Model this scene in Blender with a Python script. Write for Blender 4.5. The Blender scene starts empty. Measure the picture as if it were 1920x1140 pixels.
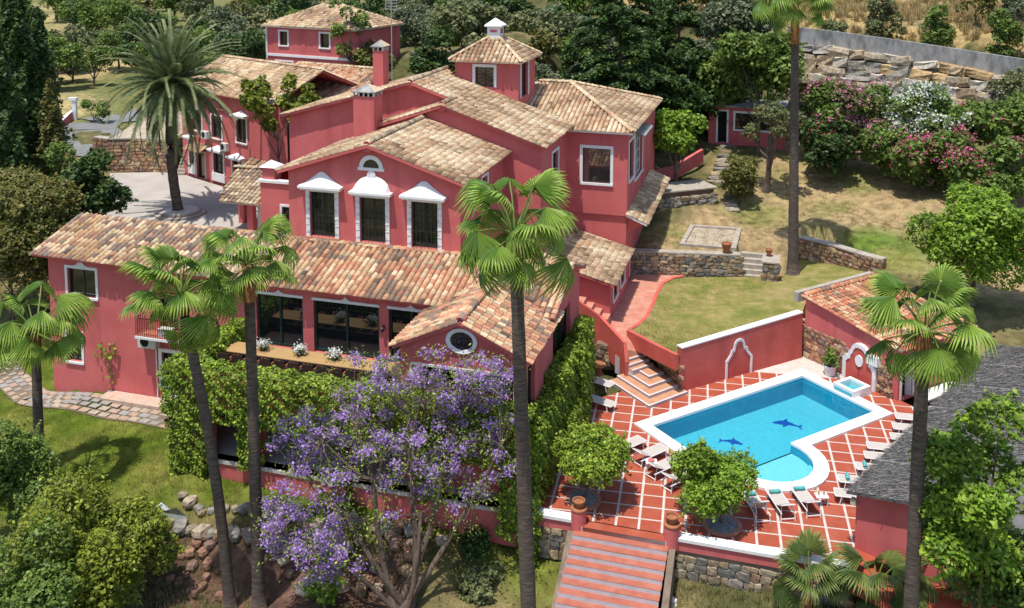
import bpy, math, random
import numpy as np
from mathutils import Vector, Matrix

# ------------------------------------------------------------------ camera, world, sun, exposure
scene = bpy.context.scene
R = math.radians
CAM_H, FPX, CYPX, PITCH = 25.39, 1800.0, 79.2, R(6.0)
cam_data = bpy.data.cameras.new('camera')
cam = bpy.data.objects.new('camera', cam_data)
scene.collection.objects.link(cam)
cam.location = (0, 0, CAM_H)
cam.rotation_euler = (R(90) - PITCH, 0, 0)
cam_data.sensor_fit = 'HORIZONTAL'
cam_data.sensor_width = 36.0
cam_data.lens = 36.0 * FPX / 1920.0
cam_data.shift_y = -(570.0 - CYPX) / 1920.0
cam_data.clip_start = 0.5
cam_data.clip_end = 3000.0
scene.camera = cam

SUN_DIR = Vector((0.1764, 0.219, -1.0)).normalized()
world = bpy.data.worlds.new('World')
scene.world = world
world.use_nodes = True
wn = world.node_tree
sky = wn.nodes.new('ShaderNodeTexSky')
sky.sky_type = 'NISHITA'
sky.sun_disc = False
sky.sun_elevation = math.asin(-SUN_DIR.z)
sky.sun_rotation = math.atan2(-SUN_DIR.x, -SUN_DIR.y)
wn.links.new(sky.outputs[0], wn.nodes['Background'].inputs[0])
wn.nodes['Background'].inputs[1].default_value = 0.15
sun_data = bpy.data.lights.new('sun', 'SUN')
sun_data.energy = 3.9
sun_data.angle = R(0.53)
sun_data.color = (1.0, 0.955, 0.88)
sun = bpy.data.objects.new('sun', sun_data)
scene.collection.objects.link(sun)
sun.location = (-20, -10, 80)
sun.rotation_euler = SUN_DIR.to_track_quat('-Z', 'Y').to_euler()
scene.view_settings.view_transform = 'Standard'
scene.view_settings.look = 'None'
scene.view_settings.gamma = 1.0
scene.view_settings.exposure = 0.42
scene.view_settings.use_curve_mapping = False
scene.cycles.max_bounces = 8
scene.cycles.transparent_max_bounces = 8

rnd = random.Random(11)
NPR = np.random.default_rng(5)

# ------------------------------------------------------------------ pixel -> place helpers (photo pixels, 1920 x 1140)
_cp, _sp = math.cos(PITCH), math.sin(PITCH)

def ray(px, py):
    u, v = px - 960.0, py - CYPX
    return Vector((u, FPX * _cp - v * _sp, -FPX * _sp - v * _cp))

def G(px, py, z=0.0):
    """point at height z seen at the pixel"""
    d = ray(px, py)
    t = (z - CAM_H) / d.z
    return Vector((d.x * t, d.y * t, z))

def D(px, py, depth):
    """point at forward distance depth (world y) seen at the pixel"""
    d = ray(px, py)
    return Vector((0, 0, CAM_H)) + d * (depth / d.y)

HA = R(-16.5)                      # the house's long direction
d1 = Vector((math.cos(HA), math.sin(HA), 0))
d2 = Vector((-math.sin(HA), math.cos(HA), 0))
HO = Vector((0, 50, 0))
UP = Vector((0, 0, 1))

def X(a, b, z=0.0):
    return HO + d1 * a + d2 * b + UP * z

def AB(p):
    q = Vector((p[0], p[1], 0)) - HO
    return q.dot(d1), q.dot(d2)

# ------------------------------------------------------------------ mesh building
COL = scene.collection

class MB:
    """collects faces, builds ONE mesh object"""
    def __init__(s):
        s.v, s.f, s.m, s.t = [], [], [], []
    def face(s, pts, mat=0, tint=None):
        n = len(s.v)
        s.v.extend([tuple(p) for p in pts])
        s.f.append(tuple(range(n, n + len(pts))))
        s.m.append(mat)
        s.t.append(tint)
    def mesh(s, vs, fs, mat=0, tint=None):
        n = len(s.v)
        s.v.extend([tuple(p) for p in vs])
        for f in fs:
            s.f.append(tuple(i + n for i in f))
            s.m.append(mat)
            s.t.append(tint)
    def hexa(s, p, mat=0, tint=None):
        """8 points: bottom ring 0-3, top ring 4-7"""
        s.mesh(p, [(3, 2, 1, 0), (4, 5, 6, 7), (0, 1, 5, 4), (1, 2, 6, 5), (2, 3, 7, 6), (3, 0, 4, 7)], mat, tint)
    def box(s, o, u, v, w, mat=0, tint=None):
        o, u, v, w = Vector(o), Vector(u), Vector(v), Vector(w)
        s.hexa([o, o + u, o + u + v, o + v, o + w, o + u + w, o + u + v + w, o + v + w], mat, tint)
    def prism(s, pts, h, mat=0, top=True, bottom=True, tint=None):
        """polygon pts (3d, ccw from above) extruded down by h"""
        n = len(pts)
        lo = [Vector(p) - UP * h for p in pts]
        vs = [Vector(p) for p in pts] + lo
        fs = []
        if top: fs.append(tuple(range(n)))
        if bottom: fs.append(tuple(range(2 * n - 1, n - 1, -1)))
        for i in range(n):
            j = (i + 1) % n
            fs.append((i, n + i, n + j, j))
        s.mesh(vs, fs, mat, tint)
    def tube(s, pts, rads, seg=8, mat=0, caps=True, tint=None):
        pts = [Vector(p) for p in pts]
        if not hasattr(rads, '__len__'): rads = [rads] * len(pts)
        rings, vs = [], []
        for i, p in enumerate(pts):
            t = (pts[min(i + 1, len(pts) - 1)] - pts[max(i - 1, 0)]).normalized()
            a = t.cross(Vector((0, 0, 1)))
            if a.length < 1e-3: a = t.cross(Vector((1, 0, 0)))
            a.normalize(); b = t.cross(a)
            ring = []
            for k in range(seg):
                ang = 2 * math.pi * k / seg
                ring.append(len(vs)); vs.append(p + (a * math.cos(ang) + b * math.sin(ang)) * rads[i])
            rings.append(ring)
        fs = []
        for r0, r1 in zip(rings, rings[1:]):
            for k in range(seg):
                fs.append((r0[k], r0[(k + 1) % seg], r1[(k + 1) % seg], r1[k]))
        if caps:
            fs.append(tuple(rings[0])); fs.append(tuple(reversed(rings[-1])))
        s.mesh(vs, fs, mat, tint)
    def lathe(s, c, prof, seg=14, mat=0, tint=None):
        c = Vector(c); vs, fs = [], []
        for r, z in prof:
            for k in range(seg):
                a = 2 * math.pi * k / seg
                vs.append(c + Vector((r * math.cos(a), r * math.sin(a), z)))
        for i in range(len(prof) - 1):
            for k in range(seg):
                fs.append((i * seg + k, i * seg + (k + 1) % seg, (i + 1) * seg + (k + 1) % seg, (i + 1) * seg + k))
        fs.append(tuple(reversed(range(seg)))); fs.append(tuple(range((len(prof) - 1) * seg, len(prof) * seg)))
        s.mesh(vs, fs, mat, tint)
    def data(s, name, mats, loc=(0, 0, 0), smooth=False):
        me = bpy.data.meshes.new(name)
        loc = Vector(loc)
        me.from_pydata([tuple(Vector(p) - loc) for p in s.v], [], s.f)
        if not isinstance(mats, (list, tuple)): mats = [mats]
        for m in mats: me.materials.append(m)
        if len(mats) > 1: me.polygons.foreach_set('material_index', s.m)
        if any(t is not None for t in s.t):
            ca = me.color_attributes.new('tint', 'FLOAT_COLOR', 'CORNER')
            arr = []
            for f, t in zip(s.f, s.t):
                t = t or (0.5, 0.5, 0.5)
                arr.extend(list(t[:3] + (1.0,)) * len(f))
            ca.data.foreach_set('color', arr)
        if smooth: me.polygons.foreach_set('use_smooth', [True] * len(me.polygons))
        me.update()
        return me
    def build(s, name, mats, parent=None, smooth=False, loc=None):
        pl = Vector(parent['_o']) if parent is not None else Vector(loc if loc is not None else (0, 0, 0))
        me = s.data(name, mats, pl, smooth)
        o = bpy.data.objects.new(name, me)
        COL.objects.link(o)
        if parent is not None:
            o.parent = parent
            o['_o'] = tuple(pl)
        else:
            o.location = pl
            o['_o'] = tuple(pl)
        return o

def tag(o, label=None, cat=None, group=None, kind=None):
    if label: o['label'] = label
    if cat: o['category'] = cat
    if group: o['group'] = group
    if kind: o['kind'] = kind
    return o

def thing(name, loc, label, cat, group=None):
    o = bpy.data.objects.new(name, None)
    o.empty_display_size = 0.3
    COL.objects.link(o)
    o.location = loc
    o['_o'] = tuple(Vector(loc))
    return tag(o, label, cat, group)

def place(name, me, parent=None, mat4=None, **kw):
    o = bpy.data.objects.new(name, me)
    COL.objects.link(o)
    if parent is not None: o.parent = parent
    if mat4 is not None: o.matrix_basis = mat4
    o['_o'] = (0, 0, 0)
    return tag(o, **kw)

def copy_tree(src, parent=None):
    c = src.copy(); COL.objects.link(c); c.parent = parent
    for ch in list(src.children): copy_tree(ch, c)
    return c

class Fr:
    """a vertical wall plane: s along u, d outwards along n, z up"""
    def __init__(s, o, u, n): s.o, s.u, s.n = Vector(o), Vector(u), Vector(n)
    def p(s, a, d, z): return s.o + s.u * a + s.n * d + UP * z
    def box(s, mb, a0, a1, da, db, z0, z1, mat=0):
        mb.hexa([s.p(a0, db, z0), s.p(a1, db, z0), s.p(a1, da, z0), s.p(a0, da, z0),
                 s.p(a0, db, z1), s.p(a1, db, z1), s.p(a1, da, z1), s.p(a0, da, z1)], mat)

def FB(b): return Fr(X(0, b), d1, -d2)          # faces the camera side, s = a
def FA(a): return Fr(X(a, 0), d2, d1)           # faces right, s = b
def FL(a): return Fr(X(a, 0), -d2, -d1)         # faces left, s = -b
def FK(b): return Fr(X(0, b), -d1, d2)          # faces back

def panel(mb, fr, s0, s1, z0, z1, holes=(), rev=0.25, mat=0, top=None):
    """wall skin with rectangular holes (s0,s1,z0,z1) and reveals; top = extra polygon [(s,z)] above"""
    ss = sorted({s0, s1, *[h[0] for h in holes], *[h[1] for h in holes]})
    zs = sorted({z0, z1, *[h[2] for h in holes], *[h[3] for h in holes]})
    for i in range(len(ss) - 1):
        for j in range(len(zs) - 1):
            cs, cz = (ss[i] + ss[i + 1]) / 2, (zs[j] + zs[j + 1]) / 2
            if any(h[0] < cs < h[1] and h[2] < cz < h[3] for h in holes): continue
            mb.face([fr.p(ss[i], 0, zs[j]), fr.p(ss[i + 1], 0, zs[j]), fr.p(ss[i + 1], 0, zs[j + 1]), fr.p(ss[i], 0, zs[j + 1])], mat)
    for h in holes:
        a0, a1, b0, b1 = h[:4]
        r = rev
        mb.face([fr.p(a0, 0, b0), fr.p(a0, 0, b1), fr.p(a0, -r, b1), fr.p(a0, -r, b0)], mat)
        mb.face([fr.p(a1, 0, b0), fr.p(a1, -r, b0), fr.p(a1, -r, b1), fr.p(a1, 0, b1)], mat)
        mb.face([fr.p(a0, 0, b0), fr.p(a0, -r, b0), fr.p(a1, -r, b0), fr.p(a1, 0, b0)], mat)
        mb.face([fr.p(a0, 0, b1), fr.p(a1, 0, b1), fr.p(a1, -r, b1), fr.p(a0, -r, b1)], mat)
    if top: mb.face([fr.p(a, 0, z) for a, z in top], mat)

# ------------------------------------------------------------------ polygon clipping (2d, convex)
def _side(p, a, b): return (b[0] - a[0]) * (p[1] - a[1]) - (b[1] - a[1]) * (p[0] - a[0])

def clip_half(poly, a, b, keep_left=True):
    out = []
    n = len(poly)
    for i in range(n):
        p, q = poly[i], poly[(i + 1) % n]
        sp_, sq = _side(p, a, b), _side(q, a, b)
        if not keep_left: sp_, sq = -sp_, -sq
        if sp_ >= 0: out.append(p)
        if (sp_ > 0 and sq < 0) or (sp_ < 0 and sq > 0):
            t = sp_ / (sp_ - sq)
            out.append((p[0] + (q[0] - p[0]) * t, p[1] + (q[1] - p[1]) * t))
    return out

def area(poly):
    return abs(sum(poly[i][0] * poly[(i + 1) % len(poly)][1] - poly[(i + 1) % len(poly)][0] * poly[i][1] for i in range(len(poly)))) / 2

def subtract(polys, clip):
    """polys minus convex ccw polygon clip -> convex pieces"""
    res = []
    for poly in polys:
        rest = poly
        n = len(clip)
        for i in range(n):
            a, b = clip[i], clip[(i + 1) % n]
            outp = clip_half(rest, a, b, False)
            if len(outp) >= 3 and area(outp) > 1e-3: res.append(outp)
            rest = clip_half(rest, a, b, True)
            if len(rest) < 3 or area(rest) < 1e-6: break
    return res

def intersect(poly, clip):
    for i in range(len(clip)):
        poly = clip_half(poly, clip[i], clip[(i + 1) % len(clip)], True)
        if len(poly) < 3: return []
    return poly

def in_poly(x, y, poly):
    c = False
    n = len(poly); j = n - 1
    for i in range(n):
        xi, yi = poly[i][0], poly[i][1]; xj, yj = poly[j][0], poly[j][1]
        if (yi > y) != (yj > y) and x < (xj - xi) * (y - yi) / (yj - yi) + xi: c = not c
        j = i
    return c

# ------------------------------------------------------------------ materials
def nodes(name):
    m = bpy.data.materials.new(name)
    m.use_nodes = True
    nt = m.node_tree
    return m, nt, nt.nodes['Principled BSDF']

def surf(name, c1, c2=None, scale=1.2, rough=0.85, bump=0.0, bscale=25.0, c3=None, spec=0.3, detail=6.0, ramp=(0.35, 0.68), stretch=None, stain=None):
    """two/three colours mixed by world-space noise, fine relief from a second noise"""
    m, nt, bs = nodes(name)
    N, Lk = nt.nodes, nt.links
    geo = N.new('ShaderNodeNewGeometry')
    vec = geo.outputs['Position']
    if stretch:
        mp = N.new('ShaderNodeMapping'); mp.inputs['Scale'].default_value = stretch
        Lk.new(vec, mp.inputs['Vector']); vec2 = mp.outputs[0]
    else: vec2 = vec
    bs.inputs['Roughness'].default_value = rough
    bs.inputs['Specular IOR Level'].default_value = spec
    if c2 is None: bs.inputs['Base Color'].default_value = (*c1, 1)
    else:
        nz = N.new('ShaderNodeTexNoise'); nz.inputs['Scale'].default_value = scale; nz.inputs['Detail'].default_value = detail
        nz.inputs['Roughness'].default_value = 0.62
        Lk.new(vec2, nz.inputs['Vector'])
        cr = N.new('ShaderNodeValToRGB')
        e = cr.color_ramp.elements
        e[0].position, e[0].color = ramp[0], (*c1, 1)
        e[1].position, e[1].color = ramp[1], (*c2, 1)
        if c3 is not None:
            k = cr.color_ramp.elements.new((ramp[0] + ramp[1]) / 2); k.color = (*c3, 1)
        Lk.new(nz.outputs['Fac'], cr.inputs['Fac'])
        out = cr.outputs['Color']
        if stain:
            nz3 = N.new('ShaderNodeTexNoise'); nz3.inputs['Scale'].default_value = stain[1]; nz3.inputs['Detail'].default_value = 5
            mp3 = N.new('ShaderNodeMapping'); mp3.inputs['Scale'].default_value = (1, 1, stain[2])
            Lk.new(vec, mp3.inputs['Vector']); Lk.new(mp3.outputs[0], nz3.inputs['Vector'])
            r3 = N.new('ShaderNodeMapRange'); r3.inputs[1].default_value = 0.52; r3.inputs[2].default_value = 0.75
            r3.inputs[4].default_value = stain[3]
            Lk.new(nz3.outputs['Fac'], r3.inputs[0])
            mx = N.new('ShaderNodeMixRGB'); mx.inputs[2].default_value = (*stain[0], 1)
            Lk.new(r3.outputs[0], mx.inputs[0]); Lk.new(out, mx.inputs[1]); out = mx.outputs[0]
        Lk.new(out, bs.inputs['Base Color'])
    if bump:
        nb = N.new('ShaderNodeTexNoise'); nb.inputs['Scale'].default_value = bscale; nb.inputs['Detail'].default_value = 4
        Lk.new(vec2, nb.inputs['Vector'])
        bp = N.new('ShaderNodeBump'); bp.inputs['Strength'].default_value = bump; bp.inputs['Distance'].default_value = 0.03
        Lk.new(nb.outputs['Fac'], bp.inputs['Height']); Lk.new(bp.outputs[0], bs.inputs['Normal'])
    return m

def tinted(name, rough=0.7, spec=0.3, nscale=9.0, namt=0.5, bump=0.0, translucent=0.0, obj_rand=0.0, dark=0.55):
    """colour from the mesh's own 'tint' attribute, broken up by noise"""
    m, nt, bs = nodes(name)
    N, Lk = nt.nodes, nt.links
    at = N.new('ShaderNodeAttribute'); at.attribute_name = 'tint'
    out = at.outputs['Color']
    if namt:
        geo = N.new('ShaderNodeNewGeometry')
        nz = N.new('ShaderNodeTexNoise'); nz.inputs['Scale'].default_value = nscale; nz.inputs['Detail'].default_value = 5
        Lk.new(geo.outputs['Position'], nz.inputs['Vector'])
        mr = N.new('ShaderNodeMapRange'); mr.inputs[1].default_value = 0.3; mr.inputs[2].default_value = 0.7
        mr.inputs[3].default_value = 1.0 - namt * dark; mr.inputs[4].default_value = 1.0 + namt * 0.35
        Lk.new(nz.outputs['Fac'], mr.inputs[0])
        vm = N.new('ShaderNodeVectorMath'); vm.operation = 'SCALE'
        Lk.new(out, vm.inputs[0]); Lk.new(mr.outputs[0], vm.inputs['Scale']); out = vm.outputs[0]
        if bump:
            bp = N.new('ShaderNodeBump'); bp.inputs['Strength'].default_value = bump; bp.inputs['Distance'].default_value = 0.02
            Lk.new(nz.outputs['Fac'], bp.inputs['Height']); Lk.new(bp.outputs[0], bs.inputs['Normal'])
    if obj_rand:
        oi = N.new('ShaderNodeObjectInfo')
        mr2 = N.new('ShaderNodeMapRange'); mr2.inputs[3].default_value = 1 - obj_rand; mr2.inputs[4].default_value = 1 + obj_rand
        Lk.new(oi.outputs['Random'], mr2.inputs[0])
        vm2 = N.new('ShaderNodeVectorMath'); vm2.operation = 'SCALE'
        Lk.new(out, vm2.inputs[0]); Lk.new(mr2.outputs[0], vm2.inputs['Scale']); out = vm2.outputs[0]
    Lk.new(out, bs.inputs['Base Color'])
    bs.inputs['Roughness'].default_value = rough
    bs.inputs['Specular IOR Level'].default_value = spec
    if translucent:
        tr = N.new('ShaderNodeBsdfTranslucent')
        Lk.new(out, tr.inputs['Color'])
        ms = N.new('ShaderNodeMixShader'); ms.inputs[0].default_value = translucent
        Lk.new(bs.outputs[0], ms.inputs[1]); Lk.new(tr.outputs[0], ms.inputs[2])
        Lk.new(ms.outputs[0], N['Material Output'].inputs['Surface'])
    return m

M = {}
M['stucco'] = surf('red_stucco', (0.52, 0.116, 0.112), (0.60, 0.152, 0.144), 0.55, 0.9, 0.3, 14, stain=((0.40, 0.084, 0.088), 1.1, 0.16, 0.75))
M['stucco2'] = surf('garden_wall_stucco', (0.47, 0.088, 0.068), (0.55, 0.118, 0.094), 0.8, 0.9, 0.25, 14, stain=((0.36, 0.066, 0.056), 0.9, 0.2, 0.65))
M['white'] = surf('white_paint', (0.78, 0.77, 0.76), (0.70, 0.69, 0.68), 2.0, 0.7, 0.08, 30)
M['pan'] = surf('roof_pan', (0.30, 0.10, 0.06), (0.17, 0.08, 0.05), 3.0, 0.9, 0.2, 30)
M['tile'] = tinted('roof_tile', 0.85, 0.2, 11.0, 0.55, 0.3)
M['glass'] = None
m, nt, bs = nodes('window_glass'); bs.inputs['Base Color'].default_value = (0.012, 0.014, 0.014, 1); bs.inputs['Roughness'].default_value = 0.03
bs.inputs['IOR'].default_value = 1.9; bs.inputs['Specular IOR Level'].default_value = 0.5; M['glass'] = m
m, nt, bs = nodes('mirror_glass'); bs.inputs['Base Color'].default_value = (0.03, 0.03, 0.03, 1); bs.inputs['Roughness'].default_value = 0.02
bs.inputs['IOR'].default_value = 3.2; bs.inputs['Specular IOR Level'].default_value = 0.5; M['mirror'] = m
M['green'] = surf('green_frame', (0.018, 0.045, 0.032), (0.012, 0.03, 0.022), 4, 0.5)
M['iron'] = surf('iron', (0.025, 0.02, 0.02), (0.045, 0.03, 0.028), 6, 0.55, spec=0.5)
M['rediron'] = surf('red_iron', (0.12, 0.022, 0.022), (0.08, 0.016, 0.018), 6, 0.55)
M['dark'] = surf('dark_interior', (0.008, 0.008, 0.008))
M['stepred'] = surf('step_tile', (0.40, 0.13, 0.085), (0.33, 0.095, 0.06), 2.5, 0.75, 0.1, 12, stain=((0.46, 0.22, 0.15), 1.6, 1, 0.5))
M['stepgrey'] = surf('step_riser', (0.56, 0.525, 0.54), (0.46, 0.43, 0.445), 2.5, 0.8, 0.1, 20)
M['steptan'] = surf('tan_step_tile', (0.50, 0.27, 0.15), (0.42, 0.195, 0.11), 2.2, 0.8, 0.1, 18)
M['panel'] = surf('terracotta_panel', (0.36, 0.080, 0.040), (0.30, 0.058, 0.030), 1.4, 0.66, 0.12, 10, stain=((0.42, 0.14, 0.085), 0.9, 1, 0.5))
M['strip'] = surf('white_strip', (0.58, 0.53, 0.49), (0.48, 0.41, 0.36), 2.0, 0.7, 0.05, 25)
M['pathred'] = surf('path_brick', (0.52, 0.24, 0.17), (0.42, 0.16, 0.11), 2.0, 0.85, 0.15, 12, stain=((0.55, 0.36, 0.26), 1.2, 1, 0.5))
M['mortar'] = surf('stone_mortar', (0.23, 0.17, 0.12), (0.13, 0.10, 0.075), 2.2, 0.95, 0.4, 9)
M['stone'] = tinted('stone', 0.9, 0.25, 3.5, 0.8, 0.5, obj_rand=0.25)
M['concrete'] = surf('weathered_concrete', (0.36, 0.35, 0.335), (0.13, 0.125, 0.12), 1.5, 0.95, 0.4, 6, stretch=(1, 1, 0.4), ramp=(0.34, 0.68), detail=9)
M['coping'] = surf('stone_coping', (0.42, 0.37, 0.31), (0.28, 0.24, 0.19), 2.5, 0.9, 0.25, 12)
M['court'] = surf('courtyard_paving', (0.42, 0.385, 0.345), (0.33, 0.30, 0.265), 0.5, 0.9, 0.12, 4, stain=((0.30, 0.27, 0.24), 0.35, 1, 0.6))
M['road'] = surf('road_asphalt', (0.20, 0.20, 0.19), (0.15, 0.15, 0.145), 0.6, 0.95, 0.15, 10)
M['paver'] = surf('path_paver', (0.46, 0.30, 0.21), (0.30, 0.26, 0.23), 1.6, 0.9, 0.15, 12, c3=(0.50, 0.37, 0.29))
M['reed'] = tinted('grey_reed', 0.95, 0.1, 3.0, 0.5)
M['greyroof'] = surf('grey_roof_mat', (0.155, 0.148, 0.142), (0.068, 0.066, 0.065), 2.4, 0.95, 0.6, 11, stretch=(1, 1, 1.4))
M['wood'] = surf('teak', (0.42, 0.27, 0.12), (0.36, 0.22, 0.09), 3, 0.6, 0.05, 20, stretch=(1, 6, 1))
M['rattan'] = surf('dark_rattan', (0.030, 0.018, 0.014), (0.05, 0.03, 0.022), 8, 0.7, 0.3, 60)
M['orange'] = surf('orange_wood', (0.45, 0.13, 0.04), (0.36, 0.10, 0.03), 5, 0.6)
M['terra'] = surf('terracotta_pot', (0.36, 0.14, 0.065), (0.25, 0.10, 0.05), 5, 0.85, 0.15, 18)
M['sling'] = surf('lounger_sling', (0.47, 0.43, 0.385), (0.42, 0.385, 0.345), 5, 0.9, 0.05, 90)
M['wframe'] = surf('white_plastic', (0.74, 0.73, 0.73), (0.66, 0.65, 0.65), 5, 0.45)
M['teal'] = surf('teal_towel', (0.08, 0.33, 0.33), (0.12, 0.40, 0.39), 9, 0.95, 0.3, 60)
M['gravel'] = surf('grey_gravel', (0.34, 0.35, 0.36), (0.12, 0.13, 0.14), 14, 0.95, 0.8, 22, ramp=(0.38, 0.62))
M['sand'] = surf('sand_bed', (0.44, 0.37, 0.28), (0.28, 0.22, 0.15), 1.6, 0.95, 0.4, 9)
M['leaf'] = tinted('foliage', 0.5, 0.3, 1.2, 0.35, 0, 0.34)
M['flower'] = tinted('petals', 0.7, 0.2, 2.0, 0.25, 0, 0.3)
M['bark'] = surf('bark', (0.16, 0.115, 0.085), (0.07, 0.05, 0.038), 3, 0.95, 0.6, 14, stretch=(1, 1, 0.35))
M['palmbark'] = surf('palm_bark', (0.15, 0.115, 0.09), (0.055, 0.043, 0.036), 4.0, 0.95, 0.9, 10, stretch=(0.6, 0.6, 3.2), c3=(0.095, 0.072, 0.058))
M['palmboot'] = surf('palm_boots', (0.36, 0.16, 0.06), (0.20, 0.09, 0.04), 5, 0.9, 0.6, 12)
M['darkfloor'] = surf('dark_floor_tile', (0.10, 0.068, 0.066), (0.075, 0.05, 0.05), 2, 0.5, 0.05, 12)
M['soil'] = surf('soil', (0.17, 0.10, 0.07), (0.10, 0.06, 0.045), 2, 0.95, 0.5, 8)
M['basin'] = surf('pool_tile', (0.10, 0.44, 0.51), (0.075, 0.37, 0.45), 5.0, 0.4, 0.05, 30)
M['basinpale'] = surf('pale_pool_tile', (0.27, 0.56, 0.61), (0.22, 0.50, 0.56), 5.0, 0.4, 0.05, 30)
M['basinwall'] = surf('pool_wall_tile', (0.0, 0.36, 0.52), (0.0, 0.30, 0.46), 5.0, 0.4, 0.05, 30)
M['mosaic'] = surf('blue_mosaic', (0.004, 0.05, 0.26), (0.008, 0.075, 0.33), 12, 0.4)
M['acbox'] = surf('air_conditioner_case', (0.58, 0.57, 0.54), (0.50, 0.49, 0.46), 4, 0.6)
M['brass'] = surf('galvanised_pole', (0.35, 0.35, 0.34), (0.28, 0.28, 0.27), 5, 0.5)
M['cream'] = surf('cream_render', (0.56, 0.47, 0.37), (0.48, 0.40, 0.31), 2, 0.9, 0.1, 20)

# water: a thin clear sheet, Fresnel reflection over a pale blue transparency, ripples
m, nt, bs = nodes('pool_water')
N, Lk = nt.nodes, nt.links
tr = N.new('ShaderNodeBsdfTransparent'); tr.inputs[0].default_value = (0.70, 0.94, 0.98, 1)
gl = N.new('ShaderNodeBsdfGlossy'); gl.inputs['Roughness'].default_value = 0.02
fr_ = N.new('ShaderNodeFresnel'); fr_.inputs['IOR'].default_value = 1.33
ms = N.new('ShaderNodeMixShader')
nz = N.new('ShaderNodeTexNoise'); nz.inputs['Scale'].default_value = 2.6; nz.inputs['Detail'].default_value = 3
geo = N.new('ShaderNodeNewGeometry'); Lk.new(geo.outputs['Position'], nz.inputs['Vector'])
bp = N.new('ShaderNodeBump'); bp.inputs['Strength'].default_value = 0.35; bp.inputs['Distance'].default_value = 0.06
Lk.new(nz.outputs['Fac'], bp.inputs['Height']); Lk.new(bp.outputs[0], gl.inputs['Normal']); Lk.new(bp.outputs[0], fr_.inputs['Normal'])
Lk.new(fr_.outputs[0], ms.inputs[0]); Lk.new(tr.outputs[0], ms.inputs[1]); Lk.new(gl.outputs[0], ms.inputs[2])
Lk.new(ms.outputs[0], N['Material Output'].inputs['Surface'])
M['water'] = m

# ground: colour carried by the sheet (lawn, dry grass, earth), broken up by noise
m = tinted('ground_surface', 0.95, 0.1, 1.6, 0.75, 0.0, dark=0.5)
nt = m.node_tree; N, Lk = nt.nodes, nt.links
geo = N.new('ShaderNodeNewGeometry')
nb = N.new('ShaderNodeTexNoise'); nb.inputs['Scale'].default_value = 7; nb.inputs['Detail'].default_value = 8
Lk.new(geo.outputs['Position'], nb.inputs['Vector'])
bp = N.new('ShaderNodeBump'); bp.inputs['Strength'].default_value = 0.9; bp.inputs['Distance'].default_value = 0.12
Lk.new(nb.outputs['Fac'], bp.inputs['Height']); Lk.new(bp.outputs[0], N['Principled BSDF'].inputs['Normal'])
M['ground'] = m
M['lawn'] = surf('side_lawn_grass', (0.125, 0.145, 0.025), (0.31, 0.24, 0.10), 1.1, 0.95, 0.9, 16, c3=(0.205, 0.185, 0.05), ramp=(0.34, 0.68), detail=12,
                 stain=((0.33, 0.24, 0.12), 0.28, 1, 0.55))
# ------------------------------------------------------------------ the ground sheet
CPTS = [G(*q) for q in [
    (60, 1130, -3.0), (250, 1130, -3.2), (420, 1135, -3.6), (500, 1138, -3.6), (700, 1130, -3.6), (900, 1120, -3.0), (1020, 1125, -2.7), (1040, 1060, -2.0),
    (1300, 1110, -1.7), (1500, 1115, -1.7), (1650, 1120, -1.5), (1900, 1120, -1.5), (1850, 1000, -0.4), (1150, 1138, -2.3),
    (100, 880, -1.2), (300, 880, -1.0), (450, 930, -1.1), (600, 960, -1.3), (800, 1000, -1.6), (950, 1040, -1.8), (150, 800, -1.0), (300, 800, -0.8),
    (60, 740, -1.1), (10, 660, -1.0), (200, 745, -0.7), (320, 765, -0.6), (200, 960, -1.3), (20, 960, -1.5),
    (340, 985, -1.5), (430, 1000, -1.55), (550, 1020, -1.8), (700, 1050, -2.2), (400, 1080, -2.9), (560, 1090, -3.0), (330, 1050, -2.4),
    (150, 240, 6.0), (200, 300, 5.3), (130, 180, 7.0), (60, 300, 4.5), (40, 450, 2.5), (110, 90, 8.0), (40, 30, 9.5), (300, 20, 11.0), (500, 20, 12.0),
    (500, 130, 11.6), (640, 130, 12.2), (800, 90, 14.0), (950, 60, 16.0), (1180, 200, 9.0), (1330, 240, 7.5), (1390, 272, 6.8),
    (1250, 470, 3.6), (1375, 490, 3.5), (1470, 470, 3.6), (1560, 480, 3.6), (1640, 505, 3.4), (1440, 420, 3.9), (1560, 400, 4.4), (1700, 420, 4.2),
    (1560, 290, 6.2), (1650, 320, 6.0), (1720, 370, 5.2), (1780, 430, 4.5), (1850, 560, 3.0), (1900, 640, 2.0), (1350, 330, 5.4), (1260, 340, 5.4),
    (1600, 230, 7.5), (1800, 260, 7.5), (1600, 175, 11.0), (1800, 190, 9.5), (1600, 20, 17.2), (1750, 30, 16.8), (1900, 60, 16.0), (1500, -10, 17.6), (1900, -60, 21.0), (1600, -60, 22.0)]]
CPTS += [X(*q) for q in [(-30, 12, 4.9), (-36, 22, 4.9), (-26, 8, 4.9), (-44, 12, 4.6), (-30, -3, -0.9), (-33, 1, 1.2), (-20, 14, 4.9), (-12, 30, 6), (0, 32, 7), (-13.5, -9.9, -.42), (-10.5, -9.9, -.5), (-7.5, -9.9, -.65), (-4.5, -9.9, -.6), (-1.5, -9.9, -.7), (1.5, -9.9, -.95), (-14.5, -8, -.45), (-10, -11, -.75), (-5, -11, -.85), (0, -11, -1.1)]]
CPTS += [Vector(q) for q in [(0, 300, 34), (-200, 300, 18), (200, 300, 70), (-60, 170, 10.5), (-110, 130, 8), (20, 160, 24), (70, 150, 32), (0, 700, 70), (-500, 700, 50),
                             (500, 700, 120), (0, -100, -14), (200, 0, -8), (-200, 0, -10), (0, 10, -7), (-60, 40, -3), (60, 30, -2), (-80, 90, 5), (60, 60, 3.5), (-20, 22, -5), (20, 22, -4.5)]]
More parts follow.
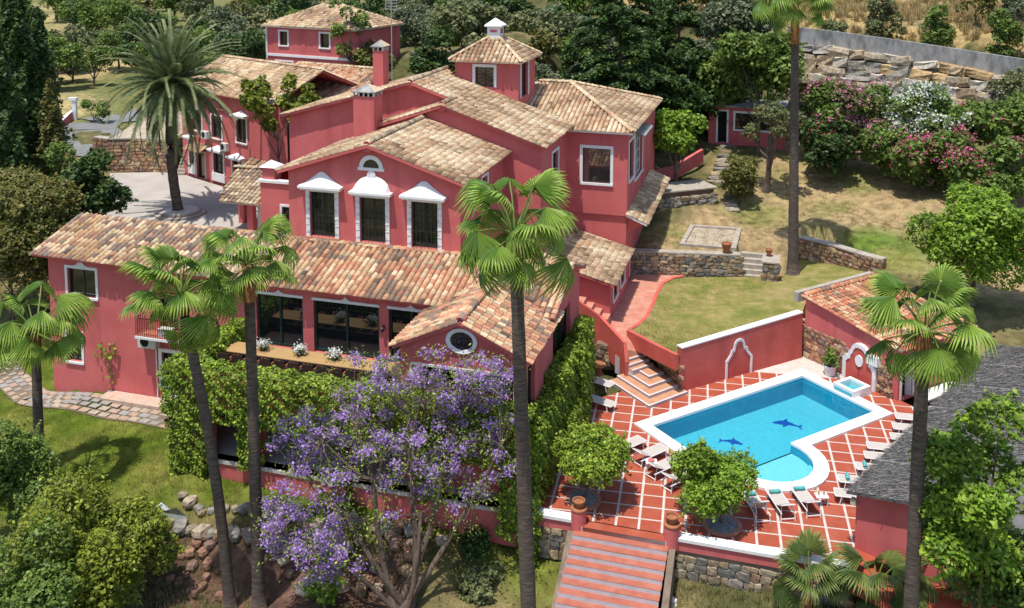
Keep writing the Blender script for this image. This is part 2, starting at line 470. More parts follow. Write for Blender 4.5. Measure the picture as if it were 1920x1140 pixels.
_cx = np.array([(p.x, p.y) for p in CPTS]); _cz = np.array([p.z for p in CPTS])

def hf_raw(xs, ys):
    out = np.zeros(xs.shape)
    ws = np.zeros(xs.shape)
    for (cx, cy), cz in zip(_cx, _cz):
        d2_ = (xs - cx) ** 2 + (ys - cy) ** 2 + 0.8
        w = d2_ ** -1.6
        out += w * cz; ws += w
    return out / ws

def P2(*pts): return [(p.x, p.y) for p in pts]

WA0, WA1 = Vector((9.58, 52.01, 0)), Vector((17.75, 56.5, 0))          # the arched garden wall's foot line
POOL_A = R(31.0)
PU = Vector((math.cos(POOL_A), math.sin(POOL_A), 0)); PV = Vector((PU.y, -PU.x, 0))
PL = Vector((6.44, 48.26, 0))
def PP(u, v, z=0.0): return PL + PU * u + PV * v + UP * z
PH = Vector((21.4, 50.94, 0))                                        # pool house, corner by the door

TERR = P2(X(3.2, -9.1), X(16.9, -9.1), Vector((14.3, 38.2, 0)), Vector((27.5, 52.5, 0)), Vector((24.5, 53.5, 0)), Vector((18.4, 57.2, 0)), Vector((9.3, 52.4, 0)), Vector((5.6, 53.9, 0)), X(3.2, 6))
LAWN_PTS = [G(1283, 520, 2.2), G(1262, 524, 2.2), G(1243, 534, 2.2), G(1232, 552, 2.2), G(1225, 572, 2.2), G(1212, 598, 2.2), G(1196, 612, 2.2), G(1180, 622, 2.15), G(1225, 650, 2.1), G(1266, 672, 2.1),
            Vector((9.6, 52.3, 2.1)), Vector((17.6, 56.7, 2.25)), G(1515, 556, 2.5), Vector((21.5, 60.5, 2.6)), Vector((24.5, 63, 2.8)), G(1640, 505, 2.7), G(1560, 478, 2.4), G(1515, 472, 2.3), G(1470, 520, 2.2), G(1385, 519, 2.2)]
LAWN = P2(*LAWN_PTS)
PATH_PTS = [G(1142, 606, 2.0), X(3.7, 9.5, 2.0), X(3.7, 18.3, 2.05), G(1283, 512, 2.1), G(1283, 520, 2.1), G(1262, 524, 2.1), G(1243, 534, 2.1), G(1232, 552, 2.1), G(1225, 572, 2.05), G(1212, 598, 2.0), G(1196, 612, 1.98), G(1180, 622, 1.95)]
UPL = P2(G(1190, 478, 3.6), G(1230, 473, 3.6), G(1380, 492, 3.55), G(1460, 482, 3.6), G(1500, 462, 3.6), G(1560, 468, 3.6), G(1650, 502, 3.4), G(1800, 560, 3.0), Vector((34, 58, 2)), Vector((45, 78, 5)), G(1740, 330, 6.5), G(1640, 290, 6.8), G(1500, 262, 6.8), G(1440, 285, 6.2), G(1420, 340, 5.2), G(1300, 400, 4.2), G(1215, 440, 3.9))
OVER = [(P2(X(-14.8, -9.0), X(3.4, -9.0), X(3.4, 4), X(-14.8, 4)), -0.8), (P2(X(-26.8, -3.3), X(-14, -3.3), X(-14, 1.5), X(-26.8, 1.5)), -1.3), (TERR, -0.8), (LAWN, 1.2),
        (P2(X(-1, 3), X(5.2, 3), X(5.2, 18), X(-1, 18)), 0.6), (P2(*PATH_PTS), 1.0), (P2(X(3.3, 3), X(6, 3), X(7.5, 9), X(3.3, 9)), -0.5),
        (P2(G(1172, 625, 1.5), G(1268, 672, 1.5), Vector((9.6, 52.2, 0)), Vector((5.6, 53.5, 0)), X(3.5, 7)), -0.6),
        (P2(G(1383, 522, 2.1), G(1455, 528, 2.1), G(1455, 528, 2.1) + d2 * 2.2, G(1383, 522, 2.1) + d2 * 2.2), 1.0),
        (P2(PP(-.5, -.5), PP(13.2, -.5), PP(13.2, 7), PP(7, 9.6), PP(0, 9.6)), -2.2),
        (P2(X(5.4, -14.2), X(9.9, -14.2), X(9.9, -8.8), X(5.4, -8.8)), -3.2)]

def axis(lo, hi, step, far_lo, far_hi):
    core = list(np.arange(lo, hi + 1e-6, step))
    a, s = hi, step
    right = []
    while a < far_hi: s *= 1.25; a += s; right.append(a)
    a, s = lo, step; left = []
    while a > far_lo: s *= 1.25; a -= s; left.append(a)
    return np.array(left[::-1] + core + right)

gx = axis(-48, 44, 0.55, -900, 900); gy = axis(26, 112, 0.55, -300, 1600)
GX, GY = np.meshgrid(gx, gy)
GZ = hf_raw(GX, GY)

def poly_mask(poly):
    c = np.zeros(GX.shape, bool); n = len(poly); j = n - 1
    for i in range(n):
        xi, yi = poly[i]; xj, yj = poly[j]
        t = ((yi > GY) != (yj > GY)) & (GX < (xj - xi) * (GY - yi) / (yj - yi + 1e-12) + xi)
        c ^= t; j = i
    return c

for poly, z in OVER:
    mk = poly_mask(poly)
    if z in (1.2, 1.0, 0.6):
        mk = mk | np.roll(mk, 1, 0) | np.roll(mk, -1, 0) | np.roll(mk, 1, 1) | np.roll(mk, -1, 1)
    GZ[mk] = np.minimum(GZ[mk], z)
COURT = P2(G(205, 325, 5), G(340, 322, 5), G(352, 330, 5), G(410, 348, 5), G(500, 372, 5), G(545, 400, 5), X(-13.5, 2.5), X(-28.5, 2.2), X(-33, 5), G(215, 360, 5))
mk = poly_mask(COURT); GZ[mk] = 4.9
SANDP = P2(G(1268, 464, 3.8), G(1386, 473, 3.8), G(1396, 422, 3.9), G(1290, 416, 3.9))
und = 0.10 * np.sin(GX * 0.9 + 1.3 * np.sin(GY * 0.4)) * np.sin(GY * 0.8 + 0.7)
GZ = GZ + und * 0.6
mk = poly_mask(SANDP); GZ[mk] = 3.78

def hz(x, y):
    """ground height at a place"""
    i = int(np.clip(np.searchsorted(gx, x) - 1, 0, len(gx) - 2)); j = int(np.clip(np.searchsorted(gy, y) - 1, 0, len(gy) - 2))
    tx = (x - gx[i]) / (gx[i + 1] - gx[i]); ty = (y - gy[j]) / (gy[j + 1] - gy[j])
    return float(GZ[j, i] * (1 - tx) * (1 - ty) + GZ[j, i + 1] * tx * (1 - ty) + GZ[j + 1, i] * (1 - tx) * ty + GZ[j + 1, i + 1] * tx * ty)

def vnoise(x, y, s, seed):
    r = np.random.default_rng(seed)
    out = np.zeros(x.shape)
    for k in range(9):
        a = r.uniform(0, 6.28); f = s * r.uniform(0.5, 2.2)
        out += np.sin((x * math.cos(a) + y * math.sin(a)) * f + r.uniform(0, 6.28) + 1.5 * np.sin((x * math.sin(a) - y * math.cos(a)) * f * 0.6))
    return out / 7 * 1.6

C = np.zeros(GX.shape + (3,))
n1, n2, n3 = vnoise(GX, GY, 0.5, 1), vnoise(GX, GY, 1.4, 2), vnoise(GX, GY, 0.16, 3)
def lerp(a, b, t): return np.array(a) * (1 - t[..., None]) + np.array(b) * t[..., None]
sm = lambda v, lo, hi: np.clip((v - lo) / (hi - lo), 0, 1)
C[:] = lerp((0.085, 0.085, 0.032), (0.24, 0.19, 0.085), sm(n1 + 0.5 * n2, -0.5, 0.9))
def paint(poly, ca, cb, noise, blur=2):
    mk = poly_mask(poly).astype(float)
    for _ in range(blur):
        mk = (mk + np.roll(mk, 1, 0) + np.roll(mk, -1, 0) + np.roll(mk, 1, 1) + np.roll(mk, -1, 1)) / 5
    col = lerp(ca, cb, noise)
    C[:] = C * (1 - mk[..., None]) + col * mk[..., None]
paint(P2(G(0, 640, -1), G(320, 735, -1), G(420, 850, -1), G(1075, 975, -1.6), G(1060, 1140, -2.4), G(940, 1140, -3), G(860, 1030, -2), G(640, 1005, -1.6), G(480, 985, -1.6), G(330, 960, -1.4), G(60, 1010, -1.4), G(-200, 900, -1.4)),
      (0.085, 0.125, 0.012), (0.20, 0.19, 0.045), sm(n1 * 0.7 + 0.6 * n2, -0.5, 1.1))
paint(P2(G(255, 985, -1.8), G(640, 1015, -1.8), G(780, 1060, -2.4), G(760, 1200, -3.6), G(200, 1200, -3.2)), (0.17, 0.095, 0.068), (0.10, 0.058, 0.042), sm(n2, -0.6, 0.6))
paint(UPL, (0.34, 0.245, 0.125), (0.215, 0.20, 0.07), sm(n1 + 0.6 * n2, -0.2, 1.0))
paint(P2(G(1500, 480, 3.6), G(1560, 440, 4), G(1640, 430, 4), G(1740, 460, 4.0), G(1740, 520, 3.2), G(1640, 505, 3.4)), (0.12, 0.18, 0.03), (0.22, 0.21, 0.06), sm(n1 + 0.6 * n2, -0.3, 0.8), 4)
hill = (GX > 16) & (GY > 80) & (GZ > 14.5)
C[hill] = lerp((0.40, 0.285, 0.125), (0.25, 0.20, 0.10), sm(n1 + n2 * 0.7, -0.2, 1.1))[hill]
fld = (GX < -25) & (GY > 100)
C[fld] = lerp((0.155, 0.155, 0.055), (0.38, 0.30, 0.14), sm(n3 + 0.3 * n2, 0.1, 0.75))[fld]

nv = GX.size
me = bpy.data.meshes.new('ground')
verts = np.stack([GX, GY, GZ], -1).reshape(-1, 3)
ny, nx = GX.shape
idx = np.arange(nv).reshape(ny, nx)
quads = np.stack([idx[:-1, :-1], idx[:-1, 1:], idx[1:, 1:], idx[1:, :-1]], -1).reshape(-1, 4)

def np_mesh(name, verts, quads, mat, tint=None, smooth=False):
    me = bpy.data.meshes.new(name)
    me.vertices.add(len(verts)); me.vertices.foreach_set('co', np.asarray(verts, np.float32).ravel())
    k = quads.shape[1]
    me.loops.add(quads.size); me.loops.foreach_set('vertex_index', quads.astype(np.int32).ravel())
    me.polygons.add(len(quads)); me.polygons.foreach_set('loop_start', np.arange(0, quads.size, k, dtype=np.int32))
    me.polygons.foreach_set('loop_total', np.full(len(quads), k, np.int32))
    if smooth: me.polygons.foreach_set('use_smooth', np.ones(len(quads), bool))
    me.materials.append(mat)
    if tint is not None:
        ca = me.color_attributes.new('tint', 'FLOAT_COLOR', 'POINT')
        ca.data.foreach_set('color', np.concatenate([tint, np.ones((len(tint), 1))], 1).astype(np.float32).ravel())
    me.update(calc_edges=True)
    return me

me = np_mesh('ground', verts, quads, M['ground'], C.reshape(-1, 3), True)
place('ground', me, kind='structure')

# ------------------------------------------------------------------ terrace with terracotta panels
GA_, GXo, GYo, GAS = -0.196095, 1.717, 40.794, 0.943
def TG(V, Rr):
    c, s = math.cos(GA_), math.sin(GA_)
    return (c * V + s * Rr * GAS + GXo, s * V - c * Rr * GAS + GYo)

def ellipse(cu, cv, ru, rv, a0, a1, n):
    return [PP(cu + ru * math.cos(t), cv + rv * math.sin(t)) for t in [a0 + (a1 - a0) * i / n for i in range(n + 1)]]
def ccw(poly):
    s = sum(poly[i][0] * poly[(i + 1) % len(poly)][1] - poly[(i + 1) % len(poly)][0] * poly[i][1] for i in range(len(poly)))
    return poly if s > 0 else poly[::-1]
LCU, LCV = 3.55, 6.1
pool_rect = ccw(P2(PP(0.35, 0.35), PP(12.3, 0.35), PP(12.3, 6.1), PP(0.35, 6.1)))
pool_lobe = ccw(P2(*ellipse(LCU, LCV, 2.35, 2.55, 0, math.pi, 12)))
BAR_DIR = Vector((12.8, 13.9, 0)).normalized(); BAR_N = Vector((-BAR_DIR.y, BAR_DIR.x, 0))
BAR0 = Vector((14.35, 37.95, 0))
CT = [(-60, -10), (90, -10), (90, 120), (-60, 120)]
for a, b in ((X(-50, -8.75), X(50, -8.75)), (BAR0, BAR0 + BAR_DIR)):
    CT = clip_half(CT, (a.x, a.y), (b.x, b.y), True)
lw = X(3.25, 0); CT = clip_half(CT, *P2(lw, X(3.25, -10)), True)
CT = clip_half(CT, *P2(PP(14.4, 10), PP(14.4, -10)), True)
CT = clip_half(CT, *P2(PP(20, -3.4), PP(-20, -3.4)), True)
sheet = MB()
for poly in subtract(subtract([CT], pool_rect), pool_lobe): sheet.face([(x, y, 0.0) for x, y in poly])
terrace = sheet.build('pool_terrace', M['strip']); tag(terrace, kind='structure')
cache = {}
for V in range(-3, 22):
    for Rr in range(-17, 5):
        g = 0.055
        cell = ccw([TG(V + g, Rr + g), TG(V + 1 - g, Rr + g), TG(V + 1 - g, Rr + 1 - g), TG(V + g, Rr + 1 - g)])
        a0 = area(cell)
        cl = intersect(cell, CT)
        if len(cl) < 3 or area(cl) < 0.05: continue
        pcs = subtract(subtract([cl], pool_rect), pool_lobe)
        tot = sum(area(p) for p in pcs)
        if tot < 0.06: continue
        c0 = TG(V + 0.5, Rr + 0.5); loc = Vector((c0[0], c0[1], 0.004))
        if abs(tot - a0) < 1e-4:
            if 'full' not in cache:
                mb = MB(); mb.prism([(x, y, 0.012) for x, y in cell], 0.008); cache['full'] = mb.data('paving_panel', M['panel'], loc)
            place('paving_panel', cache['full'], terrace, Matrix.Translation(loc + Vector((0, 0, 0.0))))
        else:
            mb = MB()
            for p in pcs: mb.prism([(x, y, 0.012) for x, y in ccw(p)], 0.008)
            place('paving_panel', mb.data('paving_panel', M['panel'], loc), terrace, Matrix.Translation(loc))

# ------------------------------------------------------------------ swimming pool
pool = thing('swimming_pool', PP(6, 3), 'turquoise swimming pool with white coping, rounded shallow end and two dolphin mosaics', 'swimming pool')
def ring(mb, outer, inner, z0, z1, mat=0):
    n = len(outer)
    for i in range(n):
        j = (i + 1) % n
        o0, o1, i0, i1 = outer[i], outer[j], inner[i], inner[j]
        f = lambda p, z: Vector((p.x, p.y, z))
        mb.face([f(o0, z1), f(o1, z1), f(i1, z1), f(i0, z1)], mat)
        mb.face([f(o0, z0), f(o1, z0), f(o1, z1), f(o0, z1)], mat)
        mb.face([f(i0, z1), f(i1, z1), f(i1, z0), f(i0, z0)], mat)
NA = 14
def outline(e, ru, rv):
    a = math.asin(min(1, max(-1, (6.35 - e - LCV) / rv)))
    arc = ellipse(LCU, LCV, ru, rv, a, math.pi - a, NA)
    return [PP(e, e), PP(12.62 - e, e), PP(12.62 - e, 6.35 - e)] + arc + [PP(e, 6.35 - e)]
out_o, out_i = outline(0, 2.75, 2.95), outline(0.68, 2.05, 2.2)
mb = MB(); ring(mb, out_o[::-1], out_i[::-1], -0.02, 0.13); mb.build('coping', M['white'], pool)
ZW, ZF = -0.06, -1.05
mb = MB()
n = len(out_i)
for i in range(n):
    p, q = out_i[i], out_i[(i + 1) % n]
    mb.face([Vector((p.x, p.y, ZF)), Vector((q.x, q.y, ZF)), Vector((q.x, q.y, 0.0)), Vector((p.x, p.y, 0.0))])
mb.build('pool_wall', M['basinwall'], pool)
mb = MB(); mb.face([Vector((p.x, p.y, ZF)) for p in out_i][::-1]); mb.build('pool_floor', M['basin'], pool)
mb = MB()
arc = ellipse(LCU, LCV, 2.03, 2.18, -0.2, math.pi + 0.2, 14)
mb.prism([Vector((p.x, p.y, -0.42)) for p in [PP(LCU - 2.0, 5.75), *arc[::-1], PP(LCU + 2.0, 5.75)]][::-1], 0.62)
mb.build('shallow_step', M['basinpale'], pool)
mb = MB()
arc = [PP(LCU - 0.2, 8.1), PP(LCU + 0.0, 7.6), PP(LCU + 0.6, 7.35), PP(LCU + 1.3, 7.3), PP(LCU + 1.75, 7.15), PP(LCU + 1.6, 7.55), PP(LCU + 1.1, 7.95), PP(LCU + 0.5, 8.2)]
mb.prism([Vector((p.x, p.y, -0.24)) for p in arc], 0.2); mb.build('entry_step', M['basinpale'], pool)
mb = MB(); mb.face([Vector((p.x, p.y, ZW)) for p in out_i][::-1]); mb.build('water', M['water'], pool)
DOL = [(-1.0, 0.02), (-0.93, 0.10), (-0.72, 0.16), (-0.55, 0.26), (-0.30, 0.30), (-0.12, 0.46), (-0.02, 0.48), (-0.02, 0.30), (0.25, 0.24), (0.55, 0.14), (0.78, 0.08), (1.0, 0.22), (1.02, 0.12), (0.92, 0.02), (1.06, -0.12), (0.95, -0.14), (0.76, 0.0), (0.45, 0.02), (0.1, 0.02), (-0.1, -0.14), (-0.26, -0.20), (-0.24, -0.04), (-0.5, -0.02), (-0.8, -0.04)]
for (cu, cv, s, ang, flip) in ((8.45, 2.75, 0.78, -20, 1), (4.5, 2.55, 0.62, 160, -1)):
    c, s_ = math.cos(R(ang)), math.sin(R(ang))
    pts = []
    for x, y in DOL:
        x, y = x * s, y * s * flip * 1.9
        q = PP(cu, cv) + Vector((c * x - s_ * y, s_ * x + c * y, 0)); pts.append(Vector((q.x, q.y, ZF + 0.012)))
    if flip < 0: pts = pts[::-1]
    mb = MB(); mb.prism(pts, 0.010); mb.build('dolphin_mosaic', M['mosaic'], pool)

# ------------------------------------------------------------------ lawns, paths, courtyard
mb = MB(); mb.prism(LAWN_PTS[::-1] if ccw(LAWN) is not LAWN else LAWN_PTS, 0.8, bottom=False)
me = mb.data('side_lawn', M['lawn']); tag(place('side_lawn', me), kind='structure')
mb = MB(); pp_ = PATH_PTS if ccw(P2(*PATH_PTS)) == P2(*PATH_PTS) else PATH_PTS[::-1]
mb.prism(pp_, 0.5, bottom=False); tag(mb.build('brick_path', M['pathred']), kind='structure')
# ramp from the path down to the corner steps
rl, rr = [G(1170, 638, 1.92), G(1172, 655, 1.6), G(1176, 672, 1.05)], [G(1181, 624, 1.93), G(1200, 645, 1.5), G(1214, 663, 1.05)]
mb = MB()
mb.face([G(1142, 606, 1.99), rl[0], rr[0], G(1181, 621, 1.96)][::-1])
for i in range(2): mb.face([rl[i], rl[i + 1], rr[i + 1], rr[i]])
tag(mb.build('ramp', M['pathred']), kind='structure')
mb = MB(); mb.face([(x, y, 5.02) for x, y in ccw(COURT)]); tag(mb.build('courtyard', M['court']), kind='structure')
# kerb along the curved path
kp = [G(1283, 519, 2.14), G(1262, 523, 2.14), G(1243, 533, 2.14), G(1232, 551, 2.14), G(1225, 571, 2.12), G(1212, 597, 2.1), G(1196, 611, 2.08), G(1180, 621, 2.05)]
mb = MB()
for i in range(len(kp) - 1):
    a, b = kp[i], kp[i + 1]; t = (b - a).normalized(); n_ = Vector((-t.y, t.x, 0)) * 0.11
    mb.hexa([a - n_ - UP * .3, b - n_ - UP * .3, b + n_ - UP * .3, a + n_ - UP * .3, a - n_ + UP * .1, b - n_ + UP * .1, b + n_ + UP * .1, a + n_ + UP * .1])
tag(mb.build('path_kerb', M['stucco2'], loc=kp[3]), 'curved low red kerb between brick path and side lawn', 'kerb')

def ribbon(name, mids, width, zoff, mat):
    """a strip of pieces following the ground: centre points (x,y), each paver its own child"""
    root = None
    mb = MB()
    for i in range(len(mids) - 1):
        a, b = Vector(mids[i]), Vector(mids[i + 1]); t = (b - a).normalized(); n_ = Vector((-t.y, t.x)) * width / 2
        q = [a - n_, b - n_, b + n_, a + n_]
        mb.face([(p.x, p.y, hz(p.x, p.y) + zoff) for p in q])
    return mb

def spline(pts, step):
    out = []
    for a, b in zip(pts, pts[1:]):
        a, b = Vector(a), Vector(b); k = max(1, int((b - a).length / step))
        out += [a + (b - a) * i / k for i in range(k)]
    return out + [Vector(pts[-1])]

PATHC = [G(-60, 640, -1.0).xy, G(0, 700, -1.1).xy, G(60, 745, -1.05).xy, G(140, 757, -0.95).xy, G(230, 770, -0.8).xy, G(345, 790, -0.7).xy]
mb = ribbon('garden_path', spline(PATHC, 0.7), 1.9, 0.05, None)
gp = tag(mb.build('garden_path', M['mortar']), kind='structure')
pm = []
for k in range(6):
    q = MB(); j = [rnd.uniform(-.03, .03) for _ in range(8)]
    q.prism([(-.27 + j[0], -.19 + j[1], .025), (.27 + j[2], -.19 + j[3], .025), (.27 + j[4], .19 + j[5], .025), (-.27 + j[6], .19 + j[7], .025)], 0.05)
    pm.append(q.data('paver', [surf('paver_%d' % k, *(((.38, .27, .20), (.42, .32, .25)), ((.30, .27, .245), (.26, .24, .22)), ((.40, .30, .22), (.35, .25, .18)), ((.41, .34, .27), (.38, .30, .23)), ((.29, .275, .26), (.33, .30, .27)), ((.36, .25, .18), (.40, .29, .21)))[k], 4, 0.9, 0.1, 15)]))
cl = spline(PATHC, 0.6)
for i in range(len(cl) - 1):
    t = (cl[i + 1] - cl[i]).normalized(); n_ = Vector((-t.y, t.x))
    for r_ in range(4):
        p = cl[i] + n_ * (-0.68 + 0.45 * r_) + t * (0.3 * (r_ % 2))
        place('paver', rnd.choice(pm), gp, Matrix.Translation((p.x, p.y, hz(p.x, p.y) + 0.055)) @ Matrix.Rotation(math.atan2(t.y, t.x), 4, 'Z'))
# narrow paved strip along the foot of the left wing
mb = MB(); mb.prism([X(-23.3, -4.45, -0.5), X(-14.3, -4.45, -0.5), X(-14.3, -3.45, -0.5), X(-23.3, -3.45, -0.5)], 0.5)
tag(mb.build('wall_foot_paving', M['paver']), kind='structure')
# road up to the gate, top left
RD = [G(235, 300, 5.1).xy, G(195, 275, 5.4).xy, G(165, 245, 5.9).xy, G(180, 225, 6.3).xy, G(230, 212, 6.6).xy, G(330, 205, 7.0).xy]
mb = ribbon('road', spline(RD, 1.0), 5.5, 0.12, None); tag(mb.build('road', M['road']), kind='structure')
# ------------------------------------------------------------------ tiled roofs
PAL = {
    'pale': [(0.352, 0.234, 0.142), (0.440, 0.261, 0.155), (0.475, 0.310, 0.185), (0.502, 0.351, 0.211), (0.528, 0.378, 0.232), (0.546, 0.405, 0.254), (0.572, 0.441, 0.284), (0.590, 0.468, 0.318)],
    'lower': [(0.246, 0.171, 0.125), (0.378, 0.171, 0.107), (0.475, 0.234, 0.138), (0.502, 0.288, 0.163), (0.528, 0.347, 0.202), (0.554, 0.396, 0.241), (0.572, 0.441, 0.284), (0.458, 0.221, 0.129)],
    'left': [(0.475, 0.297, 0.163), (0.546, 0.396, 0.232), (0.334, 0.189, 0.120), (0.220, 0.162, 0.129), (0.563, 0.432, 0.275), (0.405, 0.225, 0.138), (0.273, 0.180, 0.129)],
    'pool': [(0.458, 0.180, 0.099), (0.510, 0.270, 0.146), (0.405, 0.140, 0.077), (0.528, 0.360, 0.215), (0.211, 0.126, 0.086), (0.484, 0.225, 0.120)],
    'grey': [(0.458, 0.360, 0.232), (0.387, 0.279, 0.172), (0.510, 0.414, 0.275), (0.299, 0.207, 0.129), (0.229, 0.171, 0.120)],
}
TILE_W, TILE_R = 0.33, 0.40

def tile_shape(ridge=False):
    """half barrel, x across, y down the slope, lower end lifted"""
    L_, w0, w1, h0, h1 = (0.50, 0.125, 0.15, 0.095, 0.115)
    vs = []
    for (y, w, h, lift) in ((-L_ / 2, w0, h0, 0.0), (L_ / 2, w1, h1, 0.035)):
        for k in range(6):
            a = math.pi * k / 5
            vs.append(Vector((-w * math.cos(a), y, h * math.sin(a) + lift)))
    fs = [(k, k + 6, k + 7, k + 1) for k in range(5)]
    fs.append(tuple(range(11, 5, -1)))
    return vs, fs
TV, TF = tile_shape()

class Roof:
    """a building's roof: slab parts plus all its tiles"""
    def __init__(s, root, limit=300): s.root, s.tiles, s.limit = root, [], limit
    def plane(s, p0, u, v, poly, pal, thick=0.16, side='stucco', ridge=(), name='roof', wob=0.012, edge=True):
        u, v = Vector(u).normalized(), Vector(v).normalized()
        n = u.cross(v).normalized()
        if n.z < 0: n = -n
        p0 = Vector(p0)
        at = lambda a, t, h=0.0: p0 + u * a + v * t + n * h
        mb = MB()
        pts = [at(*q) for q in poly]
        if (pts[1] - pts[0]).cross(pts[2] - pts[1]).z < 0: pts = pts[::-1]
        lo = [p - n * thick for p in pts]
        k = len(pts)
        mb.mesh(pts, [tuple(range(k))], 0)
        mb.mesh(lo, [tuple(reversed(range(k)))], 1)
        for i in range(k):
            j = (i + 1) % k
            mb.face([pts[i], lo[i], lo[j], pts[j]], 1)
        ro = mb.build(name, [M['pan'], M[side]], s.root)
        ss = [q[0] for q in poly]; ts = [q[1] for q in poly]
        ncol = int((max(ss) - min(ss)) / TILE_W) + 1
        off = ((max(ss) - min(ss)) - (ncol - 1) * TILE_W) / 2
        rot = Matrix((u, -v, n)).transposed() if u.cross(-v).dot(n) > 0 else Matrix((-u, -v, n)).transposed()
        cols = PAL[pal]
        for c in range(ncol):
            a = min(ss) + off + c * TILE_W
            t = min(ts) + 0.16 + rnd.uniform(-.03, .03)
            shade = rnd.uniform(0.9, 1.07)
            while t < max(ts) + 0.05:
                if in_poly(a, t, poly):
                    w_ = at(a, t); pn = .5 + .5 * math.sin(w_.x * .9 + 2 * math.sin(w_.y * .5)) * math.sin(w_.y * .8 + w_.z + 1.5 * math.sin(w_.x * .43))
                    ci = int(min(.999, max(0, pn * .75 + rnd.uniform(-.35, .5))) * len(cols))
                    tint = cols[ci]; f = shade * rnd.uniform(0.86, 1.12) * (.86 + .26 * pn)
                    if rnd.random() < 0.06: f *= 0.55
                    m4 = Matrix.Translation(at(a + rnd.uniform(-wob, wob), t, 0.0)) @ (rot.to_4x4() @ Matrix.Rotation(rnd.uniform(-.035, .035), 4, 'Z'))
                    s.tiles.append((m4, tuple(min(.8, x * f) for x in tint), ro))
                t += TILE_R * rnd.uniform(0.96, 1.04)
        return ro
    def ridge(s, p, q, pal, ro, up=0.05, big=1.25):
        p, q = Vector(p), Vector(q)
        t = (q - p).normalized(); side = t.cross(UP).normalized(); n = side.cross(t).normalized()
        rot = Matrix((side, t, n)).transposed()
        if rot.determinant() < 0: rot = Matrix((-side, t, n)).transposed()
        k = max(1, int((q - p).length / 0.42))
        for i in range(k):
            c = p + (q - p) * ((i + 0.5) / k)
            tint = rnd.choice(PAL[pal]); f = rnd.uniform(.85, 1.15)
            s.tiles.append((Matrix.Translation(c + n * up) @ rot.to_4x4() @ Matrix.Diagonal((big, 1, big, 1)), tuple(min(.8, x * f) for x in tint), ro))
    def finish(s, name='roof_tile'):
        camv = Vector((0, 0, CAM_H))
        s.tiles.sort(key=lambda e: (e[0].translation - camv).length)
        ol = Vector(s.root['_o'])
        for m4, tint, ro in s.tiles[:s.limit]:
            key = (tuple(round(x * 24) for x in tint))
            if key not in TILE_CACHE:
                mb = MB(); mb.mesh(TV, TF, 0, tint); TILE_CACHE[key] = mb.data('roof_tile', M['tile'], smooth=False)
            m5 = m4.copy(); m5.translation = m4.translation - ol
            place(name, TILE_CACHE[key], ro, m5)
        rest = s.tiles[s.limit:]
        if rest:
            base = np.array([tuple(v) + (1.0,) for v in TV])
            mats = np.array([[list(r) for r in e[0]] for e in rest])
            vs = np.einsum('nij,kj->nki', mats, base)[..., :3].reshape(-1, 3) - np.array(ol)
            nT = len(rest)
            q = np.array(TF[:5]); q = (q[None] + 12 * np.arange(nT)[:, None, None]).reshape(-1, 4)
            cap = np.array([(11, 10, 9, 8), (11, 8, 7, 6)]); cap = (cap[None] + 12 * np.arange(nT)[:, None, None]).reshape(-1, 4)
            tint = np.repeat(np.array([e[1] for e in rest]), 12, 0)
            me = np_mesh('roof_tiles', vs, np.concatenate([q, cap]), M['tile'], tint)
            o = place('roof_tiles', me, s.root); o['kind'] = 'stuff'
TILE_CACHE = {}

def slope_ab(roof, eave_a, eave_b, pal, pts, plane_pts=None, **kw):
    """roof plane through 3d points given as (a,b,z) corners; first two corners are the eave"""
    P_ = [X(*q) for q in pts]
    u = (P_[1] - P_[0]).normalized()
    n = None
    for q in P_[2:]:
        w = q - P_[0]
        v = w - u * w.dot(u)
        if v.length > 0.2: break
    v.normalize()
    poly = [((q - P_[0]).dot(u), (q - P_[0]).dot(v)) for q in P_]
    return roof.plane(P_[0], u, v, poly, pal, **kw)

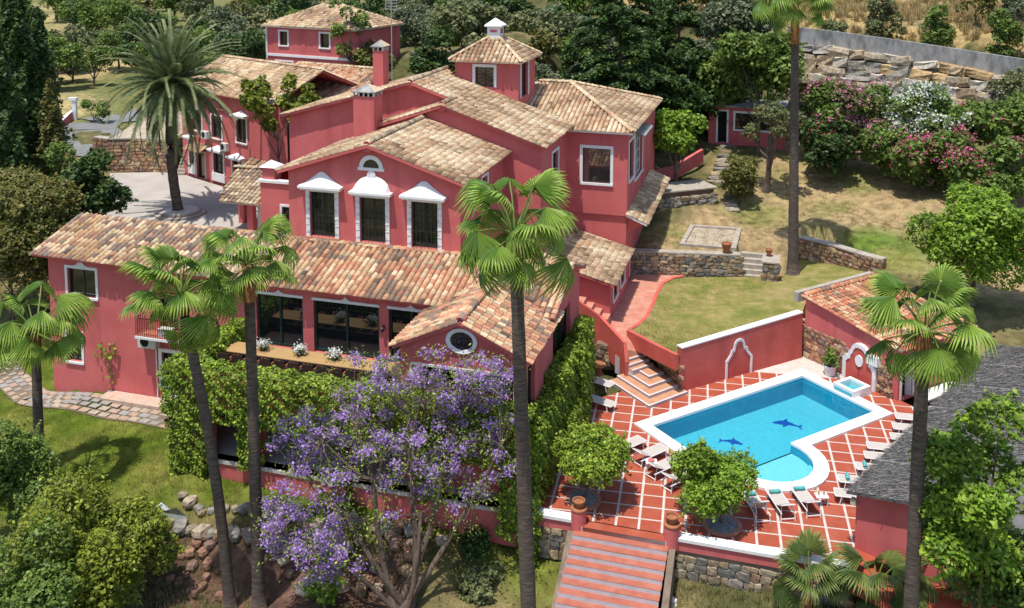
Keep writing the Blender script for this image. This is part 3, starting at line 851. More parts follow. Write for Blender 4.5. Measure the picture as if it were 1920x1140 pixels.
# ------------------------------------------------------------------ windows
def window(root, fr, s0, s1, z0, z1, rev=0.22, sur=0.16, proud=0.05, bars=(1, 1), bar='green', glass='glass', sill=True, surround='white', name='window', bw=0.05, grille=None, label=None):
    mb = MB()
    if sur:
        fr.box(mb, s0 - sur, s0, -0.02, proud, z0, z1)
        fr.box(mb, s1, s1 + sur, -0.02, proud, z0, z1)
        fr.box(mb, s0 - sur, s1 + sur, -0.02, proud + 0.004, z1, z1 + sur)
        if sill: fr.box(mb, s0 - sur, s1 + sur, -0.02, proud + 0.05, z0 - sur * 0.8, z0)
    else:
        fr.box(mb, s0, s1, -rev, -rev + 0.05, z0, z0 + 0.04)
    w = mb.build(name, M[surround], root)
    if label: w['label'] = label
    mb = MB(); mb.face([fr.p(s0, -rev, z0), fr.p(s1, -rev, z0), fr.p(s1, -rev, z1), fr.p(s0, -rev, z1)]); mb.build('pane', M[glass], w)
    mb = MB()
    fr.box(mb, s0, s0 + bw, -rev, -rev + 0.05, z0, z1); fr.box(mb, s1 - bw, s1, -rev, -rev + 0.05, z0, z1)
    fr.box(mb, s0 + bw, s1 - bw, -rev, -rev + 0.05, z1 - bw, z1); fr.box(mb, s0 + bw, s1 - bw, -rev, -rev + 0.05, z0, z0 + bw)
    for i in range(bars[0]):
        c = s0 + (s1 - s0) * (i + 1) / (bars[0] + 1); fr.box(mb, c - bw * 0.7, c + bw * 0.7, -rev, -rev + 0.045, z0 + bw, z1 - bw)
    for i in range(bars[1]):
        c = z0 + (z1 - z0) * (i + 1) / (bars[1] + 1); fr.box(mb, s0 + bw, s1 - bw, -rev, -rev + 0.04, c - bw * 0.35, c + bw * 0.35)
    mb.build('glazing_bar', M[bar], w)
    if grille:
        mb = MB(); nv, nh, out = grille
        for i in range(nv):
            c = s0 + (s1 - s0) * (i + 0.5) / nv; fr.box(mb, c - .008, c + .008, out, out + .016, z0, z1)
        for i in range(nh):
            c = z0 + (z1 - z0) * (i + 0.5) / nh; fr.box(mb, s0 - .1, s1 + .1, out + .017, out + .03, c - .01, c + .01)
        mb.build('grille', M['iron'], w)
    return w

def hood(root, fr, sc, half, z, rise, out, kind):
    """white window hood: straight lip with an ogee or round top running back to the wall"""
    mb = MB()
    fr.box(mb, sc - half, sc + half, -0.02, out, z - 0.13, z)
    fr.box(mb, sc - half + .1, sc + half - .1, -0.02, out - 0.1, z - 0.24, z - 0.131)
    n = 16; fro, wal = [], []
    for i in range(n + 1):
        x = -1 + 2 * i / n
        if kind == 'ogee': h = rise * (1 - abs(x)) ** 1.25 if abs(x) > .12 else rise * (0.88 ** 1.25 + (0.12 - abs(x)) * .25)
        else: h = rise * math.sqrt(max(0, 1 - (x / 0.86) ** 2)) if abs(x) < 0.86 else 0
        fro.append(fr.p(sc + half * x, out * (0.96 if kind == 'ogee' else 0.75 + .2 * abs(x)), z)); wal.append(fr.p(sc + half * x, 0.03, z + h + 0.02))
    for i in range(n): mb.face([fro[i], fro[i + 1], wal[i + 1], wal[i]])
    mb.build('hood', M['white'], root)

def wall_light(name, p, n, label):
    t = thing(name, p, label, 'wall lamp')
    mb = MB(); side = n.cross(UP)
    mb.box(p - side * .05 - UP * .1, side * .1, n * .05, UP * .2); mb.tube([p + n * .04, p + n * .2 + UP * .05], .015, 6)
    mb.build('bracket', M['iron'], t)
    mb = MB(); mb.lathe(p + n * .2 - UP * .2, [(.05, 0), (.09, .18), (.10, .2), (.02, .28)], 6); mb.build('lantern', M['iron'], t)
    return t

def ac_unit(p, u, n, label, w=.85, h=.62, d=.34):
    """p: lower left corner on the wall"""
    t = thing('air_conditioner', p + u * w / 2, label, 'air conditioner', 'air conditioners on the house walls')
    mb = MB(); mb.box(p + n * .06, u * w, n * d, UP * h); mb.build('case', M['acbox'], t)
    mb = MB(); c = p + u * w * .38 + n * (d + .065) + UP * h / 2; ring_ = []
    for k in range(16):
        a = 2 * math.pi * k / 16; ring_.append(c + u * math.cos(a) * h * .4 + UP * math.sin(a) * h * .4)
    mb.face(ring_); mb.build('fan_grille', M['dark'], t)
    for s in (.15, .75):
        mb = MB(); mb.box(p + u * w * s - UP * .06, u * .04, n * d, UP * .058); mb.build('bracket', M['acbox'], t)
    return t
# ------------------------------------------------------------------ the villa
villa = thing('villa', X(-8, 4, 0), 'large rambling red stucco villa with pale clay tile roofs and white window hoods', 'house')
roof = Roof(villa)
def wall(fn, name='wall', mat='stucco'):
    mb = MB(); fn(mb); return mb.build(name, M[mat], villa)

ZD = 3.45                                    # floor of the dining terrace
# ---- left wing and dining wing, one long front at b = -3.4
fr = FB(-3.4)
LWH = [(-25.95, -24.0, 4.9, 6.55), (-19.75, -18.55, 3.5, 5.75), (-19.7, -18.5, 0.35, 2.25), (-26.2, -25.2, 0.9, 2.6)]
DWH = [(-13.55, -10.72, ZD, 6.35), (-10.08, -6.26, ZD, 6.35), (-5.72, -3.2, ZD, 6.35)]
wall(lambda mb: panel(mb, fr, -27.3, -14.0, -1.6, 7.2, LWH, 0.25))
wall(lambda mb: panel(mb, fr, -14.0, -3.0, 0.0, 7.0, DWH, 0.22))
wall(lambda mb: panel(mb, FL(-27.3), -0.4, 3.4, -1.6, 7.2, top=[(-0.4, 7.2), (3.4, 7.2), (-0.2, 8.25)]))
wall(lambda mb: panel(mb, FK(1.2), 14.0, 27.3, 4.0, 7.9))
w = window(villa, fr, *LWH[0][:2], *LWH[0][2:], bars=(1, 0), bar='iron')
mb = MB()
for s, h in ((-.34, 0), (-.2, .1), (0, .3), (.2, .1)): pass
c = -24.975
mb.face([fr.p(c + x, .06, 6.72 + y) for x, y in ((-.55, 0), (.55, 0), (.3, .07), (.2, .2), (.08, .22), (0, .34), (-.08, .22), (-.2, .2), (-.3, .07))]); mb.build('crest', M['white'], w)
window(villa, fr, *LWH[1][:2], *LWH[1][2:], sur=0, bars=(1, 2), name='balcony_door')
window(villa, fr, *LWH[2][:2], *LWH[2][2:], sur=.2, proud=.07, bars=(1, 1), bar='iron', grille=(5, 3, .02))
window(villa, fr, *LWH[3][:2], *LWH[3][2:], bars=(1, 1), bar='iron')
# flared white apron under the lower window
mb = MB(); mb.face([fr.p(s, .05, z) for s, z in ((-19.9, .1), (-19.75, -.1), (-19.35, -.55), (-18.3, -.9), (-18.3, .1))][::-1]); mb.build('apron', M['white'], villa)
# dining wing glass doors with the white scalloped band over them
for k, (s0, s1, z0, z1) in enumerate(DWH):
    mb = MB(); fr.box(mb, s0 - .05, s1 + .05, -.01, .07, z1, z1 + .14)
    c = (s0 + s1) / 2
    mb.mesh([fr.p(c + x, d_, z1 + .14 + y) for d_ in (0.0, .06) for x, y in ((-.3, 0), (.3, 0), (.12, .08), (0, .22), (-.12, .08))], [(9, 8, 7, 6, 5), (0, 1, 6, 5), (1, 2, 7, 6), (2, 3, 8, 7), (3, 4, 9, 8), (4, 0, 5, 9)])
    wd = mb.build('glass_door', M['white'], villa)
    mb = MB(); mb.face([fr.p(s0, -.2, z0), fr.p(s1, -.2, z0), fr.p(s1, -.2, z1), fr.p(s0, -.2, z1)]); mb.build('pane', M['mirror'] if False else M['glass'], wd)
    mb = MB()
    for s in (s0, c - .06, s1 - .12): fr.box(mb, s, s + .12, -.2, -.12, z0, z1)
    fr.box(mb, s0 + .12, c - .06, -.2, -.13, z0, z0 + .16); fr.box(mb, c + .06, s1 - .12, -.2, -.13, z0, z0 + .16)
    mb.build('glazing_bar', M['green'], wd)
slope_ab(roof, 0, 0, 'left', [(-28.0, -3.9, 7.33), (-14.0, -3.9, 7.12), (-14.0, 0.2, 8.32), (-28.0, 0.2, 8.36)])
r_low = slope_ab(roof, 0, 0, 'lower', [(-14.0, -3.9, 7.06), (3.3, -3.9, 7.0), (3.3, 0.15, 8.28), (-14.0, 0.15, 8.3)])
roof.ridge(X(-28, .25, 8.36), X(-13.4, .25, 8.34), 'left', r_low); roof.ridge(X(-13.4, .12, 8.31), X(3.3, .2, 8.3), 'lower', r_low)
slope_ab(roof, 0, 0, 'left', [(-13.5, 3.2, 7.4), (-28.0, 3.2, 7.4), (-28.0, 0.2, 8.33), (-13.5, 0.2, 8.3)])
slope_ab(roof, 0, 0, 'lower', [(3.3, 3.6, 7.2), (-3.0, 3.6, 7.2), (-3.0, 0.3, 8.25), (3.3, 0.3, 8.25)])

# ---- the gabled end with the oval window
fw = FB(-8.0)
wall(lambda mb: panel(mb, fw, -3.1, 3.0, ZD - 3.4, 6.55, [(-2.5, 2.45, ZD, 5.75)], .35, top=[(-3.1, 6.55), (3.0, 6.55), (3.0, 6.72), (0, 8.02), (-3.1, 6.72)]))
W_R = [(-7.6, -6.35, ZD, 6.1), (-2.9, 0.9, ZD, 6.1)]
wall(lambda mb: panel(mb, FA(3.0), -8.0, 3.2, 0.0, 6.6, W_R, .3, top=[(-3.6, 6.6), (3.2, 6.6), (3.2, 7.2), (.2, 8.15), (-3.6, 7.05)]))
wall(lambda mb: panel(mb, FL(-3.1), 3.5, 8.0, 0.0, 6.6, [(3.9, 7.4, ZD, 5.9)], .3))
mb = MB(); fw.box(mb, -2.55, 2.5, -.02, .05, 5.75, 5.87); fw.box(mb, -2.62, -2.5, -.02, .05, ZD, 5.75); fw.box(mb, 2.45, 2.57, -.02, .05, ZD, 5.75)
o_ = mb.build('opening_trim', M['white'], villa)
mb = MB(); mb.face([fw.p(-2.5, -1.4, ZD), fw.p(2.45, -1.4, ZD), fw.p(2.45, -1.4, 5.75), fw.p(-2.5, -1.4, 5.75)]); mb.build('pane', M['glass'], o_)
for k, (s0, s1, z0, z1) in enumerate(W_R): window(villa, FA(3.0), s0, s1, z0, z1, rev=.25, sur=0, bars=(2 if k else 0, 0), bw=.08, name='glass_door')
# oval window
mb = MB(); oc, oz, ra, rb_ = -.03, 7.18, .76, .60
def oval(k, a, b, d): t = 2 * math.pi * k / 28; return fw.p(oc + a * math.cos(t), d, oz + b * math.sin(t))
for k in range(28):
    mb.face([oval(k, ra, rb_, .09), oval(k + 1, ra, rb_, .09), oval(k + 1, ra - .2, rb_ - .17, .06), oval(k, ra - .2, rb_ - .17, .06)])
    mb.face([oval(k, ra, rb_, -.02), oval(k + 1, ra, rb_, -.02), oval(k + 1, ra, rb_, .09), oval(k, ra, rb_, .09)])
    mb.face([oval(k, ra - .2, rb_ - .17, .06), oval(k + 1, ra - .2, rb_ - .17, .06), oval(k + 1, ra - .2, rb_ - .17, .01), oval(k, ra - .2, rb_ - .17, .01)])
ow = mb.build('oval_window', M['white'], villa)
mb = MB(); mb.face([oval(k, ra - .2, rb_ - .17, .012) for k in range(28)]); mb.build('pane', M['glass'], ow)
mb = MB()
for s in (-.28, 0, .28): fw.box(mb, oc + s - .012, oc + s + .012, .02, .035, oz - .4, oz + .4)
for s in (-.2, .1): fw.box(mb, oc - .5, oc + .5, .036, .05, oz + s - .012, oz + s + .012)
mb.build('grille', M['iron'], ow)
r1 = slope_ab(roof, 0, 0, 'lower', [(-3.4, -2.2, 6.68), (-3.4, -8.35, 6.68), (0, -8.35, 8.22), (0, 0.0, 8.22), (-3.4, 0.0, 6.68)])
r2 = slope_ab(roof, 0, 0, 'lower', [(3.35, -8.35, 6.70), (3.35, -2.6, 6.70), (2.2, -.5, 7.22), (0, 0.0, 8.22), (0, -8.35, 8.22)])
roof.ridge(X(0, -8.3, 8.24), X(0, -.1, 8.24), 'lower', r1)
mb = MB(); mb.box(X(-.22, -8.2, 7.85), d1 * .44, d2 * .3, UP * .5); mb.build('ridge_stop', M['stucco'], villa)
# sloping beam at the right end
mb = MB(); fa = FA(3.0)
mb.hexa([fa.p(-3.7, .02, 6.55), fa.p(-3.7, .3, 6.55), fa.p(.3, .3, 7.72), fa.p(.3, .02, 7.72), fa.p(-3.7, .02, 6.85), fa.p(-3.7, .3, 6.85), fa.p(.3, .3, 8.02), fa.p(.3, .02, 8.02)]); mb.build('beam', M['stucco'], villa)

# ---- front gable with the three hooded windows
f1 = FB(0.2)
G1H = [(-12.1, -10.52, 8.6, 11.22), (-8.98, -7.41, 8.55, 11.12), (-5.86, -4.3, 8.5, 11.12)]
wall(lambda mb: panel(mb, f1, -13.45, -3.0, 6.5, 12.2, G1H, .3, top=[(-13.45, 12.2), (-3.0, 12.2), (-3.0, 12.28), (-8.3, 14.05), (-13.45, 12.32)]))
wall(lambda mb: panel(mb, FA(-3.0), .2, 8.3, 4.0, 12.25, [(3.95, 4.95, 10.5, 11.7)], .2))
wall(lambda mb: panel(mb, FL(-13.45), -10.5, -.2, 4.0, 12.3))
for k, (s0, s1, z0, z1) in enumerate(G1H):
    w = window(villa, f1, s0, s1, z0, z1, rev=.24, sur=.24, proud=.08, bars=(1, 1), bw=.09, sill=False, grille=(7, 4, .1), name='french_window')
    mb = MB()
    for i in range(6):
        for s in (s0 - .24, s1): f1.box(mb, s - .01, s + .25, .081, .10, z0 + .25 + .42 * i, z0 + .28 + .42 * i)
    mb.build('quoin_joints', M['acbox'], w)['kind'] = 'stuff'
    mb = MB(); f1.box(mb, s0 - .3, s1 + .3, -.02, .16, z0 - .14, z0 - .01); mb.build('sill', M['pathred'], w)
    sc = (s0 + s1) / 2
    hood(w, f1, sc, 1.32 if k != 1 else 1.26, z1 + .38, .88 if k != 1 else .86, .5, 'ogee' if k != 1 else 'round')
# half-round window with its medallion
mb = MB(); lc, lz = -8.24, 12.83
def lun(k, r_, d): t = math.pi * k / 16; return f1.p(lc + r_ * math.cos(t), d, lz + r_ * math.sin(t))
for k in range(16):
    mb.face([lun(k, .72, .08), lun(k + 1, .72, .08), lun(k + 1, .48, .06), lun(k, .48, .06)]); mb.face([lun(k, .72, -.01), lun(k + 1, .72, -.01), lun(k + 1, .72, .08), lun(k, .72, .08)])
f1.box(mb, lc - .8, lc + .8, -.01, .1, lz - .16, lz); lw_ = mb.build('half_round_window', M['white'], villa)
mb = MB(); mb.face([lun(k, .48, .015) for k in range(17)]); mb.build('pane', M['glass'], lw_)
mb = MB(); mb.mesh([f1.p(lc + .26 * math.cos(2 * math.pi * k / 14), d_, 12.42 + .26 * math.sin(2 * math.pi * k / 14)) for d_ in (0, .07) for k in range(14)],
                   [tuple(range(14, 28))] + [(k, (k + 1) % 14, 14 + (k + 1) % 14, 14 + k) for k in range(14)]); mb.build('medallion', M['white'], lw_)
window(villa, FA(-3.0), 3.95, 4.95, 10.5, 11.7, bars=(1, 1), bar='iron')
r3 = slope_ab(roof, 0, 0, 'pale', [(-2.55, -.25, 12.36), (-2.55, 8.3, 12.36), (-8.3, 8.3, 14.2), (-8.3, -.25, 14.2)])
r4 = slope_ab(roof, 0, 0, 'pale', [(-13.95, 8.3, 12.36), (-13.95, -.25, 12.36), (-8.3, -.25, 14.2), (-8.3, 8.3, 14.2)])
roof.ridge(X(-8.3, -.2, 14.24), X(-8.3, 8.3, 14.24), 'grey', r3)
mb = MB(); mb.box(X(-8.52, -.18, 13.8), d1 * .44, d2 * .28, UP * .55); mb.build('ridge_stop', M['stucco'], villa)

# ---- second and third gables behind
wall(lambda mb: panel(mb, FB(8.3), -12.6, -.6, 2.0, 12.7, top=[(-12.6, 12.7), (-.6, 12.7), (-.6, 12.82), (-7, 15.0), (-12.6, 13.1)]))
wall(lambda mb: panel(mb, FA(-.6), 8.3, 15.4, 2.0, 12.75, [(11.2, 12.75, 10.2, 11.75)], .25))
window(villa, FA(-.6), 11.2, 12.75, 10.2, 11.75, bars=(1, 0), bar='iron')
r5 = slope_ab(roof, 0, 0, 'pale', [(-.2, 7.95, 12.84), (-.2, 15.6, 12.84), (-4.2, 15.75, 14.2), (-10, 16.6, 16.17), (-10, 10.1, 16.17), (-7, 10.1, 15.15), (-7, 7.95, 15.15)])
r6 = slope_ab(roof, 0, 0, 'pale', [(-12.9, 10.5, 13.14), (-12.9, 7.95, 13.14), (-7, 7.95, 15.15), (-7, 10.5, 15.15)])
roof.ridge(X(-7, 8.0, 15.19), X(-7, 10.3, 15.19), 'grey', r5)
mb = MB(); mb.box(X(-7.2, 8.05, 14.75), d1 * .4, d2 * .26, UP * .55); mb.build('ridge_stop', M['stucco'], villa)
wall(lambda mb: panel(mb, FB(10.5), -19.2, -6.9, 4.5, 13.3, top=[(-19.2, 13.3), (-6.9, 13.3), (-6.9, 15.0), (-10, 16.02), (-19.2, 13.48)]))
wall(lambda mb: panel(mb, FL(-19.2), -16.5, -10.5, 4.5, 13.4))
r7 = slope_ab(roof, 0, 0, 'pale', [(-19.6, 17.2, 13.5), (-19.6, 10.1, 13.5), (-10, 10.1, 16.17), (-10, 17.2, 16.17)])
roof.ridge(X(-10, 10.15, 16.2), X(-10, 17.0, 16.2), 'grey', r7)
mb = MB(); mb.box(X(-10.2, 10.2, 15.8), d1 * .4, d2 * .26, UP * .5); mb.build('ridge_stop', M['stucco'], villa)
# low roof and parapet left of the front gable
wall(lambda mb: panel(mb, FB(2.0), -16.4, -13.4, 4.0, 11.0, [(-14.95, -14.2, 6.4, 9.6)], .3))
mb = MB(); FB(2.0).box(mb, -16.5, -13.4, -.3, .1, 11.0, 11.16); mb.build('cornice', M['white'], villa)
window(villa, FB(2.0), -14.95, -14.2, 6.4, 9.6, bars=(0, 3), bar='iron', sur=.14, grille=(4, 5, .05))
wall(lambda mb: panel(mb, FL(-16.4), -8.0, -2.0, 4.0, 11.0))
slope_ab(roof, 0, 0, 'pale', [(-16.3, 8.3, 11.3), (-16.3, 3.6, 11.3), (-13.2, 3.6, 12.2), (-13.2, 8.3, 12.2)])
mb = MB(); mb.box(X(-16.3, 2.1, 11.0), d1 * .8, d2 * .8, UP * .9); mb.build('parapet_post', M['stucco'], villa)
mb = MB(); q = X(-16.45, 1.95, 11.9); mb.mesh([q, q + d1 * 1.1, q + d1 * 1.1 + d2 * 1.1, q + d2 * 1.1, q + d1 * .55 + d2 * .55 + UP * .38], [(0, 1, 4), (1, 2, 4), (2, 3, 4), (3, 0, 4), (3, 2, 1, 0)]); mb.build('post_cap', M['white'], villa)

# ---- chimneys
def chimney(a, b, w_, d_, z0, z1, nm='chimney'):
    mb = MB(); mb.box(X(a, b, z0), d1 * w_, d2 * d_, UP * (z1 - z0)); ch = mb.build(nm, M['stucco'], villa)
    mb = MB(); k = max(2, int(w_ / .3))
    for i in range(k + 1): mb.box(X(a + (w_ - .1) * i / k, b, z1), d1 * .1, d2 * .12, UP * .25); mb.box(X(a + (w_ - .1) * i / k, b + d_ - .12, z1), d1 * .1, d2 * .12, UP * .25)
    for i in range(3): mb.box(X(a + w_ - .12, b + .125 + (d_ - .35) * i / 2, z1), d1 * .12, d2 * .1, UP * .25)
    mb.build('vents', M['acbox'], ch)['kind'] = 'stuff'
    mb = MB(); mb.box(X(a + .2, b + .2, z1), d1 * (w_ - .4), d2 * (d_ - .4), UP * .24); mb.build('flue', M['dark'], ch)
    mb = MB(); e = .12; q = X(a - e, b - e, z1 + .25); W_, D_ = w_ + 2 * e, d_ + 2 * e; ap = q + d1 * W_ / 2 + d2 * D_ / 2 + UP * .5
    c4 = [q, q + d1 * W_, q + d1 * W_ + d2 * D_, q + d2 * D_]
    mb.mesh(c4 + [p + UP * .06 for p in c4] + [ap], [(3, 2, 1, 0), (0, 1, 5, 4), (1, 2, 6, 5), (2, 3, 7, 6), (3, 0, 4, 7), (4, 5, 8), (7, 4, 8)]); mb.build('cap', M['concrete'], ch)
    mb = MB(); mb.mesh([p + UP * .065 for p in c4] + [ap + UP * .01], [(1, 2, 4), (2, 3, 4)], 0, (.58, .43, .28)); mb.build('cap_tile', M['tile'], ch)
chimney(-12.8, 7.4, 1.45, 1.3, 12.0, 15.55)
chimney(-14.25, 13.6, .78, .95, 13.5, 17.75)

# ---- the tower
wall(lambda mb: (panel(mb, FB(15.7), -8.85, -4.2, 13.0, 17.0, [(-7.35, -5.98, 15.2, 16.6)], .2), panel(mb, FA(-4.2), 15.7, 20.2, 13.0, 17.0, [(16.4, 18.2, 14.4, 17.0)], .2), panel(mb, FL(-8.85), -20.2, -15.7, 13.0, 17.0), panel(mb, FK(20.2), 4.2, 8.85, 13.0, 17.0)))
window(villa, FB(15.7), -7.35, -5.98, 15.2, 16.6, sur=.2, bars=(1, 0), bar='iron', sill=False)
window(villa, FA(-4.2), 16.4, 18.2, 14.4, 16.9, sur=.2, bars=(1, 0), bar='iron', sill=False)
ta, tb, tz, tap = (-9.2, -3.85), (15.3, 20.6), 17.02, (-6.55, 17.95, 18.7)
for c in (((ta[0], tb[0]), (ta[1], tb[0])), ((ta[1], tb[0]), (ta[1], tb[1])), ((ta[1], tb[1]), (ta[0], tb[1])), ((ta[0], tb[1]), (ta[0], tb[0]))):
    rt = slope_ab(roof, 0, 0, 'lower' if False else 'pale', [(*c[0], tz), (*c[1], tz), tap], thick=.1, side='white')
for c in ((ta[0], tb[0]), (ta[1], tb[0]), (ta[1], tb[1])): roof.ridge(X(*c, tz + .04), X(*tap) + UP * .04, 'pale', rt, big=1.0)
mb = MB(); q = X(-7.03, 17.45, 18.35); mb.box(q, d1 * .95, d2 * .95, UP * .95); cu = mb.build('cupola', M['white'], villa)
mb = MB(); q = X(-7.2, 17.28, 19.3); c4 = [q, q + d1 * 1.3, q + d1 * 1.3 + d2 * 1.3, q + d2 * 1.3]; mb.mesh(c4 + [p + UP * .1 for p in c4] + [q + d1 * .65 + d2 * .65 + UP * .62], [(3, 2, 1, 0), (0, 1, 5, 4), (1, 2, 6, 5), (2, 3, 7, 6), (3, 0, 4, 7), (4, 5, 8), (5, 6, 8), (6, 7, 8), (7, 4, 8)]); mb.build('cupola_cap', M['white'], cu)
mb = MB(); FB(17.45).box(mb, -6.8, -6.3, .005, .02, 18.9, 19.08); FA(-6.08).box(mb, 17.65, 18.2, .005, .02, 18.8, 19.15); mb.build('cupola_vent', M['stucco'], cu)

# ---- right hand block with the mirror window
RBH = [(.5, 2.42, 8.95, 11.35)]
wall(lambda mb: panel(mb, FB(15.4), -1.5, 3.6, 6.9, 12.5, RBH, .12))
wall(lambda mb: panel(mb, FB(15.55), -1.5, 3.55, 1.5, 6.9))
mb = MB(); FB(15.55).box(mb, -1.5, 3.6, -.1, .15, 6.78, 6.9); mb.build('ledge', M['stucco'], villa)
RBR = [(15.95, 17.9, 9.1, 11.75), (18.4, 21.8, 8.6, 11.85)]
wall(lambda mb: panel(mb, FA(3.6), 15.4, 28.4, 1.5, 12.5, RBR + [(15.75, 16.55, 2.1, 3.95)], .2))
window(villa, FB(15.4), *RBH[0][:2], *RBH[0][2:], rev=.1, sur=.2, bars=(0, 0), bar='iron', glass='mirror', sill=True, bw=.08, name='picture_window')
window(villa, FA(3.6), *RBR[0][:2], *RBR[0][2:], sur=.18, bars=(0, 0), bar='iron')
window(villa, FA(3.6), *RBR[1][:2], *RBR[1][2:], sur=.16, bars=(2, 3), bar='white')
window(villa, FA(3.6), 15.75, 16.55, 2.1, 3.95, sur=.14, bars=(0, 0), bar='iron', name='side_door', sill=False)
mb = MB(); fq = FA(3.6); mb.hexa([fq.p(18.2, .03, 12.0), fq.p(18.2, .75, 11.75), fq.p(22, .75, 11.75), fq.p(22, .03, 12.0), fq.p(18.2, .03, 12.1), fq.p(18.2, .75, 11.85), fq.p(22, .75, 11.85), fq.p(22, .03, 12.1)]); mb.build('window_canopy', M['concrete'], villa)
r8 = slope_ab(roof, 0, 0, 'pale', [(-4.3, 15.0, 12.62), (4.0, 15.0, 12.62), (-1.9, 21.9, 14.78), (-4.3, 21.9, 14.78)], side='white')
r9 = slope_ab(roof, 0, 0, 'pale', [(4.0, 15.0, 12.62), (4.0, 28.9, 12.62), (-1.9, 21.9, 14.78)], side='white')
slope_ab(roof, 0, 0, 'pale', [(4.0, 28.9, 12.62), (-5, 28.9, 12.62), (-5, 21.9, 14.78), (-1.9, 21.9, 14.78)], side='white')
roof.ridge(X(4.0, 15.0, 12.68), X(-1.9, 21.9, 14.82), 'pale', r8); roof.ridge(X(-4.3, 21.9, 14.82), X(-1.9, 21.9, 14.82), 'pale', r8); roof.ridge(X(4, 28.9, 12.68), X(-1.9, 21.9, 14.82), 'pale', r8)
# lean-to on the right side
r10 = slope_ab(roof, 0, 0, 'pale', [(5.05, 15.1, 6.42), (5.05, 26.2, 6.9), (3.65, 26.2, 7.45), (3.65, 15.1, 6.97)], side='white')
for b_ in (15.6, 19.2, 22.8, 25.8):
    mb = MB(); mb.hexa([X(3.6, b_, 5.7), X(3.72, b_, 5.7), X(3.72, b_ + .1, 5.7), X(3.6, b_ + .1, 5.7), X(3.6, b_, 6.75), X(4.85, b_, 6.28 + .043 * (b_ - 15)), X(4.85, b_ + .1, 6.28 + .043 * (b_ - 15)), X(3.6, b_ + .1, 6.75)]); mb.build('bracket', M['stucco'], villa)
# ---- annex on the brick path
wall(lambda mb: panel(mb, FB(8.6), -.6, 3.75, 1.0, 4.45, top=[(-.6, 4.45), (3.75, 4.45), (3.75, 4.55), (-.6, 5.6)]))
AXH = [(9.7, 11.1, 2.95, 3.85), (12.3, 13.7, 2.95, 3.75)]
wall(lambda mb: panel(mb, FA(3.75), 8.6, 15.4, 1.0, 4.5, AXH, .15))
for h in AXH: window(villa, FA(3.75), *h[:2], *h[2:], rev=.13, sur=.15, bars=(1, 0), bar='iron')
r11 = slope_ab(roof, 0, 0, 'pale', [(4.1, 8.2, 4.5), (4.1, 15.35, 4.5), (-.5, 15.35, 5.68), (-.5, 8.2, 5.68)])
roof.ridge(X(-.45, 8.3, 5.75), X(-.45, 15.3, 5.75), 'pale', r11)

# ---- back left wing round the courtyard
BO, BWu = G(345, 326, 5.0), Vector((math.cos(R(-40)), math.sin(R(-40)), 0)); BWn = Vector((BWu.y, -BWu.x, 0))
fbw = Fr(Vector((BO.x, BO.y, 0)), BWu, BWn)
BH = [(1.0, 1.75, 6.1, 8.3), (2.1, 3.4, 5.05, 7.35), (4.7, 6.2, 5.9, 7.6), (7.5, 9.0, 5.9, 7.4), (1.6, 3.1, 9.2, 11.0), (4.6, 6.1, 8.9, 10.8), (8.2, 9.6, 9.0, 11.0)]
wall(lambda mb: (panel(mb, fbw, 0, 15, 4.5, 12.6, BH, .22), panel(mb, Fr(fbw.o, -BWn, -BWu), 0, 9, 4.5, 12.6, top=[(0, 12.6), (9, 12.6), (4.5, 14.6)])))
for k, h in enumerate(BH):
    if k == 1: window(villa, fbw, *h, sur=.18, surround='cream', bars=(0, 0), bar='iron', sill=False, name='courtyard_door')
    else: window(villa, fbw, *h, sur=.14, bars=(1, 1), bar='iron', grille=(4, 3, .04) if k in (0, 2) else None)
for sc, z in ((1.4, 8.6), (5.5, 8.0), (8.3, 7.75), (9.0, 11.35)): hood(villa, fbw, sc, 1.0 if sc > 2 else .6, z, .35, .55, 'ogee')
mb = MB(); fbw.box(mb, 1.0 - .2, 1.75 + .2, -.01, .08, 5.25, 6.0); mb.build('apron', M['white'], villa)
mb = MB(); fbw.box(mb, 4.5, 6.4, -.01, .1, 5.2, 5.8); mb.build('apron', M['white'], villa)
mb = MB()
fbw.box(mb, 1.7, 3.9, 0.0, .7, 7.52, 7.6); dr = mb.build('door_canopy', M['cream'], villa)
roof.plane(fbw.p(1.6, .9, 7.62), BWu, (-BWn * .9 + UP * .45).normalized(), [(0, 0), (2.4, 0), (2.4, 1.0), (0, 1.0)], 'pale', thick=.06)
roof.plane(fbw.p(10.0, .9, 7.4), BWu, (-BWn * .9 + UP * .45).normalized(), [(0, 0), (2.4, 0), (2.4, 1.0), (0, 1.0)], 'pale', thick=.06)
vb = (-BWn * 5.0 + UP * 2.2).normalized()
rb = roof.plane(fbw.p(-.4, .4, 12.75), BWu, vb, [(0, 0), (14.2, 0), (14.2, 5.4), (0, 5.4)], 'pale')
q0 = fbw.p(-.4, .4, 12.75) + vb * 5.4; roof.ridge(q0 + UP * .04, q0 + BWu * 14.2 + UP * .04, 'pale', rb)
roof.plane(q0, BWu, (-BWn * 5.0 - UP * 2.2).normalized(), [(0, 0), (14.2, 0), (14.2, 5.4), (0, 5.4)], 'pale')
# wing between the courtyard and the gables (tile rows run towards the camera)
slope_ab(roof, 0, 0, 'lower', [(-32, 21, 11.4), (-19, 19, 11.5), (-20.5, 28.5, 14.2), (-29.5, 30.5, 14.2)])
roof.ridge(X(-29.5, 30.5, 14.25), X(-20.5, 28.5, 14.25), 'pale', r7)
roof.finish()

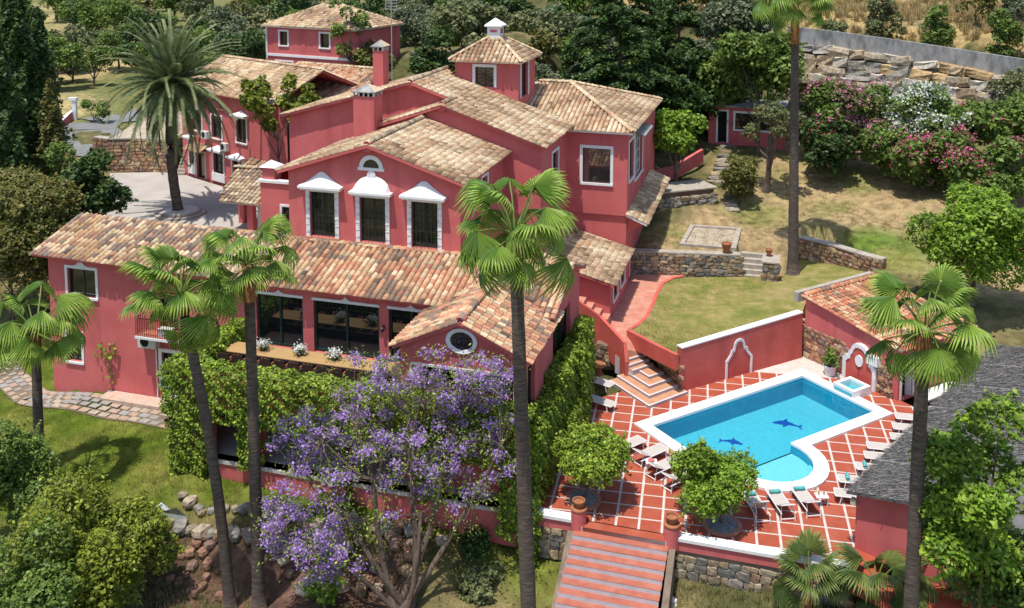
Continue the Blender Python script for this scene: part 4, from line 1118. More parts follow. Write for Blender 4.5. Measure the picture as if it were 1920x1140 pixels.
# entrance porch in the courtyard
porch = thing('entrance_porch', X(-21.5, 9.5, 5), 'small tiled entrance porch roof on posts beside the courtyard palm', 'porch')
pr_ = Roof(porch, 300)
slope_ab(pr_, 0, 0, 'grey', [(-23.5, 8.3, 7.6), (-20.35, 8.2, 7.6), (-22.3, 12.2, 9.0), (-24.6, 12.0, 9.0)], side='cream', thick=.12)
p_ = pr_.tiles and pr_.tiles[0][2]
pr_.ridge(X(-24.6, 12.0, 9.05), X(-22.3, 12.2, 9.05), 'grey', p_)
pr_.finish()
for (a, b, m_) in ((-21.6, 8.7, 'stucco'), (-20.7, 8.6, 'cream'), (-22.6, 11.8, 'stucco'), (-24.2, 11.7, 'stucco')):
    mb = MB(); mb.box(X(a, b, 4.9), d1 * .45, d2 * .45, UP * 2.75); mb.build('post', M[m_], porch)
# air conditioners on the courtyard wing and under the balcony
ac_unit(fbw.p(3.55, 0, 8.75), BWu, BWn, 'white air conditioner box high on the courtyard wall, nearer the stone steps')
ac_unit(fbw.p(6.35, 0, 8.1), BWu, BWn, 'white air conditioner box on the courtyard wall, above the second hood')
ac_unit(fr.p(-20.95, 0, 2.55), d1, -d2, 'white air conditioner box hanging below the iron balcony', 1.2, .72, .42)
# balcony
bal = thing('balcony', fr.p(-19.4, .4, 3.3), 'small tiled balcony with dark iron railing on the left wing', 'balcony')
mb = MB(); fr.box(mb, -20.75, -17.9, 0.0, .95, 3.28, 3.42); mb.build('slab', M['white'], bal)
mb = MB(); fr.box(mb, -20.7, -17.95, 0.01, .9, 3.421, 3.45); mb.build('floor_tiles', M['stepred'], bal)
for k in range(20):
    s = -20.7 + 2.72 * k / 19; mb = MB(); fr.box(mb, s, s + .022, .90, .922, 3.42, 4.45); mb.build('baluster', M['rediron'], bal)
for s in (-20.7, -17.98):
    for k in range(5): mb = MB(); fr.box(mb, s, s + .022, .1 + .17 * k, .122 + .17 * k, 3.42, 4.45); mb.build('baluster', M['rediron'], bal)
mb = MB(); fr.box(mb, -20.72, -17.94, .885, .935, 4.451, 4.50); fr.box(mb, -20.72, -20.67, .0, .884, 4.451, 4.5); fr.box(mb, -17.99, -17.94, .0, .884, 4.451, 4.5); mb.build('handrail', M['rediron'], bal)
mb = MB(); mb.tube([fr.p(-20.05, .06, 2.6), fr.p(-20.05, .06, -.6)], .035, 6); tag(mb.build('drain_pipe', M['white'], loc=fr.p(-20.05, .06, -.6)), 'thin white drain pipe running down the left wing below the balcony', 'pipe')
mb = MB(); fr.box(mb, -19.4, -18.6, .3, .75, 3.452, 3.9); tag(mb.build('balcony_bench', M['acbox'], loc=fr.p(-19, .5, 3.452)), 'pale low bench box standing on the iron balcony', 'bench')
wall_light('wall_lamp', fr.p(-6.0, .0, 5.3), -d2, 'small lantern on the red pier between the dining room glass doors')
# tv aerial
mb = MB(); q = X(-14.5, 17.5, 14.5); mb.tube([q, q + UP * 7.2], .04, 6)
for k in range(6): mb.tube([q + UP * (5.9 + .22 * k) - d1 * .45, q + UP * (5.9 + .22 * k) + d1 * .45], .02, 5)
mb.tube([q + UP * 5.8 - d1 * .45, q + UP * 7.1 - d1 * .45], .02, 5); mb.tube([q + UP * 5.8 + d1 * .45, q + UP * 7.1 + d1 * .45], .02, 5)
tag(mb.build('television_aerial', M['brass'], loc=q), 'grey television aerial on a tall mast behind the chimneys', 'aerial')
# ------------------------------------------------------------------ stones
def stone_mesh(seed, tint, rough=.16, sq=.55):
    r = random.Random(seed); vs, ids = [], {}
    for i in (-1, 0, 1):
        for j in (-1, 0, 1):
            for k in (-1, 0, 1):
                if i == j == k == 0: continue
                v = Vector((i, j, k)); l = v.length
                v = v * (sq + (1 - sq) / l) * .5
                v += Vector([r.uniform(-rough, rough) * .5 for _ in range(3)])
                ids[(i, j, k)] = len(vs); vs.append(v)
    fs = []
    for ax in range(3):
        for sg in (-1, 1):
            o = [a for a in range(3) if a != ax]
            for p in (-1, 0):
                for q in (-1, 0):
                    def key(a, b):
                        t = [0, 0, 0]; t[ax] = sg; t[o[0]] = a; t[o[1]] = b; return ids[tuple(t)]
                    f = [key(p, q), key(p + 1, q), key(p + 1, q + 1), key(p, q + 1)]
                    n = (vs[f[1]] - vs[f[0]]).cross(vs[f[2]] - vs[f[1]])
                    if n.dot(sum((vs[i] for i in f), Vector())) < 0: f = f[::-1]
                    fs.append(tuple(f))
    return vs, fs, tint
STONE_PAL = {'wall': [(.30, .23, .15), (.22, .19, .16), (.36, .27, .16), (.17, .16, .15), (.27, .17, .10), (.40, .33, .23)],
             'rust': [(.34, .20, .11), (.28, .16, .10), (.40, .28, .16), (.22, .15, .11), (.46, .36, .25), (.30, .18, .14)],
             'boulder': [(.42, .34, .24), (.36, .27, .17), (.46, .41, .33), (.44, .30, .15), (.38, .34, .29)],
             'river': [(.30, .25, .185), (.36, .29, .21), (.22, .20, .165), (.33, .245, .15), (.27, .25, .22)],
             'scree': [(.25, .135, .09), (.20, .11, .08), (.30, .17, .11), (.17, .11, .085)]}
SM = {}
def stone_data(pal, k, sq=.55, rough=.16):
    key = (pal, k, sq)
    if key not in SM:
        vs, fs, t = stone_mesh(hash(key) % 9973 if False else (sum(map(ord, pal)) * 31 + k * 7), STONE_PAL[pal][k % len(STONE_PAL[pal])], rough, sq)
        mb = MB(); mb.mesh(vs, fs, 0, t); SM[key] = (mb.data('stone', M['stone']), vs, fs, t)
    return SM[key]

def stonework(root, f, s0, s1, z0, z1, pal, size=(.45, .32), objs=True, proud=.1, fill=1.0, name='stone'):
    """courses of uneven stones set in the mortar face of frame f; z0, z1 may be functions of s"""
    zf0 = z0 if callable(z0) else (lambda s: z0)
    zf1 = z1 if callable(z1) else (lambda s: z1)
    ol = Vector(root['_o']); mb = MB()
    H_ = max(zf1(s0), zf1(s1)); z = min(zf0(s0), zf0(s1)); row = 0
    while z < H_ - .05:
        h = size[1] * rnd.uniform(.75, 1.3); s = s0 + rnd.uniform(-.2, 0)
        while s < s1 - .05:
            w = size[0] * rnd.uniform(.6, 1.6)
            c = min(s + w / 2, s1 - .05)
            if zf0(c) - .1 <= z and z + h * .75 <= zf1(c) and c > s0 and rnd.random() < fill:
                me, vs, fs, t = stone_data(pal, rnd.randrange(10))
                m3 = Matrix((f.u, f.n, UP)).transposed().to_4x4()
                dd = proud * rnd.uniform(1.4, 2.2)
                m4 = Matrix.Translation(f.p(c, -dd * .5 + proud * rnd.uniform(.3, 1.0), z + h / 2) - ol) @ m3 @ Matrix.Rotation(rnd.uniform(-.12, .12), 4, 'Y') @ Matrix.Diagonal((w * 1.02, dd * 1.6, h * 1.04, 1))
                if objs: place(name, me, root, m4)
                else: mb.mesh([m4 @ v + ol for v in vs], fs, 0, t)
            s += w
        z += h; row += 1
    if not objs:
        o = mb.build(name + 'work', M['stone'], root); o['kind'] = 'stuff'

# ------------------------------------------------------------------ terrace front: red band, white cap, stones
def terrace_wall(a0, a1, zb, label):
    t = thing('terrace_wall', X((a0 + a1) / 2, -9.1, 0), label, 'retaining wall')
    f = FB(-9.1)
    mb = MB(); f.box(mb, a0, a1, -.45, .06, .02, .16); mb.build('cap', M['white'], t)
    mb = MB(); f.box(mb, a0, a1, -.4, .0, -.42, .02); mb.build('red_band', M['stucco'], t)
    mb = MB(); f.box(mb, a0, a1, -.4, -.06, zb, -.421); mb.build('mortar_wall', M['mortar'], t)
    stonework(t, Fr(f.o + f.n * -.06, f.u, f.n), a0 + .1, a1 - .1, zb, -.44, 'wall', (.48, .36), True, .07)
    return t
terrace_wall(3.1, 5.45, -1.9, 'stone terrace wall with white cap, left of the striped stairway')
terrace_wall(10.0, 17.0, -2.0, 'stone terrace wall with white cap, right of the striped stairway')
for a, lab in ((5.72, 'left'), (9.78, 'right')):
    p = X(a, -9.0, 0)
    t = thing('gate_post', X(a, -9.0, -.45), 'round pink gate post at the top of the striped stairway, %s side' % lab, 'post')
    mb = MB(); mb.lathe(X(a, -9.0, -.45), [(.30, 0), (.34, .12), (.34, .95), (.30, 1.08)], 16); mb.build('shaft', M['stucco'], t, smooth=False)
    mb = MB(); mb.lathe(X(a, -9.0, .63), [(.36, 0), (.36, .06), (.25, .1)], 16); mb.build('collar', M['terra'], t)
    mb = MB(); mb.lathe(X(a, -9.0, .73), [(.17, 0), (.24, .1), (.27, .25), (.29, .27), (.29, .32), (.24, .32), (.22, .22), (0.02, .2)], 14)
    tag(mb.build('urn', M['terra'], loc=X(a, -9.0, .73)), 'squat terracotta urn on the %s gate post of the striped stairway' % lab, 'urn')
# striped stairway
st = thing('stairway', X(7.75, -9.5, 0), 'wide stairway of red treads and grey risers leading down from the terrace', 'stairs')
mb = MB(); FB(-9.1).box(mb, 5.95, 9.55, -.3, .18, -.2, .0); mb.build('landing', M['panel'], st)
for k in range(13):
    b1 = -9.28 - k * .36; z = -.20 * (k + 1); sh = -.02 * k
    mb = MB(); mb.box(X(5.6 + sh, b1 - .36, z - .03), d1 * 4.1, d2 * .36, UP * .03); mb.build('tread', M['stepred'], st)
    mb = MB(); mb.box(X(5.6 + sh, b1, z), d1 * 4.1, d2 * .04, UP * .198); mb.build('riser', M['stepgrey'], st)
for a in (5.3, 9.7):
    mb = MB(); mb.hexa([X(a, -14.5, -3.9), X(a + .28, -14.5, -3.9), X(a + .28, -9.3, -3.2), X(a, -9.3, -3.2), X(a, -14.5, -3.1), X(a + .28, -14.5, -3.1), X(a + .28, -9.3, -.25), X(a, -9.3, -.25)]); mb.build('side_wall', M['mortar'], st)

# ------------------------------------------------------------------ arcade under the dining terrace
arc_ = thing('arcade', X(-6, -6.5, 0), 'red arcade carrying the dining terrace, its piers and parapet overgrown with ivy', 'arcade')
f = FB(-9.1)
mb = MB(); f.box(mb, -14.4, 3.1, -5.7, .12, -.06, .1); mb.build('floor', M['strip'], arc_)
mb = MB(); f.box(mb, -14.4, 3.1, -.3, .06, -1.6, -.061); mb.build('red_band', M['stucco'], arc_)
mb = MB(); f.box(mb, -14.5, -2.9, -5.68, -.3, 3.1, ZD); mb.build('terrace_slab', M['darkfloor'], arc_)
mb = MB(); panel(mb, f, -14.5, 3.1, .1, 4.35, [(-12.7, -10.95, .1, 2.65), (-10.0, -6.2, .1, 2.45), (-5.2, -1.7, .1, 2.45), (-.7, 2.3, .1, 2.45)], .45); f.box(mb, -14.5, 3.1, -.35, -.02, 4.3, 4.4); mb.build('pier_wall', M['stucco'], arc_)
mb = MB(); panel(mb, FB(-5.6), -14.5, 3.1, .1, 3.1); mb.build('back_wall', M['stucco'], arc_)
mb = MB(); panel(mb, FL(-14.5), 5.6, 9.1, -1, 4.35); mb.build('end_wall', M['stucco'], arc_)

# ------------------------------------------------------------------ garden walls round the pool
gw = thing('garden_wall', WA0 + (WA1 - WA0) / 2, 'long orange-red garden wall with white top and a white curved arch outline', 'wall')
fg = Fr(WA0, (WA1 - WA0).normalized(), Vector(((WA1 - WA0).y, -(WA1 - WA0).x, 0)).normalized()); LWg = (WA1 - WA0).length
mb = MB(); z0_, z1_ = 2.55, 2.85
mb.hexa([fg.p(0, 0, -.3), fg.p(LWg, 0, -.3), fg.p(LWg, -.4, -.3), fg.p(0, -.4, -.3), fg.p(0, 0, z0_), fg.p(LWg, 0, z1_), fg.p(LWg, -.4, z1_), fg.p(0, -.4, z0_)]); mb.build('wall', M['stucco2'], gw)
mb = MB(); mb.hexa([fg.p(-.02, .03, z0_), fg.p(LWg, .03, z1_), fg.p(LWg, -.43, z1_), fg.p(-.02, -.43, z0_), fg.p(-.02, .03, z0_ + .07), fg.p(LWg, .03, z1_ + .07), fg.p(LWg, -.43, z1_ + .07), fg.p(-.02, -.43, z0_ + .07)]); mb.build('cap', M['white'], gw)
AR = [(-.95, 0), (-.95, 1.05), (-.62, 1.42), (-.56, 1.62), (-.42, 1.62), (-.36, 1.82), (-.33, 1.98), (-.24, 2.13), (-.1, 2.2)]
AR = AR + [(-x, y) for x, y in AR[::-1]]
mb = MB(); sc = 4.25; wd = .075
for (x0, y0), (x1, y1) in zip(AR, AR[1:]):
    t = Vector((x1 - x0, y1 - y0)); l = t.length
    if l < 1e-4: continue
    t /= l; n_ = Vector((-t.y, t.x)) * wd; e = t * .03
    c = [(x0 - e.x - n_.x, y0 - e.y - n_.y), (x1 + e.x - n_.x, y1 + e.y - n_.y), (x1 + e.x + n_.x, y1 + e.y + n_.y), (x0 - e.x + n_.x, y0 - e.y + n_.y)]
    mb.hexa([fg.p(sc + a, -.01, b) for a, b in c] + [fg.p(sc + a, .05, b) for a, b in c])
mb.build('arch_moulding', M['white'], gw)

# low wall beside the ramp and parapet of the side steps
def strip_wall(name, pts, tops, bots, thick, mat, label, cat='wall', cap=None):
    t = thing(name, Vector((pts[0].x, pts[0].y, bots[0])), label, cat)
    mb = MB(); mc = MB()
    for i in range(len(pts) - 1):
        a, b = Vector((pts[i].x, pts[i].y, 0)), Vector((pts[i + 1].x, pts[i + 1].y, 0)); d_ = (b - a).normalized(); n_ = Vector((d_.y, -d_.x, 0)) * thick / 2
        mb.hexa([a - n_ + UP * bots[i], b - n_ + UP * bots[i + 1], b + n_ + UP * bots[i + 1], a + n_ + UP * bots[i], a - n_ + UP * tops[i], b - n_ + UP * tops[i + 1], b + n_ + UP * tops[i + 1], a + n_ + UP * tops[i]])
        if cap:
            m_ = n_ * 1.12
            mc.hexa([a - m_ + UP * tops[i], b - m_ + UP * tops[i + 1], b + m_ + UP * tops[i + 1], a + m_ + UP * tops[i], a - m_ + UP * (tops[i] + .06), b - m_ + UP * (tops[i + 1] + .06), b + m_ + UP * (tops[i + 1] + .06), a + m_ + UP * (tops[i] + .06)])
    mb.build('wall', M[mat], t)
    if cap: mc.build('cap', M[cap], t)
    return t
strip_wall('low_wall', [G(1178, 621, 2.2), G(1225, 646, 2.3), G(1270, 668, 2.4)], [2.3, 2.4, 2.5], [1.3, 1.5, 1.6], .22, 'stucco2', 'low sloping red wall edging the side lawn above the corner steps')
strip_wall('step_parapet', [X(1.2, 7.5), X(3.4, 7.5), G(1172, 650, 1.9), G(1175, 690, .8)], [4.1, 2.75, 2.15, 1.15], [.9, .6, .2, -.2], .2, 'stucco2', 'sloping red parapet beside the steps in front of the annex')
ss = thing('side_steps', X(2.4, 8.0, 2), 'short flight of pale brick steps along the red annex front', 'steps')
for k in range(5):
    mb = MB(); mb.box(X(1.3 + .5 * k, 7.62, 1.0), d1 * .5, d2 * .96, UP * (2.75 - .3 * k)); mb.build('step', M['pathred'], ss)
# corner steps down to the pool, square on plan with the corner to the camera
cs = thing('corner_steps', Vector((7.4, 51.5, 0)), 'tan tiled corner steps with grey risers beside the garden wall', 'steps')
c0 = Vector((7.48, 50.05, 0)); uu, vv = Vector((math.cos(R(35)), math.sin(R(35)), 0)), Vector((math.cos(R(121)), math.sin(R(121)), 0))
for k in range(4):
    o = c0 + uu * (.52 * k) * .55 + vv * (.62 * k) + uu * .25 * k; z = .16 * (k + 1)
    A_, B_ = 2.75 - .60 * k + .2, 3.6 - .68 * k
    mb = MB(); mb.box(o, uu * A_, vv * B_, UP * (z - .04)); mb.build('riser', M['stepgrey'], cs)
    mb = MB(); mb.box(o - uu * .015 - vv * .015 + UP * (z - .04), uu * (A_ + .02), vv * (B_ + .02), UP * .04); mb.build('tread', M['steptan'], cs)
    mb = MB(); mb.box(o - uu * .02 - vv * .02 + UP * (z + .002), uu * (A_ + .02), vv * .13, UP * .006); mb.build('nosing', M['stepgrey'], cs)
    mb = MB(); mb.box(o - uu * .02 + vv * .111 + UP * (z + .002), uu * .13, vv * (B_ - .1), UP * .006); mb.build('nosing', M['stepgrey'], cs)
o = Vector((6.95, 53.05, 0))
for k in range(3):
    q = o + vv * .36 * k
    mb = MB(); mb.box(q, uu * 1.65, vv * .95, UP * (.62 + .16 * (k + 1) - .04)); mb.build('riser', M['stepgrey'], cs)
    mb = MB(); mb.box(q - vv * .015 + UP * (.62 + .16 * (k + 1) - .04), uu * 1.65, vv * .95, UP * .04); mb.build('tread', M['steptan'], cs)
    mb = MB(); mb.box(q - vv * .02 + UP * (.62 + .16 * (k + 1) + .002), uu * 1.65, vv * .13, UP * .006); mb.build('nosing', M['stepgrey'], cs)
# rubble faces beside the corner steps
rw = thing('rubble_wall', Vector((9.2, 53.4, 0)), 'sloping rubble stone wall between the corner steps and the garden wall', 'stone wall')
p0, p1 = Vector((8.6, 54.2, 0)), Vector((9.55, 52.1, 0)); fz = Fr(p0, (p1 - p0).normalized(), Vector((-(p0 - p1).y, (p0 - p1).x, 0)).normalized())
if fz.n.x > 0: fz = Fr(p1, (p0 - p1).normalized(), Vector((-.9, -.4, 0)).normalized())
mb = MB(); fz.box(mb, 0, (p1 - p0).length, -.4, -.02, -.2, 1.75); mb.build('mortar_wall', M['mortar'], rw); stonework(rw, fz, 0, (p1 - p0).length, 0, 1.7, 'rust', (.4, .25), True, .07)
rw = thing('rubble_wall', X(3.9, 6.9, 0), 'rough stone wall below the red step parapet, behind the terracotta table', 'stone wall')
fz = FB(6.7); mb = MB(); fz.box(mb, 3.3, 6.0, -.5, -.02, -.2, 1.35); mb.build('mortar_wall', M['mortar'], rw); stonework(rw, fz, 3.4, 6.0, 0, lambda s: 1.35 - .25 * (s - 3.4), 'rust', (.42, .26), True, .07)

# ------------------------------------------------------------------ stone walls of the upper garden
uw = thing('stone_wall', G(1280, 516, 2.1), 'dry stone retaining wall with pale coping between the two lawns', 'stone wall')
w0, w1 = G(1178, 512, 2.1), G(1387, 520, 2.1); w0.z = w1.z = 0
fz = Fr(w0, (w1 - w0).normalized(), Vector(((w1 - w0).y, -(w1 - w0).x, 0)).normalized()); L_ = (w1 - w0).length
mb = MB(); fz.box(mb, 0, L_, -.55, -.03, 1.2, 3.62); mb.build('mortar_wall', M['mortar'], uw)
mb = MB(); fz.box(mb, 0, L_ + .05, -.62, .06, 3.62, 3.72); mb.build('coping', M['coping'], uw)
stonework(uw, fz, 0, L_, 1.9, 3.6, 'wall', (.42, .24), True, .08)
q0, q1 = G(1387, 518, 2.15), G(1430, 523, 2.15)
gs = thing('garden_steps', q0, 'grey stone steps between the lawns beside the tall palm', 'steps')
for k in range(5):
    o = Vector((q0.x, q0.y, 0)) + d2 * .36 * k; mb = MB(); mb.box(o + UP * 1.5, d1 * 1.75, d2 * .42, UP * (.75 + .28 * k + .0)); mb.build('step', M['coping'], gs)
pier = thing('stone_pier', G(1442, 526, 2.15), 'square dry stone pier at the foot of the grey garden steps', 'stone pier')
o = G(1430, 527, 2.15); mb = MB(); mb.box(Vector((o.x, o.y, 1.6)), d1 * .98, d2 * 1.5, UP * 1.85); mb.build('core', M['mortar'], pier)
fz = Fr(Vector((o.x, o.y, 0)), d1, -d2); stonework(pier, fz, 0, .98, 2.05, 3.4, 'wall', (.36, .24), True, .07)
fz = Fr(Vector((o.x, o.y, 0)) + d1 * .98, d2, d1); stonework(pier, fz, 0, 1.5, 2.05, 3.4, 'wall', (.36, .24), True, .07)
mb = MB(); mb.box(Vector((o.x, o.y, 3.45)) - d1 * .1 - d2 * .1, d1 * 1.2, d2 * 1.8, UP * .1); mb.build('coping', M['coping'], pier)
def urn(name, p, s, label, mat='terra', cat='urn'):
    mb = MB(); mb.lathe(p, [(.20 * s, 0), (.16 * s, .08 * s), (.2 * s, .2 * s), (.34 * s, .5 * s), (.38 * s, .72 * s), (.42 * s, .74 * s), (.42 * s, .8 * s), (.36 * s, .8 * s), (.34 * s, .7 * s), (.02, .66 * s)], 16)
    return tag(mb.build(name, M[mat], loc=p, smooth=False), label, cat)
urn('urn', Vector((*(w0 + (w1 - w0) * .88 + Vector((-(w1 - w0).y, (w1 - w0).x, 0)).normalized() * .28).xy, 3.72)), .9, 'big terracotta urn on the lawn wall left of the grey steps')
urn('urn', Vector((*(G(1440, 522, 2.15) + d2 * .6).xy, 3.55)), .62, 'small terracotta pot on the dry stone pier')
urn('urn', Vector((*G(1470, 475, 3.7).xy, hz(*G(1470, 475, 3.7).xy))), 1.0, 'terracotta urn in the shade beside the tall palm trunk')
urn('urn', Vector((*G(1500, 472, 3.6).xy, hz(*G(1500, 472, 3.6).xy))), .9, 'dark terracotta urn just right of the tall palm trunk')
cw = [G(1498, 478, 2.5), G(1560, 494, 2.5), G(1600, 505, 2.6), G(1652, 520, 2.6)]
uw2 = thing('stone_wall', cw[1], 'curving rubble stone wall above the pool house roof', 'stone wall')
mb = MB(); mc = MB()
for i in range(3):
    a, b = Vector((*cw[i].xy, 0)), Vector((*cw[i + 1].xy, 0)); dd = (b - a).normalized(); fz = Fr(a, dd, Vector((dd.y, -dd.x, 0)))
    ll = (b - a).length; fz.box(mb, 0, ll, -.6, -.03, 1.5, 3.75); fz.box(mc, 0, ll, -.66, .05, 3.75, 3.85)
    stonework(uw2, fz, 0, ll, 2.0, 3.72, 'rust', (.42, .27), True, .08)
mb.build('mortar_wall', M['mortar'], uw2); mc.build('coping', M['coping'], uw2)
# sand bed with a pale stone kerb
sb = thing('sand_bed', G(1330, 445, 3.8), 'rectangular sandy bed edged with pale stone kerbs in the upper lawn', 'sand bed')
cc = [G(1279, 459, 3.82), G(1376, 467, 3.82), G(1386, 428, 3.95), G(1298, 422, 3.95)]
for p in cc: p.z = 3.80
mb = MB(); mb.face([p + UP * .03 for p in cc]); mb.build('sand', M['sand'], sb)
for i in range(4):
    a, b = cc[i], cc[(i + 1) % 4]; d_ = (b - a).normalized(); n_ = d_.cross(UP).normalized() * .16
    e = d_ * .16 * (1 if i % 2 else -1)
    mb = MB(); lo, hi = UP * -.3, UP * .16
    mb.hexa([a - n_ - e + lo, b - n_ + e + lo, b + n_ + e + lo, a + n_ - e + lo, a - n_ - e + hi, b - n_ + e + hi, b + n_ + e + hi, a + n_ - e + hi]); mb.build('kerb', M['coping'], sb)

# ------------------------------------------------------------------ fountain wall, pot and stone wall by the pool
fo = thing('fountain_wall', PP(14.0, 2.95), 'curved red fountain wall with thick white border and round medallion', 'fountain')
ff = Fr(PP(14.0, 2.95), PV, -PU)
PR = [(-1.15, 0), (-1.15, 1.3), (-.92, 1.52), (-.80, 1.52), (-.74, 1.78), (-.58, 1.95), (-.52, 2.15), (-.36, 2.32), (-.15, 2.4)]
PR = PR + [(-x, y) for x, y in PR[::-1]]
inn = [(x * .80, y if y == 0 else y - .16 - .03 * y) for x, y in PR]
mb = MB(); n = len(PR)
for i in range(n - 1):
    mb.hexa([ff.p(*q) for q in ((PR[i][0], -.35, PR[i][1]), (PR[i + 1][0], -.35, PR[i + 1][1]), (inn[i + 1][0], -.35, inn[i + 1][1]), (inn[i][0], -.35, inn[i][1]), (PR[i][0], .05, PR[i][1]), (PR[i + 1][0], .05, PR[i + 1][1]), (inn[i + 1][0], .05, inn[i + 1][1]), (inn[i][0], .05, inn[i][1]))])
mb.build('border', M['white'], fo)
mb = MB(); mb.face([ff.p(x, 0, y) for x, y in inn]); mb.face([ff.p(x, -.3, y) for x, y in inn][::-1]); mb.build('panel', M['stucco2'], fo)
mb = MB(); mb.mesh([ff.p(.26 * math.cos(2 * math.pi * k / 16), d_, 1.42 + .34 * math.sin(2 * math.pi * k / 16)) for d_ in (0, .07) for k in range(16)], [tuple(range(16, 32))] + [(k, (k + 1) % 16, 16 + (k + 1) % 16, 16 + k) for k in range(16)]); mb.build('medallion', M['white'], fo)
mb = MB(); mb.tube([ff.p(0, 0, 1.0), ff.p(0, .14, .98)], .035, 8); mb.build('spout', M['iron'], fo)
mb = MB(); mb.box(PP(13.85, 3.5, 1.55), PU * .9, PV * .75, UP * .5); mb.build('shoulder', M['white'], fo)
fb_ = thing('fountain_basin', PP(12.85, 3.4), 'raised white fountain basin full of turquoise water at the pool edge', 'basin')
o_ = [PP(12.1, 2.72), PP(13.55, 2.72), PP(13.55, 4.15), PP(12.1, 4.15)]; i_ = [PP(12.32, 2.92), PP(13.35, 2.92), PP(13.35, 3.95), PP(12.32, 3.95)]
mb = MB(); ring(mb, o_[::-1], i_[::-1], .0, .52); mb.build('rim', M['white'], fb_)
mb = MB(); mb.face([Vector((p.x, p.y, .12)) for p in i_][::-1]); mb.build('basin_floor', M['basin'], fb_)
mb = MB(); mb.face([Vector((p.x, p.y, .40)) for p in i_][::-1]); mb.build('water', M['water'], fb_)
mb = MB(); f3 = Fr(PP(12.1, 2.72), PV, -PU); f3.box(mb, .1, 1.33, .0, .012, .16, .36); mb.build('tile_band', M['basin'], fb_)
pw = thing('stone_wall', PP(14.3, .5), 'rough stone wall behind the potted bush between garden wall and fountain', 'stone wall')
fz = Fr(PP(14.25, 0), PV, -PU); mb = MB(); fz.box(mb, -1.6, 1.9, -.8, -.03, -.2, 2.2); mb.build('mortar_wall', M['mortar'], pw); stonework(pw, fz, -1.6, 1.9, 0, 2.2, 'rust', (.42, .28), True, .09)
mb = MB(); fz.box(mb, -1.6, 1.9, -.85, .04, 2.2, 2.3); mb.build('coping', M['coping'], pw)
pw = thing('stone_pier', PP(14.3, 4.5), 'rough stone pier between the fountain wall and the pool house', 'stone pier')
fz = Fr(PP(14.15, 0), PV, -PU); mb = MB(); fz.box(mb, 4.15, 4.95, -.8, -.03, -.2, 1.75); mb.build('core', M['mortar'], pw); stonework(pw, fz, 4.15, 4.95, 0, 1.8, 'rust', (.36, .25), True, .09)
fz = Fr(PP(14.15, 4.95), PU, PV); stonework(pw, fz, 0, .8, 0, 1.75, 'rust', (.36, .25), True, .07)
p = Vector((18.72, 54.2, 0.0)); mb = MB(); mb.lathe(p, [(.26, 0), (.30, .05), (.34, .5), (.40, .52), (.40, .6), (.33, .6), (.31, .52)], 18)
pt = thing('plant_pot', p, 'white plant pot with red earth by the stone wall near the fountain', 'plant pot')
mb.build('pot', M['white'], pt); mb = MB(); mb.lathe(p + UP * .5, [(.31, 0), (.3, .03)], 16); mb.build('earth', M['stucco2'], pt)

# ------------------------------------------------------------------ pool house
ph = thing('pool_house', PH, 'small red pool house with single-pitch clay tile roof behind the fountain', 'house')
fl = Fr(PH, -PV, -PU); ffp = Fr(PH, PU, PV)
mb = MB(); panel(mb, fl, 0, 6.7, -.1, 2.8, top=[(0, 2.8), (6.7, 2.8), (6.7, 3.75), (0, 2.92)]); mb.build('wall', M['stucco'], ph)
mb = MB(); panel(mb, ffp, 0, 6.4, -.1, 2.85, [(.3, 1.22, .02, 2.15), (2.75, 3.75, 1.05, 2.05)], .3); mb.build('wall', M['stucco'], ph)
mb = MB(); panel(mb, Fr(PH + PU * 6.4 - PV * 6.7, PV, PU), 0, 6.7, -.1, 2.9); mb.build('wall', M['stucco'], ph)
mb = MB(); panel(mb, Fr(PH + PU * 6.4 - PV * 6.7, -PU, -PV), 0, 6.4, -.1, 3.75); mb.build('wall', M['stucco'], ph)
w = window(ph, ffp, .3, 1.22, .02, 2.15, rev=.28, sur=.14, bars=(0, 0), bar='iron', sill=False, name='door', glass='dark')
mb = MB(); mb.hexa([ffp.p(*q) for q in ((1.2, -.02, .03), (1.15, -.02, .03), (.95, -.26, .03), (1.0, -.26, .03), (1.2, -.02, 2.12), (1.15, -.02, 2.12), (.95, -.26, 2.12), (1.0, -.26, 2.12))]); mb.build('door_leaf', M['white'], w)
window(ph, ffp, 2.75, 3.75, 1.05, 2.05, rev=.25, sur=.14, bars=(1, 1), bar='white')
rp = Roof(ph, 300); sl = (-PV * 6.9 + UP * .88).normalized()
rr_ = rp.plane(PH - PU * .12 + PV * .28 + UP * 2.93, PU, sl, [(0, 0), (6.7, 0), (6.7, 7.05), (0, 7.05)], 'pool', thick=.1)
hi_ = PH - PV * 6.75 + UP * 3.9
rp.ridge(hi_ - PU * .1, hi_ + PU * 6.5, 'pool', rr_, up=.02); rp.finish()
mb = MB(); mb.box(hi_ - PU * .3 - PV * .3 - UP * .5, PU * 7.0, PV * -.35, UP * .6); mb.build('back_coping', M['coping'], ph)
mb = MB(); mb.box(PH + PU * 1.4 + PV * .05 + UP * .0, PU * 4.5, PV * .9, UP * .1); tag(mb.build('white_step', M['white'], loc=PH + PU * 3), 'long white step along the front of the pool house', 'step')

